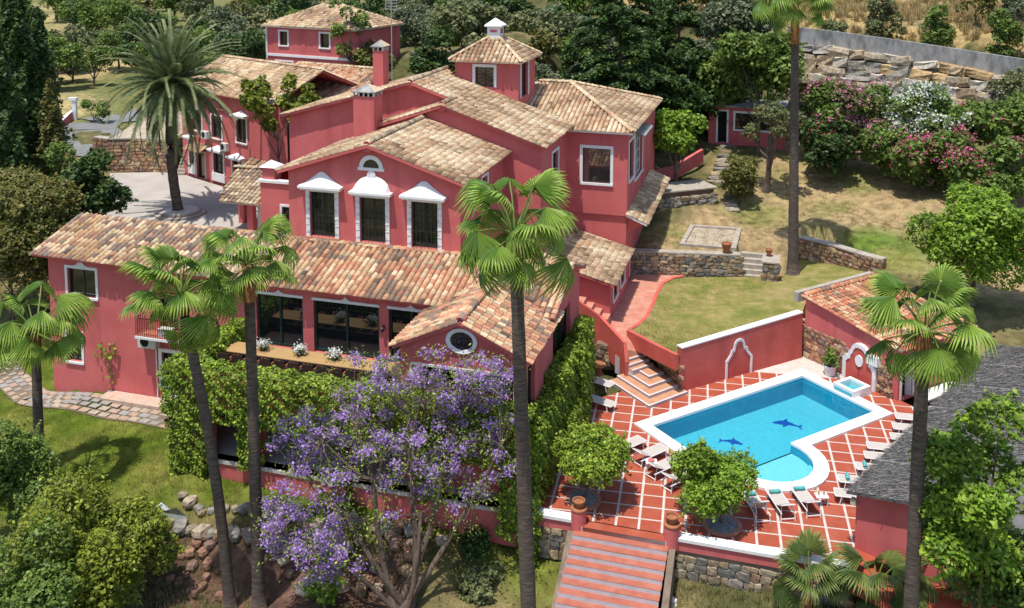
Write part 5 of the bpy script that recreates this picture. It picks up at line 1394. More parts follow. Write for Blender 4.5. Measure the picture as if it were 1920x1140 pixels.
# ------------------------------------------------------------------ open bar building with grey matted roof
bn = Vector((BAR_DIR.y, -BAR_DIR.x, 0))
B0 = Vector((13.95, 37.9, 2.45))
bar = thing('pool_bar', Vector((17, 38, 0)), 'long low pool bar with grey matted roof and red end wall', 'bar building')
up_ = (bn * 5.2 + UP * 1.15).normalized()
for k in range(6):
    a0, a1 = k * 3.3, (k + 1) * 3.3 + .06; lift = .012 * (k % 2)
    q = [B0 + BAR_DIR * a0, B0 + BAR_DIR * a1, B0 + BAR_DIR * a1 + up_ * 5.3, B0 + BAR_DIR * a0 + up_ * 5.3]
    mb = MB(); mb.prism([p + UP * (.10 + lift) for p in (q[0], q[3], q[2], q[1])][::-1], .1); mb.build('roof_mat', M['greyroof'], bar)
    dn = (bn * 5.2 - UP * 1.15).normalized(); t_ = B0 + up_ * 5.3
    q = [t_ + BAR_DIR * a0, t_ + BAR_DIR * a1, t_ + BAR_DIR * a1 + dn * 5.3, t_ + BAR_DIR * a0 + dn * 5.3]
    mb = MB(); mb.prism([p + UP * (.10 + lift) for p in q], .1); mb.build('roof_mat', M['greyroof'], bar)
    if k:
        mb = MB(); mb.tube([B0 + BAR_DIR * a0 + UP * .13, B0 + BAR_DIR * a0 + up_ * 5.3 + UP * .13], .03, 5); mb.build('seam', M['concrete'], bar)
fbn = Fr(Vector((B0.x, B0.y, 0)) + BAR_DIR * .35, bn, -BAR_DIR)
mb = MB(); panel(mb, fbn, .35, 10.1, -1.5, 2.4, top=[(.35, 2.4), (10.1, 2.4), (5.2, 3.5)]); mb.build('end_wall', M['stucco'], bar)
fbl = Fr(Vector((B0.x, B0.y, 0)) + bn * 4.8, -BAR_DIR, -bn)
mb = MB(); panel(mb, fbl, -19.5, -.35, -.3, 3.2); mb.build('back_wall', M['stucco'], bar)
for k in range(6):
    o = Vector((B0.x, B0.y, 0)) + BAR_DIR * (.36 + 3.6 * k) + bn * .3; mb = MB(); mb.box(o, BAR_DIR * .28, bn * .28, UP * 2.45); mb.build('post', M['stucco'], bar)
mb = MB(); o = Vector((B0.x, B0.y, 2.0)) + BAR_DIR * .1 + bn * .15; mb.box(o, BAR_DIR * .22, bn * .22, UP * .25); tag(mb.build('wall_speaker', M['cream'], loc=o), 'small cream box under the near corner of the grey bar roof', 'box')
# loose reeds of the matted roof
rng_ = np.random.default_rng(12); nR = 30000
s_, t_r = rng_.uniform(0, 19.8, nR), rng_.uniform(-.08, 5.25, nR)
bd, bnn, uu3 = np.array(BAR_DIR), np.array(bn), np.array(up_)
c_ = np.array(B0) + bd * s_[:, None] + uu3 * t_r[:, None] + np.array([0, 0, .125])
dr_ = uu3 + bd * rng_.normal(0, .35, nR)[:, None]; dr_ /= np.linalg.norm(dr_, axis=1, keepdims=True); ll_ = rng_.uniform(.12, .38, nR)[:, None]; lf_ = np.array([0, 0, 1]) * rng_.uniform(0, .05, nR)[:, None]
sd_ = np.cross(dr_, [0, 0, 1.0]) * .012
v_ = np.stack([c_ - dr_ * ll_ / 2 - sd_, c_ - dr_ * ll_ / 2 + sd_, c_ + dr_ * ll_ / 2 + sd_ + lf_, c_ + dr_ * ll_ / 2 - sd_ + lf_], 1).reshape(-1, 3) - np.array(bar['_o'])
ti_ = np.repeat(np.array([(.20, .19, .18), (.11, .105, .10), (.27, .255, .235), (.07, .068, .065)])[rng_.integers(0, 4, nR)], 4, 0)
o = place('roof_reeds', np_mesh('roof_reeds', v_, np.arange(nR * 4).reshape(nR, 4), M['reed'], ti_), bar); o['kind'] = 'stuff'
# floor under the bar and a strip to the right of the terrace
mb = MB(); o = Vector((B0.x, B0.y, -.005)); mb.face([o + BAR_DIR * -2.5 - bn * .2, o + BAR_DIR * -2.5 + bn * 6, o + BAR_DIR * 20 + bn * 6, o + BAR_DIR * 20 - bn * .2]); tag(mb.build('bar_floor', M['panel']), kind='structure')

# ------------------------------------------------------------------ courtyard: stone wall, gate, pillars
cwall = thing('stone_wall', G(260, 322, 5), 'brown rubble stone retaining wall at the back of the courtyard', 'stone wall')
pts = [G(178, 318, 5.0), G(205, 322, 5.0), G(250, 321, 5.0), G(322, 324, 5.0)]
mb = MB(); mc = MB()
for i in range(3):
    a, b = Vector((*pts[i].xy, 0)), Vector((*pts[i + 1].xy, 0)); dd = (b - a).normalized(); fz = Fr(a, dd, Vector((dd.y, -dd.x, 0))); ll = (b - a).length
    fz.box(mb, 0, ll, -.6, -.03, 4.5, 7.9); fz.box(mc, 0, ll, -.66, .05, 7.9, 8.0); stonework(cwall, fz, 0, ll, 4.9, 7.9, 'rust', (.45, .30), False, .08)
mb.build('mortar_wall', M['mortar'], cwall); mc.build('coping', M['coping'], cwall)
bank = MB(); a, b = pts[1], pts[3]; dd = (b - a).normalized(); n_ = Vector((-dd.y, dd.x, 0))
bank.face([Vector((*a.xy, 7.8)) + n_ * .3, Vector((*b.xy, 7.8)) + n_ * .3, Vector((*b.xy, 8.9)) + n_ * 9, Vector((*a.xy, 8.9)) + n_ * 9]); tag(bank.build('earth_bank', M['sand']), kind='structure')
cst = thing('courtyard_steps', G(340, 328, 5), 'narrow stone steps between the courtyard wall and the back wing', 'steps')
for k in range(8):
    o = G(330, 329, 5.0) + Vector((0, .32 * k, 0)); mb = MB(); mb.box(Vector((o.x, o.y, 4.6)), (.75, 0, 0), (0, .4, 0), UP * (.62 + .24 * k)); mb.build('step', M['coping'], cst)
gp_ = G(141, 222, 6.2)
t = thing('gate_pillar', gp_, 'white gate pillar with a cap beside the road, top left', 'pillar')
mb = MB(); mb.box(gp_ - Vector((.2, .2, .4)), (.4, 0, 0), (0, .4, 0), (0, 0, 2.4)); mb.build('shaft', M['white'], t)
mb = MB(); mb.box(gp_ + Vector((-.55, -.28, 2.0)), (.85, 0, 0), (0, .56, 0), (0, 0, .3)); mb.build('cap', M['white'], t)
strip_wall('road_wall', [G(105, 252, 5.8), G(128, 228, 6.1), G(136, 221, 6.2)], [6.6, 6.9, 7.0], [5, 5.3, 5.4], .3, 'stucco', 'short red roadside wall with white top by the gate pillar', cap='white')
tp = G(128, 352, 4.6)
t = thing('tiled_pillar', tp, 'red pillar with a small tiled hip roof among the bushes on the left', 'pillar')
mb = MB(); mb.box(tp - Vector((.5, .5, .6)), (1.1, 0, 0), (0, 1.0, 0), (0, 0, 1.75)); mb.build('shaft', M['stucco'], t)
q = tp + Vector((-.85, -.8, 1.15)); c4 = [q, q + Vector((1.8, 0, 0)), q + Vector((1.8, 1.6, 0)), q + Vector((0, 1.6, 0))]; rid = [q + Vector((.8, .8, .55)), q + Vector((1.0, .8, .55))]
mb = MB(); mb.mesh(c4 + rid, [(0, 1, 5, 4), (1, 2, 5), (2, 3, 4, 5), (3, 0, 4), (3, 2, 1, 0)]); mb.build('roof', M['pan'], t)
rt_ = Roof(t, 300)
for e0, e1, top_ in ((c4[0], c4[1], rid[0]), (c4[1], c4[2], rid[1])):
    u_ = (e1 - e0).normalized(); w_ = top_ - e0; v_ = (w_ - u_ * w_.dot(u_)); ln = v_.length; v_.normalize(); wl = (e1 - e0).length
    rt_.plane(e0 + UP * .02, u_, v_, [(0, 0), (wl, 0), (wl / 2, ln)], 'pale', thick=.02)
rt_.finish()

# ------------------------------------------------------------------ outbuilding up the path, guest house, boulder and concrete walls
ob = thing('outbuilding', G(1390, 275, 6.8), 'small red outbuilding with white framed door and window behind the olive tree', 'outbuilding')
oo = G(1340, 270, 6.8); fo_ = Fr(Vector((oo.x, oo.y, 0)), d1, -d2)
mb = MB(); panel(mb, fo_, -.6, 6.2, 5.5, 10.3, [(.25, 1.05, 7.0, 9.9), (1.8, 5.0, 8.3, 9.8)], .25); mb.build('wall', M['stucco'], ob)
mb = MB(); panel(mb, Fr(fo_.p(6.2, 0, 0), d2, d1), 0, 4, 5.5, 10.3); mb.build('wall', M['stucco'], ob)
mb = MB(); fo_.box(mb, -.8, 6.4, -4, .25, 10.3, 10.5); mb.build('roof', M['concrete'], ob)
window(ob, fo_, .25, 1.05, 7.0, 9.9, sur=.16, bars=(0, 0), bar='iron', name='door', sill=False, glass='dark'); window(ob, fo_, 1.8, 5.0, 8.3, 9.8, sur=.18, bars=(1, 0), bar='iron')
op = thing('stone_path_steps', G(1340, 300, 6), 'flight of rough stone steps climbing beside the small tree to the outbuilding', 'steps')
for k in range(16):
    t_ = k / 15; px_, py_ = 1352 - 12 * math.sin(t_ * 5) + (18 - 30 * t_ if t_ < .4 else 0), 392 - 125 * t_; z_ = 4.3 + 2.6 * t_; q = G(px_, py_, z_)
    me, vs, fs, tt = stone_data('river', k); place('step', me, op, Matrix.Translation(q - Vector(op['_o']) - UP * .05) @ Matrix.Rotation(rnd.uniform(-.2, .2), 4, 'Z') @ Matrix.Diagonal((1.5, .75, .4, 1)))
rk = thing('rock_wall', G(1270, 385, 4.2), 'shaded rough rock bank below the small green tree beside the villa', 'rock wall')
a, b = G(1236, 408, 4.0), G(1338, 392, 4.2); a.z = b.z = 0; dd = (b - a).normalized(); fz = Fr(a, dd, Vector((dd.y, -dd.x, 0))); mb = MB(); fz.box(mb, 0, (b - a).length, -2.5, -.05, 3, 5.9); mb.build('earth_core', M['soil'], rk)
stonework(rk, fz, 0, (b - a).length, 3.9, 5.9, 'river', (.7, .42), True, .15)
mb = MB(); fz.box(mb, 0, (b - a).length + .3, -2.6, .1, 5.9, 6.0); mb.build('coping', M['coping'], rk)
strip_wall('low_wall', [G(1213, 335, 5.9), G(1262, 325, 6.1), G(1316, 292, 6.6)], [6.5, 6.7, 7.2], [5.4, 5.6, 6.0], .3, 'stucco', 'low red planter wall beneath the small bright tree right of the villa')
# guest house
gh = thing('guest_house', D(560, 120, 99), 'distant two-storey pink guest house with white corner bands and hipped tile roof', 'house')
gu = Vector((math.cos(R(-27)), math.sin(R(-27)), 0)); gn = Vector((gu.y, -gu.x, 0)); go = D(501, 118, 98); fgh = Fr(Vector((go.x, go.y, 0)), gu, gn)
GHH = [(1.75, 2.75, 14.9, 16.3), (6.9, 8.0, 14.9, 16.3), (1.2, 3.3, 12.2, 13.2)]
mb = MB(); panel(mb, fgh, 0, 11, 10.5, 16.8, GHH, .2); panel(mb, Fr(fgh.o, -gn, -gu), 0, 8, 10.5, 16.8); panel(mb, Fr(fgh.p(11, 0, 0), -gn, gu), 0, 8, 10.5, 16.8); mb.build('wall', M['stucco'], gh)
for h in GHH: window(gh, fgh, *h, sur=.17, bars=(0, 0), bar='iron', glass='glass' if h[2] > 14 else 'mirror')
mb = MB(); fgh.box(mb, .15, 11, -.02, .1, 13.75, 14.0); mb.build('band', M['white'], gh); mb = MB(); fgh.box(mb, -.06, .14, -.2, .08, 10.5, 16.8); mb.build('corner_band', M['white'], gh)
rg = Roof(gh, 300); e = .4; cz = 16.85
c4 = [fgh.p(-e, e, cz), fgh.p(11 + e, e, cz), fgh.p(11 + e, -8 - e, cz), fgh.p(-e, -8 - e, cz)]; ra_, rb2 = fgh.p(4.2, -4, 18.9), fgh.p(6.8, -4, 18.9)
for pts_, uu_ in (([c4[0], c4[1], rb2, ra_], gu), ([c4[3], c4[0], ra_], gn), ([c4[1], c4[2], rb2], -gn)):
    u_ = (pts_[1] - pts_[0]).normalized(); w_ = pts_[2] - pts_[0]; v_ = (w_ - u_ * w_.dot(u_)).normalized()
    rg.plane(pts_[0], u_, v_, [((q - pts_[0]).dot(u_), (q - pts_[0]).dot(v_)) for q in pts_], 'pale', side='white')
rg.finish()
# concrete wall on the hill and boulders below it
cwp = [D(1478, 49, 99), D(1560, 58, 96.5), D(1680, 74, 92.5), D(1800, 92, 88.5), D(1935, 113, 84), D(2040, 130, 80)]
strip_wall('concrete_wall', cwp, [p.z for p in cwp], [p.z - 2.7 for p in cwp], .35, 'concrete', 'long weathered grey concrete retaining wall below the dry grass hillside')
bw_ = thing('boulder_wall', D(1650, 120, 92), 'wall of big tan boulders stacked below the grey concrete wall', 'boulder wall')
for i in range(len(cwp) - 1):
    a, b = cwp[i], cwp[i + 1]; dd = Vector((b.x - a.x, b.y - a.y, 0)); ll = dd.length; dd /= ll; n_ = Vector((dd.y, -dd.x, 0))
    s = 0
    rows = [(1.65, .8), (2.55, 1.0), (3.5, 1.1), (4.5, 1.2)]
    for ri, (dz, h) in enumerate(rows):
        s = rnd.uniform(-.6, 0)
        while s < ll:
            w_ = rnd.uniform(1.0, 2.6); c = a + (b - a) * min(1, (s + w_ / 2) / ll)
            me, vs, fs, tt = stone_data('boulder', rnd.randrange(10), .74, .19)
            q = Vector((c.x, c.y, c.z - dz - h * .35)) + n_ * (.35 + .28 * ri)
            place('boulder', me, bw_, Matrix.Translation(q - Vector(bw_['_o'])) @ Matrix((dd, -n_, UP)).transposed().to_4x4() @ Matrix.Rotation(rnd.uniform(-.16, .16), 4, 'Y') @ Matrix.Diagonal((w_ * 1.0, 1.3 * rnd.uniform(.85, 1.2), h * rnd.uniform(.82, 1.14), 1)))
            s += w_
# ------------------------------------------------------------------ creek rocks
RK = 0
ORDN = ['first', 'second', 'third', 'fourth', 'fifth', 'sixth', 'seventh', 'eighth', 'ninth', 'tenth', 'eleventh', 'twelfth', 'thirteenth', 'fourteenth', 'fifteenth', 'sixteenth', 'seventeenth', 'eighteenth', 'nineteenth', 'twentieth', 'twenty-first', 'twenty-second', 'twenty-third', 'twenty-fourth']
def rocks(pix, z, size, pal, label, group, jit=6, name='rock', ordn=False):
    global RK
    for ri, (px, py) in enumerate(pix):
        q = G(px + rnd.uniform(-jit, jit), py + rnd.uniform(-jit, jit) * .4, z); q.z = hz(q.x, q.y)
        s = size * rnd.uniform(.7, 1.3)
        me = stone_data(pal, RK, .35, .12)[0]; RK += 1
        place(name, me, None, Matrix.Translation(q + UP * s * .22) @ Matrix.Rotation(rnd.uniform(0, 6.28), 4, 'Z') @ Matrix.Diagonal((s * 1.15, s * .85, s * .72, 1)), label=(ORDN[ri] + ' ' + label if ordn else label), cat='rock', group=group)
line = lambda a, b, n: [(a[0] + (b[0] - a[0]) * i / (n - 1), a[1] + (b[1] - a[1]) * i / (n - 1)) for i in range(n)]
rocks(line((345, 955), (372, 968), 3) + line((378, 972), (520, 985), 8) + line((600, 995), (720, 1000), 7) + line((740, 1010), (830, 1030), 4), -1.6, .55, 'river', 'tan rock from left in the upper row edging the creek below the lawn', 'creek edge rocks, upper row', 3, ordn=True)
rocks(line((295, 998), (420, 1012), 7) + line((440, 1015), (700, 1045), 11), -1.9, .62, 'river', 'grey-tan rock from left in the lower row edging the creek', 'creek edge rocks, lower row', 3, ordn=True)
rocks([(rnd.uniform(290, 420), rnd.uniform(1035, 1110)) for _ in range(26)], -2.6, .42, 'scree', 'reddish loose stone scattered on the earth bank below the creek', 'loose stones on the bank', 3, 'loose_stone')
rocks([(rnd.uniform(520, 780), rnd.uniform(1050, 1130)) for _ in range(30)], -3.0, .55, 'rust', 'brown boulder tumbled under the flowering jacaranda', 'boulders under the jacaranda', 3)
rocks([(1445, 560), (1455, 553), (1480, 547), (1350, 395), (1365, 400), (1520, 398), (1536, 392), (1545, 386)], 2.4, .4, 'river', 'grey stone lying loose on the upper garden grass', 'loose garden stones', 2)
# creek water
mb = MB(); mb.face([G(*q, hz(*G(q[0], q[1], -1.6).xy) + .07) for q in ((268, 985), (300, 960), (330, 952), (350, 968), (345, 990), (300, 1002))]); tag(mb.build('creek_water', surf('creek_water_surface', (.18, .20, .17), (.10, .12, .10), 3, .12, .3, 10, spec=.6)), kind='structure')
sp_ = MB(); a = [G(x, y, -1.45) for x, y in ((296, 958), (303, 955), (340, 972), (335, 976))]; sp_.prism([Vector((p.x, p.y, hz(p.x, p.y) + .09)) for p in a], .05); tag(sp_.build('cascade_water', surf('cascade_foam', (.40, .43, .46), (.16, .19, .22), 5, .25, .9, 9)), kind='structure')
p = G(1260, 1112, -1.7); p.z = hz(p.x, p.y)
mb = MB(); r_ = random.Random(3)
mb.lathe(p + UP * .02, [(.22, 0), (.30, .12), (.27, .3), (.18, .48), (.20, .6), (.1, .62)], 11)
mb.v = [(x + r_.uniform(-.05, .05), y + r_.uniform(-.05, .05), z + r_.uniform(-.03, .03)) for x, y, z in mb.v]
tag(mb.build('plastic_sack', M['white'], loc=p), 'crumpled white sack lying on the ground right of the striped stairway', 'sack')
# ------------------------------------------------------------------ foliage
def leaf_quads(rng, c, size, elong=1.7, up=0.5, outward=None, flat=0.0):
    """diamond leaves at centres c (n,3) -> verts (n*4,3)"""
    n = len(c)
    nr = rng.normal(size=(n, 3)); nr[:, 2] = np.abs(nr[:, 2]) + up
    if outward is not None: nr += outward * 1.1
    nr /= np.linalg.norm(nr, axis=1, keepdims=True)
    t = rng.normal(size=(n, 3)); t -= nr * (t * nr).sum(1, keepdims=True); t /= np.linalg.norm(t, axis=1, keepdims=True)
    b = np.cross(nr, t)
    s = (size * rng.uniform(0.6, 1.35, n))[:, None]
    v = np.stack([c - t * s * elong * .5, c + b * s * .5 - t * s * .1, c + t * s * elong * .5 - nr * s * .15, c - b * s * .5 - t * s * .1], 1)
    return v.reshape(-1, 3)

def leaf_mesh(name, v, tint, mat='leaf'):
    n = len(v) // 4
    return np_mesh(name, v, np.arange(n * 4).reshape(n, 4), M[mat], np.repeat(tint, 4, 0))

def tints(rng, n, pal, jitter=.22, base=None):
    p = np.array(pal); k = rng.integers(0, len(p), n)
    f = rng.uniform(1 - jitter, 1 + jitter, n)[:, None]
    t = p[k] * f
    if base is not None: t = t * base[:, None]
    return t

GREEN = {
    'mid': [(0.123, 0.195, 0.033), (0.156, 0.242, 0.043), (0.099, 0.156, 0.030), (0.198, 0.266, 0.054)],
    'bright': [(0.162, 0.282, 0.025), (0.216, 0.346, 0.031), (0.121, 0.218, 0.022), (0.257, 0.371, 0.037)],
    'yellow': [(0.230, 0.275, 0.025), (0.290, 0.320, 0.035), (0.162, 0.211, 0.025), (0.135, 0.166, 0.025)],
    'dark': [(0.052, 0.101, 0.024), (0.070, 0.124, 0.030), (0.090, 0.156, 0.037), (0.043, 0.082, 0.022)],
    'olive': [(0.189, 0.211, 0.084), (0.148, 0.172, 0.068), (0.231, 0.242, 0.099), (0.123, 0.140, 0.054)],
    'grey': [(0.140, 0.179, 0.091), (0.182, 0.218, 0.115), (0.116, 0.149, 0.076), (0.215, 0.234, 0.129)],
    'brown': [(0.151, 0.159, 0.037), (0.197, 0.174, 0.044), (0.129, 0.150, 0.035), (0.227, 0.183, 0.056), (0.106, 0.142, 0.027)],
    'ivy': [(0.217, 0.323, 0.030), (0.303, 0.412, 0.038), (0.151, 0.243, 0.028), (0.378, 0.449, 0.052), (0.113, 0.179, 0.026)],
    'purple': [(.34, .19, .50), (.42, .26, .58), (.28, .15, .44), (.50, .36, .62), (.38, .24, .50)],
}

def blobs(rng, rx, ry, rz, k, inner=.62, r0=.34, r1=.5, up_shift=.15):
    """sub-blob centres and radii filling an ellipsoid"""
    out = []
    for _ in range(k):
        d_ = rng.normal(size=3); d_ /= np.linalg.norm(d_); d_[2] = d_[2] * .9 + up_shift
        q = d_ * (rng.uniform(.35, 1.0) ** .6) * inner
        out.append((q * np.array([rx, ry, rz]), rng.uniform(r0, r1) * (rx + ry + rz) / 3))
    return out

def crown_points(rng, bl, per_area, shell=(.72, 1.05), squash=.85, lumps=True):
    pts, outw, sh = [], [], []
    for c, r in bl:
        n = int(4 * math.pi * r * r * per_area)
        d_ = rng.normal(size=(n, 3)); d_ /= np.linalg.norm(d_, axis=1, keepdims=True)
        keep = rng.uniform(0, 1, n) < np.clip(.55 + .6 * d_[:, 2], .22, 1)
        d_ = d_[keep]; n = len(d_)
        rad = r * rng.uniform(*shell, n)
        if lumps: rad *= 1 + .22 * np.sin(d_[:, 0] * 6 + c[0] * 3) * np.sin(d_[:, 1] * 6 + c[1] * 2) * np.sin(d_[:, 2] * 5 + 1)
        q = c + d_ * rad[:, None] * np.array([1, 1, squash])
        pts.append(q); outw.append(d_); sh.append(np.full(n, rng.uniform(.82, 1.18)))
    P_, O_, S_ = np.concatenate(pts), np.concatenate(outw), np.concatenate(sh)
    # sprigs standing out of the outline
    ns = max(6, len(P_) // 45); base = rng.integers(0, len(P_), ns); m_ = 9
    dirs = O_[base] + rng.normal(size=(ns, 3)) * .35 + np.array([0, 0, .35]); dirs /= np.linalg.norm(dirs, axis=1, keepdims=True)
    ln = rng.uniform(.12, .34, ns) * np.mean([r for _, r in bl]) * 1.4
    t = np.linspace(.1, 1, m_)
    q = (P_[base][:, None] + dirs[:, None] * (ln[:, None] * t[None])[..., None]).reshape(-1, 3) + rng.normal(size=(ns * m_, 3)) * .05
    return np.concatenate([P_, q]), np.concatenate([O_, np.repeat(dirs, m_, 0)]), np.concatenate([S_, np.repeat(rng.uniform(.9, 1.3, ns), m_)])

def trunk_mb(rng, h, r, blist, base_z=0.0, mat=0, lean=(0, 0), forks=6):
    """tapered trunk with limbs out to some crown blobs (local coordinates, crown centre at (lean, h))"""
    mb = MB(); pts = []
    for i in range(6):
        t = i / 5; pts.append(Vector((lean[0] * t * .8 + .12 * math.sin(t * 5) * r * 4, lean[1] * t * .8 + .1 * math.cos(t * 4) * r * 4, base_z + (h * .85 - base_z) * t)))
    mb.tube(pts, [r * (1.35 - .3 * i / 5) if i == 0 else r * (1 - .55 * i / 5) for i in range(6)], 8)
    for c, rr in blist[:forks]:
        e = Vector((lean[0] + c[0], lean[1] + c[1], h + c[2])); s = pts[rng.integers(2, 5)]
        m_ = (s + e) / 2 + Vector((0, 0, -.12 * (e - s).length))
        mb.tube([s, m_, e], [r * .5, r * .32, r * .1], 6)
    return mb

TREES = {}
def tree_data(key, seed, rx, ry, rz, pal, leaf, dens, k=9, trunk_h=None, trunk_r=.16, elong=1.7, inner=.62, extra=None, r0=.34, r1=.5, forks=6, lean=(0, 0), shell=(.72, 1.05), squash=.85, up=.5):
    if key in TREES: return TREES[key]
    rng = np.random.default_rng(seed)
    bl = blobs(rng, rx, ry, rz, k, inner, r0, r1)
    p, o, sh = crown_points(rng, bl, dens, shell, squash)
    h = trunk_h if trunk_h is not None else rz * 1.25
    p = p + np.array([lean[0], lean[1], h])
    v = leaf_quads(rng, p, leaf, elong, up, o * .6)
    crown = leaf_mesh('crown', v, tints(rng, len(p), GREEN[pal], .25, sh))
    fl = None
    if extra:
        pal2, frac, fs = extra
        idx = rng.choice(len(p), int(len(p) * frac), replace=False)
        top = idx[(o[idx, 2] > -.2)]
        blk = np.sin(p[top, 0] * 1.3 + seed) + np.sin(p[top, 1] * 1.7) + np.sin(p[top, 2] * 1.9) > -.4
        top = top[blk]
        pf = np.repeat(p[top], 4, 0) + rng.normal(size=(len(top) * 4, 3)) * fs * .8 + o[np.repeat(top, 4)] * fs * .8
        fl = leaf_mesh('blossom', leaf_quads(rng, pf, fs, 1.2, .4), tints(rng, len(pf), pal2, .2), 'flower')
    tm = trunk_mb(rng, h, trunk_r, bl, -.3, 0, lean, forks).data('trunk', M['bark'])
    TREES[key] = (tm, crown, fl)
    return TREES[key]

def tree(name, base, data, label, cat='tree', group=None, rot=0, s=1.0, sz=None):
    t = thing(name, base, label, cat, group)
    t.rotation_euler = (0, 0, rot); t.scale = (s, s, sz or s)
    place('trunk', data[0], t); place('crown', data[1], t)
    if data[2]: place('blossom', data[2], t)
    return t

def at_ground(px, py, zguess):
    z = zguess
    for _ in range(8):
        q = G(px, py, z); z = .5 * z + .5 * hz(q.x, q.y)
    q = G(px, py, z); q.z = hz(q.x, q.y); return q

# ------------------------------------------------------------------ fan palms
def fan_leaf(seed, pet, rad, droop, span=R(215), segs=28, fold=.38, tint_lit=(.25, .36, .055), tint_shade=(.105, .20, .03)):
    """petiole along +x bending down, then a pleated fan blade with split drooping tips"""
    r = random.Random(seed); mb = MB()
    pts = [Vector((pet * t, 0, pet * (.10 * t - droop * .35 * t * t))) for t in (0, .35, .7, 1)]
    mb.tube(pts, [.045, .035, .028, .022], 5, 0, False, (.20, .26, .06))
    tip = pts[-1]; ang0 = math.atan2(pts[-1].z - pts[-2].z, pts[-1].x - pts[-2].x)
    fx = Vector((math.cos(ang0 - droop * .5), 0, math.sin(ang0 - droop * .5))); fy = Vector((0, 1, 0)); fn = fx.cross(fy) * -1
    if fn.z < 0: fn = -fn
    def pt(a, rr, lift):
        x, y = math.cos(a) * rr, math.sin(a) * rr
        bend = -(rr / rad) ** 2.2 * rad * (.22 + droop * .35) - abs(math.sin(a / 1.25)) ** 1.4 * rr * fold
        p = tip + fx * x + fy * y + fn * (bend + lift)
        return p
    da = span / segs
    for i in range(segs):
        a0 = -span / 2 + da * i; am, a1 = a0 + da / 2, a0 + da
        rl = rad * (1 - .18 * abs(am) / (span / 2)) * r.uniform(.93, 1.05); split = rl * r.uniform(.54, .74)
        f = r.uniform(.8, 1.2); t1 = tuple(x * f for x in tint_lit); t2 = tuple(x * f for x in tint_shade); pl = .025  # pleat halves tinted light and dark: lit and shaded sides painted in
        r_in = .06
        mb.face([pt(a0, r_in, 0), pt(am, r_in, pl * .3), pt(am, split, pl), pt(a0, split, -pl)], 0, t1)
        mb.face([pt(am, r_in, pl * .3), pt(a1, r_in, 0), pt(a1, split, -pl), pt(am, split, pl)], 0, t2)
        tipd = r.uniform(.05, .22) * rad * (1 + droop)
        e = pt(am + r.uniform(-.3, .3) * da, rl, -tipd)
        mid0, mid1 = pt(am - da * .30, (split + rl) / 2, -tipd * .25), pt(am + da * .30, (split + rl) / 2, -tipd * .25)
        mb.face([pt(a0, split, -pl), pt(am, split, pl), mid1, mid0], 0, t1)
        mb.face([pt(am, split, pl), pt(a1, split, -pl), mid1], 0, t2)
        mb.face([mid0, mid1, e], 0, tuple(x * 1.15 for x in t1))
    return mb.data('fan_leaf', M['leaf'])
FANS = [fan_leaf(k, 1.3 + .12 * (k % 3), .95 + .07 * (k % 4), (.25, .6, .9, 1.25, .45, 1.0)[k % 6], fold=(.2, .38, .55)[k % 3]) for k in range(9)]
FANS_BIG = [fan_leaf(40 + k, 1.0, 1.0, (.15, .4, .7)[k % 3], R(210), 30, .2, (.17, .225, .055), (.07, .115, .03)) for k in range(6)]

def fan_palm(name, base, top, r0, r1, nleaf, label, seed, scale=1.0, skirt=.9, bow=0.0, up_lo=-26, up_hi=80):
    rr = random.Random(seed); t = thing(name, base, label, 'palm tree')
    mb = MB(); ax = top - base; n = 22; pts, rad = [], []
    side = Vector((1, .2, 0)) * bow
    for i in range(n):
        u = i / (n - 1); pts.append(base + ax * u + side * math.sin(u * math.pi) + Vector((0, 0, -.3 if i == 0 else 0)))
        rad.append((r0 + (r1 - r0) * u) * (1.45 if i == 0 else 1.12 if i == 1 else 1.0 + .05 * (i % 2)))
    cut = int(n * (1 - skirt / ax.length)) if skirt else n - 1
    cut = max(3, min(n - 2, cut))
    mb.tube(pts[:cut + 1], rad[:cut + 1], 14); mb.build('trunk', M['palmbark'], t, smooth=True)
    mb = MB(); mb.tube(pts[cut:], [r_ * 1.18 for r_ in rad[cut:]], 12)
    for k in range(40):
        u = rr.uniform(cut / (n - 1), 1); a = rr.uniform(0, 6.28); p = base + ax * u + side * math.sin(u * math.pi); d_ = Vector((math.cos(a), math.sin(a), 0)); rd = r1 * 1.05
        mb.mesh([p + d_ * rd + d_.cross(UP) * .07, p + d_ * rd - d_.cross(UP) * .07, p + d_ * (rd + .16) + UP * .42], [(0, 1, 2)])
    mb.build('leaf_bases', M['palmboot'], t)
    az = rr.uniform(0, 6.28)
    for k in range(nleaf):
        az += 2.39996; el = up_lo + (up_hi - up_lo) * ((k + .5) / nleaf) ** .85 + rr.uniform(-9, 9)
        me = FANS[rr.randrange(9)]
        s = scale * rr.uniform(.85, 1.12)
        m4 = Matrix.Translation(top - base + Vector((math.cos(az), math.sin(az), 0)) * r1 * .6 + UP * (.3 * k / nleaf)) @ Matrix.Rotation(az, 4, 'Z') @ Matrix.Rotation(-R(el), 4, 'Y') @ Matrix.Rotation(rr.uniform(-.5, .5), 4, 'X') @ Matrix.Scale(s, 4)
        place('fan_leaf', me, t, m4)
    return t

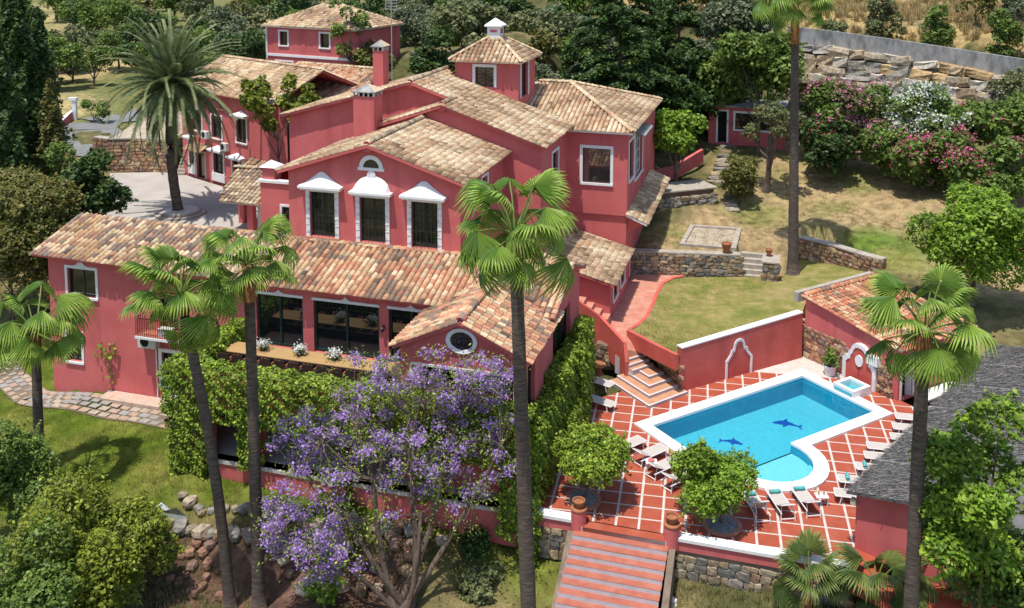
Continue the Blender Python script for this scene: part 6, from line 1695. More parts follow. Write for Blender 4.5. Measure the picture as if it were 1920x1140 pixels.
def palm_at(bpx, bpy, bz, tpx, tpy, dy=0.0):
    b = at_ground(bpx, bpy, bz); d_ = ray(tpx, tpy); tp = Vector((0, 0, CAM_H)) + d_ * ((b.y + dy) / d_.y); return b, tp
b, tp = palm_at(76, 918, -1.2, 66, 625); fan_palm('fan_palm', b, tp, .25, .21, 19, 'fan palm with bright drooping leaves at the far left of the lawn', 1, 1.2, 1.4)
b, tp = palm_at(432, 1140, -3.3, 338, 560, -.5); fan_palm('fan_palm', b, tp, .24, .20, 20, 'leaning slim fan palm in front of the left wing balcony', 2, 1.12, 1.0, bow=.25)
b, tp = palm_at(486, 1140, -3.4, 466, 500, -.3); fan_palm('fan_palm', b, tp, .27, .20, 19, 'straight fan palm in front of the dining room, second from left of the foreground trio', 3, 1.0, 1.5)
b, tp = palm_at(1000, 1395, -4.0, 966, 448, 0); fan_palm('fan_palm', b, tp, .29, .20, 22, 'tall fan palm rising in the middle of the picture before the oval window', 4, .98, 1.6)
b = G(1487, 514, 2.2); tp = D(1491, 8, b.y); fan_palm('fan_palm', b, tp, .36, .23, 20, 'very tall palm on the side lawn whose crown meets the top of the picture', 5, 1.25, 3.0)
b, tp = palm_at(1698, 1360, -3.5, 1733, 625, 0); fan_palm('fan_palm', b, tp, .26, .21, 22, 'fan palm at right in front of the pool house and grey bar roof', 6, .95, 1.3)
# low fan palms, bottom right
def low_palm(px, py, z, h, n, label, seed, s):
    rr = random.Random(seed); b = at_ground(px, py, z); t = thing('young_fan_palm', b, label, 'palm tree')
    mb = MB(); mb.tube([b - UP * .2, b + UP * h], [.17, .14], 8); mb.build('trunk', M['palmboot'], t); az = rr.uniform(0, 6)
    for k in range(n):
        az += 2.39996; el = -5 + 80 * (k + .5) / n + rr.uniform(-8, 8)
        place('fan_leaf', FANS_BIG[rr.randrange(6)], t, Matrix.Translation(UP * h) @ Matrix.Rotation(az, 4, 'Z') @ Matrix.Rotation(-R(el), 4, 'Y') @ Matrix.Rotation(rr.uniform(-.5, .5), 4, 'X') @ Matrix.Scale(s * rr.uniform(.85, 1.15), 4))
low_palm(1515, 1150, -1.7, 1.5, 12, 'young fan palm in front of the stone terrace wall, bottom right', 21, .92)
low_palm(1640, 1165, -1.6, 1.5, 11, 'young fan palm with wide pale leaves left of the right hand palm trunk', 22, 1.15)
low_palm(1765, 1160, -1.5, 1.4, 10, 'young fan palm between the right hand palm trunk and the leafy tree', 23, .95)

# ------------------------------------------------------------------ date palm in the courtyard
def frond(seed, L_, droop):
    r = random.Random(seed); mb = MB(); n = 12; pts = []
    for i in range(n + 1):
        t = i / n; pts.append(Vector((L_ * (t - .16 * droop * t ** 3), 0, L_ * (.10 * t - droop * .55 * t ** 2.2))))
    mb.tube(pts, [.05 * (1 - .9 * i / n) + .006 for i in range(n + 1)], 4, 0, False, (.20, .19, .07))
    for i in range(74):
        t = .08 + .92 * i / 73; k = min(n - 1, int(t * n)); f = t * n - k; p = pts[k].lerp(pts[k + 1], f); tg = (pts[k + 1] - pts[k]).normalized()
        ll = L_ * .125 * (math.sin(min(1, t * 1.25 + .12) * math.pi) ** .6 * .8 + .25)
        for sd in (-1, 1):
            q = (tg * .75 + Vector((0, sd * .75, 0)) + Vector((0, 0, r.uniform(.05, .35)))).normalized() * ll * r.uniform(.85, 1.1); w = tg * .055
            fcol = r.uniform(.75, 1.25); c = tuple(x * fcol for x in ((.19, .24, .10) if t < .75 else (.25, .285, .125)))
            mb.face([p - w, p + w, p + q * .6 + w * .8 - UP * ll * .05, p + q - UP * ll * .22], 0, c)
    return mb.data('frond', M['leaf'])
FR_ = [frond(k, 6.1, d_) for k, d_ in enumerate((.35, .6, .85, 1.1, 1.35, .5, .95))]
dpb = G(335, 400, 5.05); dpt = D(322, 162, dpb.y)
dp = thing('date_palm', dpb, 'big date palm with a round head of arching fronds in the courtyard', 'palm tree')
mb = MB(); ax = dpt - dpb; pts = [dpb + ax * (i / 18) + Vector((-.35 * math.sin(i / 18 * math.pi), 0, -.1 if i == 0 else 0)) for i in range(19)]
mb.tube(pts, [.46 if i == 0 else (.36 - .05 * i / 18) * (1 + .06 * (i % 2)) for i in range(19)], 12); mb.build('trunk', M['palmbark'], dp, smooth=True)
mb = MB(); mb.lathe(dpt - UP * .6, [(.3, -.5), (.52, .1), (.55, .6), (.3, 1.0)], 12); mb.build('leaf_bases', M['palmboot'], dp)
rr = random.Random(8); az = 0
for k in range(96):
    az += 2.39996; u = (k + .5) / 96; el = -50 + 128 * u ** .9 + rr.uniform(-6, 6)
    place('frond', FR_[min(6, int((1 - u) * 5) + rr.randrange(2))], dp, Matrix.Translation(dpt - dpb + UP * (.25 * u)) @ Matrix.Rotation(az, 4, 'Z') @ Matrix.Rotation(-R(el), 4, 'Y') @ Matrix.Rotation(rr.uniform(-.4, .4), 4, 'X') @ Matrix.Scale(rr.uniform(.88, 1.1), 4))
pr2 = thing('palm_planter', G(338, 402, 5.02), 'round white stone bed at the foot of the courtyard date palm', 'planter')
c = G(338, 401, 5.02); mb = MB(); mb.lathe(c, [(1.85, 0), (1.85, .14), (1.5, .14), (1.5, 0)], 28); mb.build('lower_ring', M['coping'], pr2)
mb = MB(); mb.lathe(c, [(1.5, .0), (1.5, .3), (1.3, .3)], 28); mb.build('upper_ring', M['coping'], pr2)
mb = MB(); mb.lathe(c + UP * .27, [(1.35, 0), (1.3, .06)], 24); mb.build('gravel', M['strip'], pr2)

# ------------------------------------------------------------------ citrus trees on the terrace
for (px, py, hgt, rx, ry, rz, pal, seed, lab) in ((1092, 937, 1.95, 2.0, 1.8, 1.15, 'ivy', 31, 'round citrus tree on the terrace, the one nearer the ivy wall'), (1354, 985, 1.95, 1.95, 1.85, 1.35, 'bright', 32, 'round dense citrus tree on the terrace between the pool and the stairway')):
    b = G(px, py, .02)
    d_ = tree_data('citrus%d' % seed, seed, rx, ry, rz, pal, .095, 190, 18, hgt, .09, 1.6, .74, ([(.62, .23, .02), (.6, .45, .05)], .004, .09) if seed == 31 else None, .36, .5, lean=(.6 if seed == 31 else -.45, .1))
    tree('citrus_tree', b, d_, lab)
    tb = thing('tree_bed', b, 'round grey gravel bed round the foot of the citrus tree %s' % ('nearer the ivy wall' if seed == 31 else 'by the striped stairway'), 'tree bed')
    mb = MB(); mb.lathe(b, [(.86, 0), (.86, .05), (.66, .06), (.66, 0)], 26); mb.build('edging', M['pathred'], tb)
    mb = MB(); mb.lathe(b, [(.66, 0), (.64, .07), (.3, .1), (.05, .12)], 24); mb.build('gravel', M['gravel'], tb)

# ------------------------------------------------------------------ ivy and hedges
def ivy(name, boxes, label, dens=85, leaf=.15, pal='ivy', seed=1, cat='hedge', loc=None):
    """leafy skin over boxes given as 4 ground corners + z range: (origin, u, v, h) vectors"""
    rng = np.random.default_rng(seed); P_, O_ = [], []
    for (o, u, v, h) in boxes:
        o, u, v = np.array(o, float), np.array(u, float), np.array(v, float); w = np.array((0, 0, h), float)
        for (a, b, base, nn) in ((u, w, o, -v), (u, w, o + v, v), (v, w, o, -u), (v, w, o + u, u), (u, v, o + w, w)):
            ar = np.linalg.norm(np.cross(a, b)); n = int(ar * dens)
            if n < 1: continue
            nn = nn / np.linalg.norm(nn); s, t = rng.uniform(-.02, 1.02, n), rng.uniform(-.02, 1.02, n)
            q = base + a * s[:, None] + b * t[:, None]
            lump = .10 * np.sin(q[:, 0] * 4.1 + q[:, 2] * 3) * np.sin(q[:, 1] * 3.7 + q[:, 2] * 4.3) + .08 * np.sin(q[:, 0] * 9 + q[:, 1] * 7 + q[:, 2] * 8)
            q = q + nn * (rng.uniform(-.1, .14, n) + lump)[:, None]
            P_.append(q); O_.append(np.repeat(nn[None], n, 0))
    P_ = np.concatenate(P_); O_ = np.concatenate(O_)
    l0 = Vector(loc if loc is not None else P_.mean(0)); t = thing(name, l0, label, cat)
    sh = .85 + .3 * (np.sin(P_[:, 0] * 2.1 + P_[:, 2] * 1.7) * .5 + .5)
    me = leaf_mesh('foliage', leaf_quads(rng, P_, leaf, 1.35, .35, O_ * .9) - np.array(l0), tints(rng, len(P_), GREEN[pal], .3, sh)); place('foliage', me, t)
    return t
def ab_box(a0, a1, b0, b1, z0, z1): return (X(a0, b0, z0), d1 * (a1 - a0), d2 * (b1 - b0), z1 - z0)
ivy('ivy_hedge', [ab_box(-14.75, 3.3, -9.65, -8.35, 2.35, 4.72), ab_box(-14.75, -12.75, -9.65, -8.85, -.6, 2.8), ab_box(-10.9, -10.05, -9.55, -8.95, .1, 2.8), ab_box(-6.15, -5.25, -9.55, -8.95, .1, 2.8), ab_box(-1.65, -.75, -9.55, -8.95, .1, 2.8), ab_box(2.3, 3.4, -9.6, -8.9, -.9, 2.8), ab_box(-14.8, -14.0, -8.85, -3.7, 3.0, 4.8)],
    'thick bright green ivy covering the parapet and piers of the arcade', 330, .115, seed=3, loc=X(-6, -9.2, 0))
ivy('ivy_wall', [ab_box(3.1, 3.75, -8.9, -4.6, -.1, 3.9), ab_box(3.1, 3.8, -4.6, 3.0, -.1, 4.4)], 'dark ivy climbing the terrace side wall below the right hand glass doors', 300, .11, 'ivy', 4, loc=X(3.4, -3, 0))
ivy('climbing_ivy', [ab_box(3.55, 4.15, -.2, .9, 0, 5.2), ab_box(3.5, 4.2, -1.2, -.2, 0, 4.2), ab_box(3.5, 4.3, -4.2, -2.2, 0, 2.2)], 'tall narrow column of ivy at the right corner of the dining wing', 260, .11, 'ivy', 5, loc=X(3.9, 0, 0))
ivy('climbing_ivy', [ab_box(3.2, 3.9, -9.7, -9.15, -1.9, .9)], 'ivy hanging down the terrace wall beside the central palm trunk', 260, .11, 'ivy', 6, loc=X(3.5, -9.4, -1.9))
# little meter boxes set in the ivy wall
for (px, py, z, lab) in ((1073, 770, 1.0, 'small dark red meter box with a pale plate, upper one in the ivy wall'), (1022, 860, .4, 'small dark red meter box with a pale plate, lower one in the ivy wall')):
    q = G(px, py, z); t = thing('meter_box', q - UP * z, lab, 'box')
    mb = MB(); mb.box(q + Vector((-.3, -.1, -z)), (.6, 0, 0), (0, .3, 0), (0, 0, z + .35)); mb.build('case', M['rediron'], t)
    mb = MB(); mb.box(q + Vector((-.15, -.115, -.12)), (.3, 0, 0), (0, .012, 0), (0, 0, .34)); mb.build('plate', M['acbox'], t)
# climbing plant on the left wing wall
ivy('climbing_plant', [ab_box(-23.3, -23.1, -3.62, -3.5, -.6, 1.6), ab_box(-24.0, -22.7, -3.65, -3.5, 1.5, 2.3)], 'thin climbing plant on the red wall of the left wing', 22, .17, 'ivy', 7, 'climbing plant', X(-23.3, -3.6, -.6))

# ------------------------------------------------------------------ jacaranda
rng = np.random.default_rng(77); rr = random.Random(77)
jb = at_ground(755, 1150, -3.5); jc = thing('jacaranda_tree', jb, 'spreading jacaranda with purple blossom and bare dark stems in front of the arcade', 'tree')
REG = [(805, 770, 165, 110, 39.6, 90, .72), (700, 720, 110, 55, 40.2, 34, .45), (880, 705, 90, 55, 40.2, 34, .85), (600, 830, 90, 62, 38.6, 44, .7), (900, 860, 80, 70, 38.8, 34, .7), (740, 870, 110, 60, 38.0, 40, .6), (575, 945, 75, 70, 36.9, 36, .85), (610, 1050, 75, 48, 35.4, 30, .85), (690, 960, 60, 50, 37.0, 14, .35), (850, 950, 80, 50, 37.6, 16, .3), (520, 1000, 30, 40, 36.2, 10, .9)]
CL, FLW = [], []
for (cx, cy, ex, ey, dep, n, pfl) in REG:
    for _ in range(n):
        a, q = rr.uniform(0, 6.28), math.sqrt(rr.random()); CL.append(D(cx + ex * q * math.cos(a), cy + ey * q * math.sin(a), dep + rr.uniform(-1.1, 1.1))); FLW.append(rr.random() < pfl)
mb = MB()
def limb(p, q, r0, r1, sag=.12, seg=6):
    l = (q - p).length; pts = []
    o1 = Vector([rr.uniform(-1, 1) for _ in range(3)]) * l * .06
    for i in range(6):
        t = i / 5; pts.append(p.lerp(q, t) + o1 * math.sin(t * math.pi) - UP * l * sag * math.sin(t * math.pi) * (1 - t))
    mb.tube(pts, [r0 + (r1 - r0) * i / 5 for i in range(6)], seg, 0, False); return pts
stems = []
for (px, py, dep, r_) in ((640, 960, 37.2, .13), (700, 900, 37.6, .13), (770, 880, 38.4, .14), (830, 890, 38.6, .13), (890, 930, 38.2, .11), (600, 1040, 36.0, .09), (790, 960, 37.2, .10)):
    stems.append((limb(jb + Vector((rr.uniform(-.5, .5), rr.uniform(-.3, .3), -.2)), D(px, py, dep), r_ * 1.25, r_ * .7, .05, 8)[-1], r_ * .7))
sec = []
for k in range(34):
    q = CL[rr.randrange(len(CL))]; s_, r_ = min(stems, key=lambda e: (e[0] - q).length); e = s_.lerp(q, .68); limb(s_, e, r_ * .7, .028, .08); sec.append(e)
for q in CL:
    s_ = min(sec + [e[0] for e in stems], key=lambda e: (e - q).length); limb(s_, q, .022, .007, .05, 4)
mb.build('trunk', M['bark'], jc)
E0 = np.array([tuple(q) for q in CL]); fl = np.array(FLW)
pf = np.repeat(E0[fl], 80, 0) + rng.normal(size=(fl.sum() * 80, 3)) * np.array([.17, .17, .12])
place('blossom', leaf_mesh('blossom', leaf_quads(rng, pf, .085, 1.2, .4) - np.array(jb), tints(rng, len(pf), GREEN['purple'], .3), 'flower'), jc)
pg = np.repeat(E0, 34, 0) + rng.normal(size=(len(E0) * 34, 3)) * np.array([.34, .34, .2])
place('crown', leaf_mesh('crown', leaf_quads(rng, pg, .06, 2.4, .5) - np.array(jb), tints(rng, len(pg), GREEN['ivy'] + GREEN['olive'][:2], .25)), jc)
# ------------------------------------------------------------------ individual trees and shrubs of the garden
def tree_c(name, cpx, cpy, depth, rx, ry, rz, pal, leaf, dens, label, seed, cat='tree', extra=None, k=10, trunk_r=.16, **kw):
    """crown centre seen at a pixel, standing at the given distance"""
    c = D(cpx, cpy, depth); g_ = hz(c.x, c.y)
    if cat == 'shrub' and name != 'pot':
        top = c.z + rz; hh = max(.8, top - g_); c = Vector((c.x, c.y, g_ + hh * .5)); k = int(k * min(2, max(1, hh / (2 * rz)))); rz = hh * .5; kw.setdefault('inner', .8); trunk_r *= .5
    d_ = tree_data((name, seed), seed, rx, ry, rz, pal, leaf, dens, k, max(.3, c.z - g_), trunk_r, extra=extra, **kw)
    return tree(name, Vector((c.x, c.y, g_)), d_, label, cat)
tree_c('leafy_tree', 1840, 960, 31.0, 2.95, 2.6, 3.4, 'bright', .125, 120, 'bright green leafy tree filling the bottom right corner', 101, k=22, r0=.2, r1=.34, inner=.9)
tree_c('leafy_tree', 1890, 1100, 30.5, 2.2, 2.2, 2.0, 'mid', .125, 110, 'lower dark green bush under the leafy tree at the bottom right edge', 102, k=10)
tree_c('leafy_tree', 1828, 450, 57.5, 3.9, 3.5, 3.5, 'bright', .15, 85, 'round light green tree right of the pool house roof', 103, k=26, r0=.26, r1=.4, inner=.8)
tree_c('shrub', 120, 1050, 37.0, 3.3, 2.7, 3.0, 'yellow', .105, 140, 'big yellow-green shrub filling the bottom left corner', 104, 'shrub', k=14, inner=.75)
tree_c('shrub', 40, 1110, 34.5, 2.4, 2.2, 2.4, 'mid', .105, 130, 'darker green shrub in the very corner, bottom left', 154, 'shrub', k=9)
tree_c('shrub', 245, 1040, 38.0, 1.6, 1.7, 2.6, 'yellow', .10, 140, 'yellow-green shrub at the foot of the earth bank, bottom left', 105, 'shrub', k=9)
tree_c('shrub', 30, 890, 40.5, 1.9, 1.7, 2.5, 'mid', .105, 140, 'dark green shrub at the left edge of the lawn', 106, 'shrub', k=9)
tree_c('shrub', 270, 985, 40.0, .95, .8, 1.1, 'yellow', .13, 80, 'small shrub hiding the start of the creek', 107, 'shrub', k=6)
tree_c('shrub', 600, 1115, 38.0, 1.35, 1.1, .85, 'bright', .13, 80, 'low bright green shrub between the palm trunks and jacaranda stems', 108, 'shrub', k=7)
tree_c('shrub', 890, 1070, 40.0, .95, .9, .95, 'dark', .10, 110, 'round clipped dark bush right of the jacaranda stems', 109, 'shrub', k=5, inner=.3, r0=.6, r1=.75)
tree_c('shrub', 905, 1120, 38.5, 1.6, 1.2, .8, 'olive', .12, 80, 'loose olive shrub beside the central palm trunk foot', 110, 'shrub', k=8)
tree_c('shrub', 640, 940, 43.0, 1.5, 1.0, .8, 'mid', .12, 60, 'low green shrub on the lawn behind the jacaranda branches', 111, 'shrub', k=7)
tree_c('potted_bush', 1555, 672, 54.2, .6, .6, .75, 'mid', .11, 110, 'small leafy bush growing in the white pot by the fountain', 112, 'bush', k=6)
# left side
tree_c('shrub', 75, 395, 60.0, 3.0, 2.6, 2.9, 'brown', .15, 60, 'olive-brown feathery bush at the left end of the long tiled roof', 113, 'shrub', k=13, inner=.75)
tree_c('shrub', 10, 340, 62.0, 2.2, 2.2, 2.6, 'brown', .15, 55, 'olive-brown bush at the far left edge above the lawn palm', 114, 'shrub', k=9)
tree_c('shrub', 175, 335, 65.0, 2.0, 1.8, 2.3, 'dark', .22, 45, 'dark glossy large-leaved bush beside the courtyard', 115, 'shrub', k=9)
tree_c('shrub', 130, 300, 67.0, 1.6, 1.6, 1.7, 'mid', .2, 45, 'green bush behind the tiled pillar on the left', 116, 'shrub', k=7)
def cypress(px, py_top, py_base, depth, r_, label, seed, pal='dark'):
    rng = np.random.default_rng(seed); tpt = D(px, py_top, depth); bp_ = D(px, py_base, depth); gz = min(bp_.z, hz(bp_.x, bp_.y)) ; h = tpt.z - gz
    n = int(h * r_ * 230); t = rng.uniform(0.03, 1, n) ** .85; a = rng.uniform(0, 6.28, n)
    prof = np.sin(np.clip(1.02 - t, 0, 1) * math.pi * .5) ** .75 * (.75 + .25 * np.minimum(1, t * 6))
    rad = r_ * prof * (1 + .25 * np.sin(a * 3 + t * 19) + .18 * np.sin(a * 5 - t * 31)) * rng.uniform(.6, 1.05, n)
    p = np.stack([rad * np.cos(a), rad * np.sin(a), t * h], 1); o = np.stack([np.cos(a), np.sin(a), np.full(n, .4)], 1)
    T_ = thing('cypress', Vector((tpt.x, tpt.y, gz)), label, 'tree')
    place('crown', leaf_mesh('crown', leaf_quads(rng, p, .22, 1.9, .3, o * .7), tints(rng, n, GREEN[pal], .35)), T_)
    mb = MB(); mb.tube([(0, 0, -.3), (0, 0, h * .8)], [.2, .05], 8); place('trunk', mb.data('trunk', M['bark']), T_)
cypress(22, -40, 330, 72, 2.1, 'tall dark cypress cut by the top left corner', 120)
cypress(66, 20, 330, 74, 1.9, 'dark cypress second from the left edge', 121)
cypress(92, 150, 330, 71, 1.3, 'short dark cypress at the right of the left hand group', 122, 'brown')
cypress(-10, 60, 380, 68, 2.0, 'dark cypress half outside the left edge', 123)
# right of the villa
def conifer(cpx, py_top, py_base, depth, r_, label, seed, pal='dark'):
    """broad spreading conifer: tiers of drooping sprays"""
    rng = np.random.default_rng(seed); tpt = D(cpx, py_top, depth); gz = hz(tpt.x, tpt.y); h = tpt.z - gz; P_, O_, S_ = [], [], []
    for k in range(125):
        t = rng.uniform(.10, .98); a = rng.uniform(0, 6.28); L_ = r_ * (1 - t) ** .62 * rng.uniform(.75, 1.1) + .4; n = int(170 * L_ / 2.5) + 30
        u = rng.uniform(.25, 1, n) ** .8; w = (rng.uniform(-1, 1, n)) * (1.05 - u) * L_ * .42 + rng.normal(size=n) * .12
        x, y = u * L_, w; z = t * h + .22 * L_ * u - .34 * L_ * u ** 2 + rng.normal(size=n) * .13 - np.abs(w) * .2
        ca, sa = math.cos(a), math.sin(a); P_.append(np.stack([x * ca - y * sa, x * sa + y * ca, z], 1)); O_.append(np.tile([ca * .5, sa * .5, .8], (n, 1))); S_.append(np.full(n, rng.uniform(.7, 1.25)))
    P_ = np.concatenate(P_); O_ = np.concatenate(O_); S_ = np.concatenate(S_)
    T_ = thing('conifer', Vector((tpt.x, tpt.y, gz)), label, 'tree')
    place('crown', leaf_mesh('crown', leaf_quads(rng, P_, .20, 2.4, .5, O_ * .6), tints(rng, len(P_), GREEN[pal], .3, S_)), T_)
    mb = MB(); mb.tube([(0, 0, -.3), (0, 0, h * .92)], [.35, .05], 9); place('trunk', mb.data('trunk', M['bark']), T_)
conifer(1165, -60, 200, 86, 7.6, 'huge dark spreading conifer behind the right hand block of the villa', 130)
conifer(1275, -10, 200, 90, 5.5, 'dark conifer just right of the huge spreading one', 131)
tree_c('broad_tree', 1425, 125, 84.0, 4.0, 3.6, 3.6, 'mid', .26, 34, 'dense dark green broad tree above the outbuilding', 132, k=14, inner=.75)
tree_c('broad_tree', 1385, 45, 92.0, 4.2, 3.8, 3.6, 'grey', .26, 30, 'grey-green tree behind the broad tree above the outbuilding', 133, k=12)
tree_c('small_tree', 1268, 250, 76.5, 2.55, 2.2, 2.3, 'bright', .20, 50, 'small bright green tree beside the villa at the stone steps', 134, k=12, inner=.75)
tree_c('shrub', 1388, 312, 75.0, 1.65, 1.4, 1.3, 'brown', .15, 75, 'round bush with yellowing leaves beside the stone path steps', 135, 'shrub', k=8)
tree_c('olive_tree', 1438, 235, 77.0, 3.2, 2.4, 2.0, 'olive', .14, 75, 'gnarled olive tree in front of the small outbuilding', 136, k=11, trunk_r=.3, inner=.85, r0=.22, r1=.34, lean=(.4, 0))
tree_c('oleander', 1590, 205, 81.0, 3.6, 3.0, 3.0, 'mid', .20, 42, 'large pink flowering oleander below the boulder wall', 140, 'shrub', ([(.58, .20, .32), (.66, .30, .42), (.5, .12, .22)], .16, .17), 13)
tree_c('oleander', 1550, 262, 78.5, 2.5, 2.2, 2.0, 'dark', .20, 46, 'dark leafy oleander with few red flowers at the top of the lawn', 141, 'shrub', ([(.52, .06, .10)], .02, .15), 9)
tree_c('oleander', 1738, 200, 79.0, 3.3, 2.8, 2.6, 'mid', .20, 42, 'white flowering oleander between the pink ones', 142, 'shrub', ([(.72, .72, .68), (.66, .68, .62)], .26, .16), 12)
tree_c('oleander', 1770, 295, 75.0, 4.0, 3.0, 2.1, 'mid', .20, 46, 'oleander with magenta flowers at the edge of the dry lawn', 143, 'shrub', ([(.55, .06, .20), (.62, .14, .28)], .12, .17), 14)
tree_c('oleander', 1880, 230, 79.0, 4.0, 3.2, 3.2, 'mid', .22, 40, 'leafy oleander with scattered red flowers at the right edge', 144, 'shrub', ([(.5, .05, .10), (.55, .18, .22)], .03, .16), 13)
tree_c('oleander', 1900, 320, 73.0, 2.6, 2.4, 2.2, 'mid', .22, 40, 'green oleander at the right edge above the light green tree', 145, 'shrub', ([(.55, .10, .22)], .03, .16), 9)
tree_c('oleander', 1660, 265, 78.0, 2.6, 2.2, 2.0, 'mid', .20, 44, 'oleander with pale pink flowers in front of the white one', 150, 'shrub', ([(.58, .22, .34)], .07, .16), 9)
tree_c('oleander', 1845, 345, 71.5, 2.2, 2.0, 1.6, 'mid', .20, 44, 'low oleander with pink flowers just above the light green tree', 151, 'shrub', ([(.56, .08, .22)], .06, .16), 8)
tree_c('shrub', 1520, 215, 84.0, 2.6, 2.2, 2.4, 'mid', .2, 40, 'green bush under the left end of the boulder wall', 152, 'shrub', None, 9)
for k_, (u0, v0, dd_, rr_, pl_) in enumerate(((1660, 8, 104, 1.2, 'olive'), (1760, 20, 99, .9, 'mid'), (1830, -5, 106, 1.4, 'brown'), (1885, 30, 95, 1.0, 'mid'), (1560, 22, 103, .8, 'olive'), (1905, 5, 100, 1.5, 'grey'))):
    tree_c('hill_shrub', u0, v0, dd_, rr_ * 1.4, rr_ * 1.2, rr_, pl_, .2, 40, '%s low bush from left on the dry hillside above the concrete wall' % ('second', 'third', 'fourth', 'fifth', 'first', 'sixth')[k_], 160 + k_, 'shrub', None, 6)
tree_c('shrub', 1905, 150, 84.5, 2.2, 2.0, 1.6, 'olive', .2, 36, 'greyish bush below the right end of the concrete wall', 146, 'shrub', None, 7)
tree_c('vine_tree', 520, 200, 72.5, 3.2, 1.8, 2.3, 'yellow', .22, 62, 'sparse yellow-green tree climbing in front of the courtyard wing', 147, k=24, inner=1.0, r0=.18, r1=.3, trunk_r=.11, lean=(0, 0))
tree_c('young_tree', 656, 60, 93.0, 2.3, 2.0, 4.0, 'mid', .22, 30, 'loose green tree half hiding the distant guest house', 148, k=14, inner=.9, r0=.2, r1=.3)
tree_c('shrub', 175, 205, 101.0, 1.8, 1.4, 1.1, 'mid', .2, 36, 'round bush with pink flowers beside the white gate pillar', 149, 'shrub', ([(.6, .25, .35)], .02, .2), 6)

# ------------------------------------------------------------------ the hillside wood: each tree its own object, sharing a few crowns
KIND = [('mid', 'round green', .42, 3.2, 3.0, 3.0), ('olive', 'olive-green', .40, 2.9, 2.7, 2.2), ('grey', 'grey-green', .40, 3.2, 3.0, 2.6), ('dark', 'dark green', .42, 3.0, 2.8, 3.4), ('brown', 'brownish', .38, 2.5, 2.3, 1.8), ('mid', 'pine-like', .36, 3.6, 3.4, 2.0)]
WOOD = []
for v_ in range(2):
    for i, (pal, nm, lf, rx, ry, rz) in enumerate(KIND):
        WOOD.append((tree_data(('wood', v_, i), 300 + 10 * v_ + i, rx, ry, rz, pal, lf * .62, 24, 11, rz * (1.25 if nm != 'pine-like' else 2.1), .18, inner=.75, r0=.28, r1=.44), nm))
FOOT = [P2(X(-30, -6), X(6, -6), X(8, 32), X(-24, 34), X(-48, 30)), P2(G(460, 140, 11), G(700, 140, 12), D(720, 60, 114), D(450, 60, 114)), UPL, COURT]
def blocked(x, y): return any(in_poly(x, y, p) for p in FOOT)
rw_ = random.Random(99); nw = 0
zones = [(-95, -22, 96, 215, 6.4), (-34, 22, 92, 190, 5.6), (6, 26, 88, 170, 5.2), (20, 75, 100, 190, 9.0)]
spots = []
for (x0, x1, y0, y1, st_) in zones:
    y = y0
    while y < y1:
        stp = st_ * (1 + (y - 90) / 220)
        x = x0 + rw_.uniform(0, stp)
        while x < x1:
            px_, py_ = x + rw_.uniform(-.35, .35) * stp, y + rw_.uniform(-.35, .35) * stp
            x += stp
            if blocked(px_, py_) or any((px_ - q[0]) ** 2 + (py_ - q[1]) ** 2 < (stp * .55) ** 2 for q in spots): continue
            z_ = hz(px_, py_)
            rel = CAM_H - z_; dpt = py_ * _cp + rel * _sp
            u_ = 960 + FPX * px_ / dpt; v_ = CYPX - FPX * (py_ * _sp - rel * _cp) / dpt
            if u_ < -90 or u_ > 2010 or v_ < -160: continue
            if u_ > 1490 and v_ < 150: 
                if rw_.random() < .93: continue
            if 470 < u_ < 640 and v_ > 40 and py_ < 102: continue    # in front of the guest house
            if 80 < u_ < 330 and 170 < v_ < 290: continue            # road
            if 60 < u_ < 160 and 70 < v_ < 125: continue               # dry field
            spots.append((px_, py_, z_, u_, v_))
        y += stp * .8
def where(u_, v_):
    h = 'left of the courtyard' if u_ < 340 else 'behind the courtyard wing' if u_ < 500 else 'round the guest house' if u_ < 700 else 'behind the chimneys' if u_ < 840 else 'behind the tower' if u_ < 1020 else 'behind the big conifer' if u_ < 1340 else 'on the right hillside'
    return h, ('at the top edge' if v_ < 25 else 'lower on the slope' if v_ > 110 else 'halfway up the slope')
ORD = ['first', 'second', 'third', 'fourth', 'fifth', 'sixth', 'seventh', 'eighth', 'ninth', 'tenth', 'eleventh', 'twelfth']
seen = {}
spots.sort(key=lambda q: q[3])
for (x, y, z, u_, v_) in spots:
    i = rw_.randrange(len(WOOD)) if not (700 < u_ < 1100) else rw_.choice([1, 2, 2, 7, 8, 4, 0, 3])
    d_, nm = WOOD[i]; s = rw_.uniform(.75, 1.25) * (1 + max(0, y - 110) / 260)
    h, e = where(u_, v_)
    lab = '%s tree %s, %s' % (nm, h, e); seen[lab] = seen.get(lab, 0) + 1
    tree('hillside_tree', Vector((x, y, z - .2)), d_, ORD[min(11, seen[lab] - 1)] + ' ' + lab + ', from left', 'tree', 'hillside wood, %s trees' % nm, rw_.uniform(0, 6.28), s, s * rw_.uniform(.85, 1.1))

# ------------------------------------------------------------------ dry grass on the hillside and undergrowth
rng = np.random.default_rng(9)
def tufts(name, pts, h, pal, label, cat, n=26, spread=.3):
    base = np.repeat(pts, n, 0); m_ = len(base); a = rng.uniform(0, 6.28, m_); r_ = rng.uniform(0, spread, m_)
    b_ = base + np.stack([r_ * np.cos(a), r_ * np.sin(a), np.zeros(m_)], 1); hh = h * rng.uniform(.5, 1.3, m_)
    tip = b_ + np.stack([np.cos(a) * hh * rng.uniform(.1, .7, m_), np.sin(a) * hh * rng.uniform(.1, .7, m_), hh], 1)
    sd = np.stack([-np.sin(a), np.cos(a), np.zeros(m_)], 1) * .035 * (h / .6)
    v = np.stack([b_ - sd, b_ + sd, tip + sd * .3, tip - sd * .3], 1).reshape(-1, 3)
    me = leaf_mesh(name, v, tints(rng, m_, pal, .25)); tag(place(name, me), label, cat, kind='stuff')
pts = []
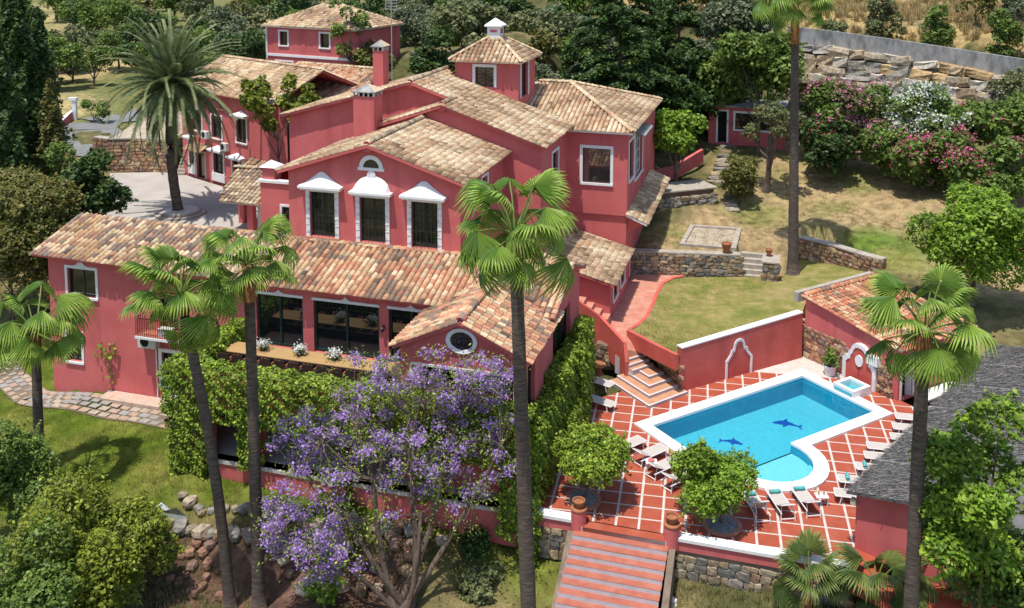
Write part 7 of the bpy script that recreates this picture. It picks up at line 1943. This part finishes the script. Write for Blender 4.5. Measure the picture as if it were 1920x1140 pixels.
for _ in range(5200):
    x, y = rng.uniform(20, 75), rng.uniform(84, 150); z = hz(x, y)
    if z > 13.6: pts.append((x, y, z))
tufts('dry_grass', np.array(pts), .75, [(.46, .34, .15), (.40, .28, .12), (.50, .40, .20), (.30, .25, .11)], 'golden dry grass on the hillside above the concrete wall', 'grass')
pts = []
for _ in range(2600):
    q = G(rng.uniform(1200, 1740), rng.uniform(270, 520), 4.5)
    if in_poly(q.x, q.y, UPL): pts.append((q.x, q.y, hz(q.x, q.y)))
tufts('lawn_tufts', np.array(pts), .16, [(.26, .22, .08), (.17, .19, .05), (.36, .28, .14)], 'patchy short dry grass on the upper lawn', 'grass', 16, .35)
pts = [];
for _ in range(5200):
    q = G(rng.uniform(0, 1070), rng.uniform(760, 1060), -1.2); cidx = hz(q.x, q.y)
    if -1.9 < cidx < -.55 and not in_poly(q.x, q.y, TERR): pts.append((q.x, q.y, cidx))
tufts('lawn_grass', np.array(pts), .13, [(.12, .17, .02), (.15, .195, .025), (.20, .20, .045)], 'short green grass of the lower lawn', 'grass', 18, .4)
pts = []
for _ in range(2600):
    q = G(rng.uniform(1180, 1640), rng.uniform(500, 670), 2.2)
    if in_poly(q.x, q.y, LAWN): pts.append((q.x, q.y, 2.14))
tufts('side_lawn_grass', np.array(pts), .13, [(.17, .19, .045), (.25, .22, .08), (.33, .26, .12)], 'short patchy grass of the side lawn', 'grass', 16, .4)
pts = []
for _ in range(420):
    q = G(rng.uniform(1260, 1700), rng.uniform(1095, 1150), -1.7); pts.append((q.x, q.y, hz(q.x, q.y)))
for _ in range(500):
    q = G(rng.uniform(240, 480), rng.uniform(1020, 1150), -2.6); pts.append((q.x, q.y, hz(q.x, q.y)))
tufts('weeds', np.array(pts), .2, [(.15, .19, .045), (.26, .25, .10), (.34, .28, .15)], 'weeds and thin grass along the foot of the terrace wall and the bank', 'grass', 12, .3)
# ------------------------------------------------------------------ dining set on the upper terrace
ft = thing('dining_table', X(-9.3, -5.5, ZD), 'long pale wooden dining table on the upper terrace behind the ivy', 'table')
TA0, TA1, TB0, TB1 = -13.9, -4.6, -6.15, -4.95
for k in range(5):
    b0 = TB0 + (TB1 - TB0) * k / 5; mb = MB(); mb.box(X(TA0, b0, ZD + .71), d1 * (TA1 - TA0), d2 * ((TB1 - TB0) / 5 - .008), UP * .045); mb.build('plank', M['wood'], ft)
for a in (TA0 + .3, (TA0 + TA1) / 2, TA1 - .4):
    for b in (TB0 + .12, TB1 - .22): mb = MB(); mb.box(X(a, b, ZD), d1 * .1, d2 * .1, UP * .71); mb.build('leg', M['wood'], ft)
def chair(base, face, lab):
    t = thing('dining_chair', base, lab, 'chair', 'dining chairs along the table')
    u = face.cross(UP).normalized(); n = face
    P3 = lambda a, b, z: base + u * a + n * b + UP * z
    def bx(name, a0, a1, b0, b1, z0, z1, m_): mb = MB(); mb.hexa([P3(a0, b0, z0), P3(a1, b0, z0), P3(a1, b1, z0), P3(a0, b1, z0), P3(a0, b0, z1), P3(a1, b0, z1), P3(a1, b1, z1), P3(a0, b1, z1)]); mb.build(name, M[m_], t)
    bx('seat', -.29, .29, -.27, .27, .40, .47, 'rattan'); bx('backrest', -.30, .30, -.33, -.27, .45, .92, 'rattan')
    for a in (-.32, .28):
        bx('armrest', a, a + .05, -.26, .25, .64, .68, 'orange')
        for b in (-.3, .22): bx('leg', a, a + .05, b, b + .05, 0, .635, 'orange')
for k in range(11): chair(X(-13.45 + .8 * k, -6.45, ZD), d2, ['first', 'second', 'third', 'fourth', 'fifth', 'sixth', 'seventh', 'eighth', 'ninth', 'tenth', 'eleventh'][k] + ' dark rattan chair from the left along the near side of the long table')
rng = np.random.default_rng(55)
for k, a in enumerate((-11.9, -9.75, -7.8)):
    q = X(a, -5.5, ZD + .757); t = thing('flower_vase', q, ('white flower bouquet in a dark bowl on the dining table, nearest the left palm trunk', 'white flower bouquet in a dark bowl, middle of the dining table', 'white flower bouquet partly hidden by purple blossom on the dining table')[k], 'flowers')
    mb = MB(); mb.lathe(q, [(.12, 0), (.18, .1), (.15, .22)], 10); mb.build('bowl', M['iron'], t)
    p = rng.normal(size=(260, 3)) * np.array([.17, .17, .11]) + np.array([0, 0, .36]); place('blossom', leaf_mesh('blossom', leaf_quads(rng, p, .07, 1.1, .6), tints(rng, 260, [(.78, .78, .74), (.7, .72, .66)], .1), 'flower'), t)
    p = rng.normal(size=(120, 3)) * np.array([.2, .2, .05]) + np.array([0, 0, .24]); place('foliage', leaf_mesh('foliage', leaf_quads(rng, p, .08, 1.8, .4), tints(rng, 120, GREEN['dark'], .2)), t)

# ------------------------------------------------------------------ sun loungers
def make_lounger(back):
    """head at -x, foot at +x, origin on the floor; returns list of (name, mesh)"""
    parts = []
    def bar(name, pts, r_, m_='wframe'): mb = MB(); mb.tube(pts, r_, 6); parts.append((name, mb.data(name, M[m_])))
    zt = .36; hx, bz = -.95, zt + .75 * math.sin(back) ; hinge = -.25; hx = hinge - .75 * math.cos(back)
    for y in (-.32, .32):
        bar('side_rail', [(-.95, y, zt), (1.0, y, zt)], .028)
        bar('leg', [(-.85, y, zt), (-.92, y, 0)], .026); bar('leg', [(.72, y, zt), (.80, y, 0)], .026)
        bar('back_rail', [(hinge, y * .94, zt + .02), (hx, y * .94, bz)], .024)
    bar('foot_bar', [(1.0, -.32, zt), (1.0, .32, zt)], .028); bar('head_bar', [(hx, -.3, bz), (hx, .3, bz)], .026); bar('cross_bar', [(-.9, -.32, .10), (-.9, .32, .10)], .022)
    if back > .1:
        for y in (-.25, .25): bar('prop', [(hinge - .5 * math.cos(back), y, zt + .5 * math.sin(back)), (-.78, y, zt)], .018)
    mb = MB(); mb.box((hinge, -.30, zt + .005), (1.22, 0, 0), (0, .6, 0), (0, 0, .022)); parts.append(('seat', mb.data('seat', M['sling'])))
    d_ = Vector((hx - hinge, 0, bz - zt)); mb = MB(); n_ = Vector((math.sin(back), 0, math.cos(back))) * .022; mb.box(Vector((hinge, -.29, zt + .02)), d_, (0, .58, 0), n_); parts.append(('backrest', mb.data('backrest', M['sling'])))
    return parts
LG = {b: make_lounger(R(b)) for b in (0, 30, 48)}
def lounger(head, foot, back, lab, grp='sun loungers round the pool', towel=None):
    d_ = (foot - head); c = (head + foot) / 2
    t = thing('sun_lounger', Vector((c.x, c.y, .013)), lab, 'sun lounger', grp); t.rotation_euler = (0, 0, math.atan2(d_.y, d_.x))
    for nm, me in LG[back]: place(nm, me, t)
    if towel:
        ang = math.atan2(d_.y, d_.x); u = Vector((math.cos(ang), math.sin(ang), 0)); v = Vector((-u.y, u.x, 0)); p = Vector((c.x, c.y, .013 + .36 + .03 + .085)) + u * .62
        mb = MB(); pts = [p + v * (-.26 + .52 * i / 6) + u * .02 * math.sin(i * 2) for i in range(7)]; mb.tube(pts, [.075, .085, .088, .085, .088, .084, .074], 10)
        tag(mb.build('rolled_towel', M['teal'], loc=p - UP * .085, smooth=True), towel, 'towel', 'rolled teal towels')
def lg_axis(px, py, z, u, L_=1.95): p = G(px, py, z); return p, p + u * L_
# three by the citrus tree, feet to the pool
for (nx_, ny_, fx_, fy_, bk, w_) in ((1432, 984, 1399, 928, 48, 'nearest the citrus tree'), (1479, 979, 1443, 921, 30, 'in the middle of three'), (1527, 973, 1490, 918, 30, 'beside the small white table')):
    h_, f_ = G(nx_, ny_, 0), G(fx_, fy_, .1); u_ = (f_ - h_).normalized(); lounger(h_, h_ + u_ * 1.95, bk, 'beige sun lounger with raised back, %s' % w_, towel='rolled teal towel on the lounger ' + w_)
# along the left end of the pool
for k, (px, py, w_) in enumerate(((1150, 858, 'half hidden behind the ivy-side citrus tree'), (1192, 874, 'second from the ivy-side citrus tree'), (1217, 899, 'third in the row left of the pool'), (1247, 921, 'half hidden behind the stairway citrus tree'))):
    h_, f_ = lg_axis(px, py, 0, (PU * .93 + PV * -.1).normalized()); lounger(h_, f_, 30, 'beige sun lounger left of the pool, ' + w_)
# two by the ivy column
for px, py, w_ in ((1093, 716, 'farther of the two beside the ivy column'), (1093, 752, 'nearer of the two beside the ivy column')):
    h_, f_ = lg_axis(px, py, 0, Vector((.80, -.60, 0)).normalized()); lounger(h_, f_, 0, 'beige sun lounger, ' + w_)
# under the bar roof
for k, (px, py) in enumerate(((1680, 779), (1675, 798), (1671, 817), (1627, 834), (1622, 852), (1607, 873), (1574, 896), (1566, 922))):
    u_ = Vector((math.cos(R(-12)), math.sin(R(-12)), 0)); f_ = G(px, py, .38); f_.z = 0
    lounger(f_ + u_ * 1.95, f_, 30 if k % 3 else 48, '%s sun lounger from the far end of the row under the grey bar roof' % ('first', 'second', 'third', 'fourth', 'fifth', 'sixth', 'seventh', 'eighth')[k], towel='rolled teal towel on the %s lounger under the bar roof' % ('sixth' if k == 5 else 'seventh') if k in (5, 6) else None)
# side tables
def side_table(p, lab, red=False):
    t = thing('side_table', p, lab, 'side table'); mb = MB(); mb.box(p + Vector((-.28, -.22, .38)), (.56, 0, 0), (0, .44, 0), (0, 0, .04)); mb.build('top', M['wframe'], t)
    for dx, dy in ((-.25, -.19), (.21, -.19), (.21, .15), (-.25, .15)): mb = MB(); mb.box(p + Vector((dx, dy, 0)), (.04, 0, 0), (0, .04, 0), (0, 0, .38)); mb.build('leg', M['wframe'], t)
p = G(1540, 945, .013); side_table(p, 'small white side table with bottles right of the three loungers')
for dx, lab in ((-.12, 'left'), (.12, 'right')):
    mb = MB(); q = p + Vector((dx, .05, .42)); mb.lathe(q, [(.04, 0), (.045, .1), (.02, .16), (.02, .21)], 8); tag(mb.build('bottle', M['wood'], loc=q), 'amber bottle on the %s of the small white side table' % lab, 'bottle')
p = G(1221, 880, .013); side_table(p, 'small white side table between the loungers left of the pool')
mb = MB(); q = p + UP * .42; mb.lathe(q, [(.10, 0), (.16, .06), (.15, .09), (.05, .12)], 10); tag(mb.build('fruit_bowl', M['stucco'], loc=q), 'small red bowl on the side table left of the pool', 'bowl')
# terracotta round table by the corner steps
q = G(1121, 702, .013); t = thing('terracotta_table', q, 'round terracotta pedestal table left of the corner steps', 'table')
mb = MB(); mb.lathe(q, [(.30, 0), (.33, .06), (.26, .14), (.22, .4), (.26, .55)], 16); mb.build('pedestal', M['terra'], t); mb = MB(); mb.lathe(q + UP * .55, [(.45, 0), (.48, .05), (.44, .1)], 20); mb.build('top', M['orange'] if False else M['terra'], t)
for o in bpy.data.objects:
    if '_o' in o: del o['_o']
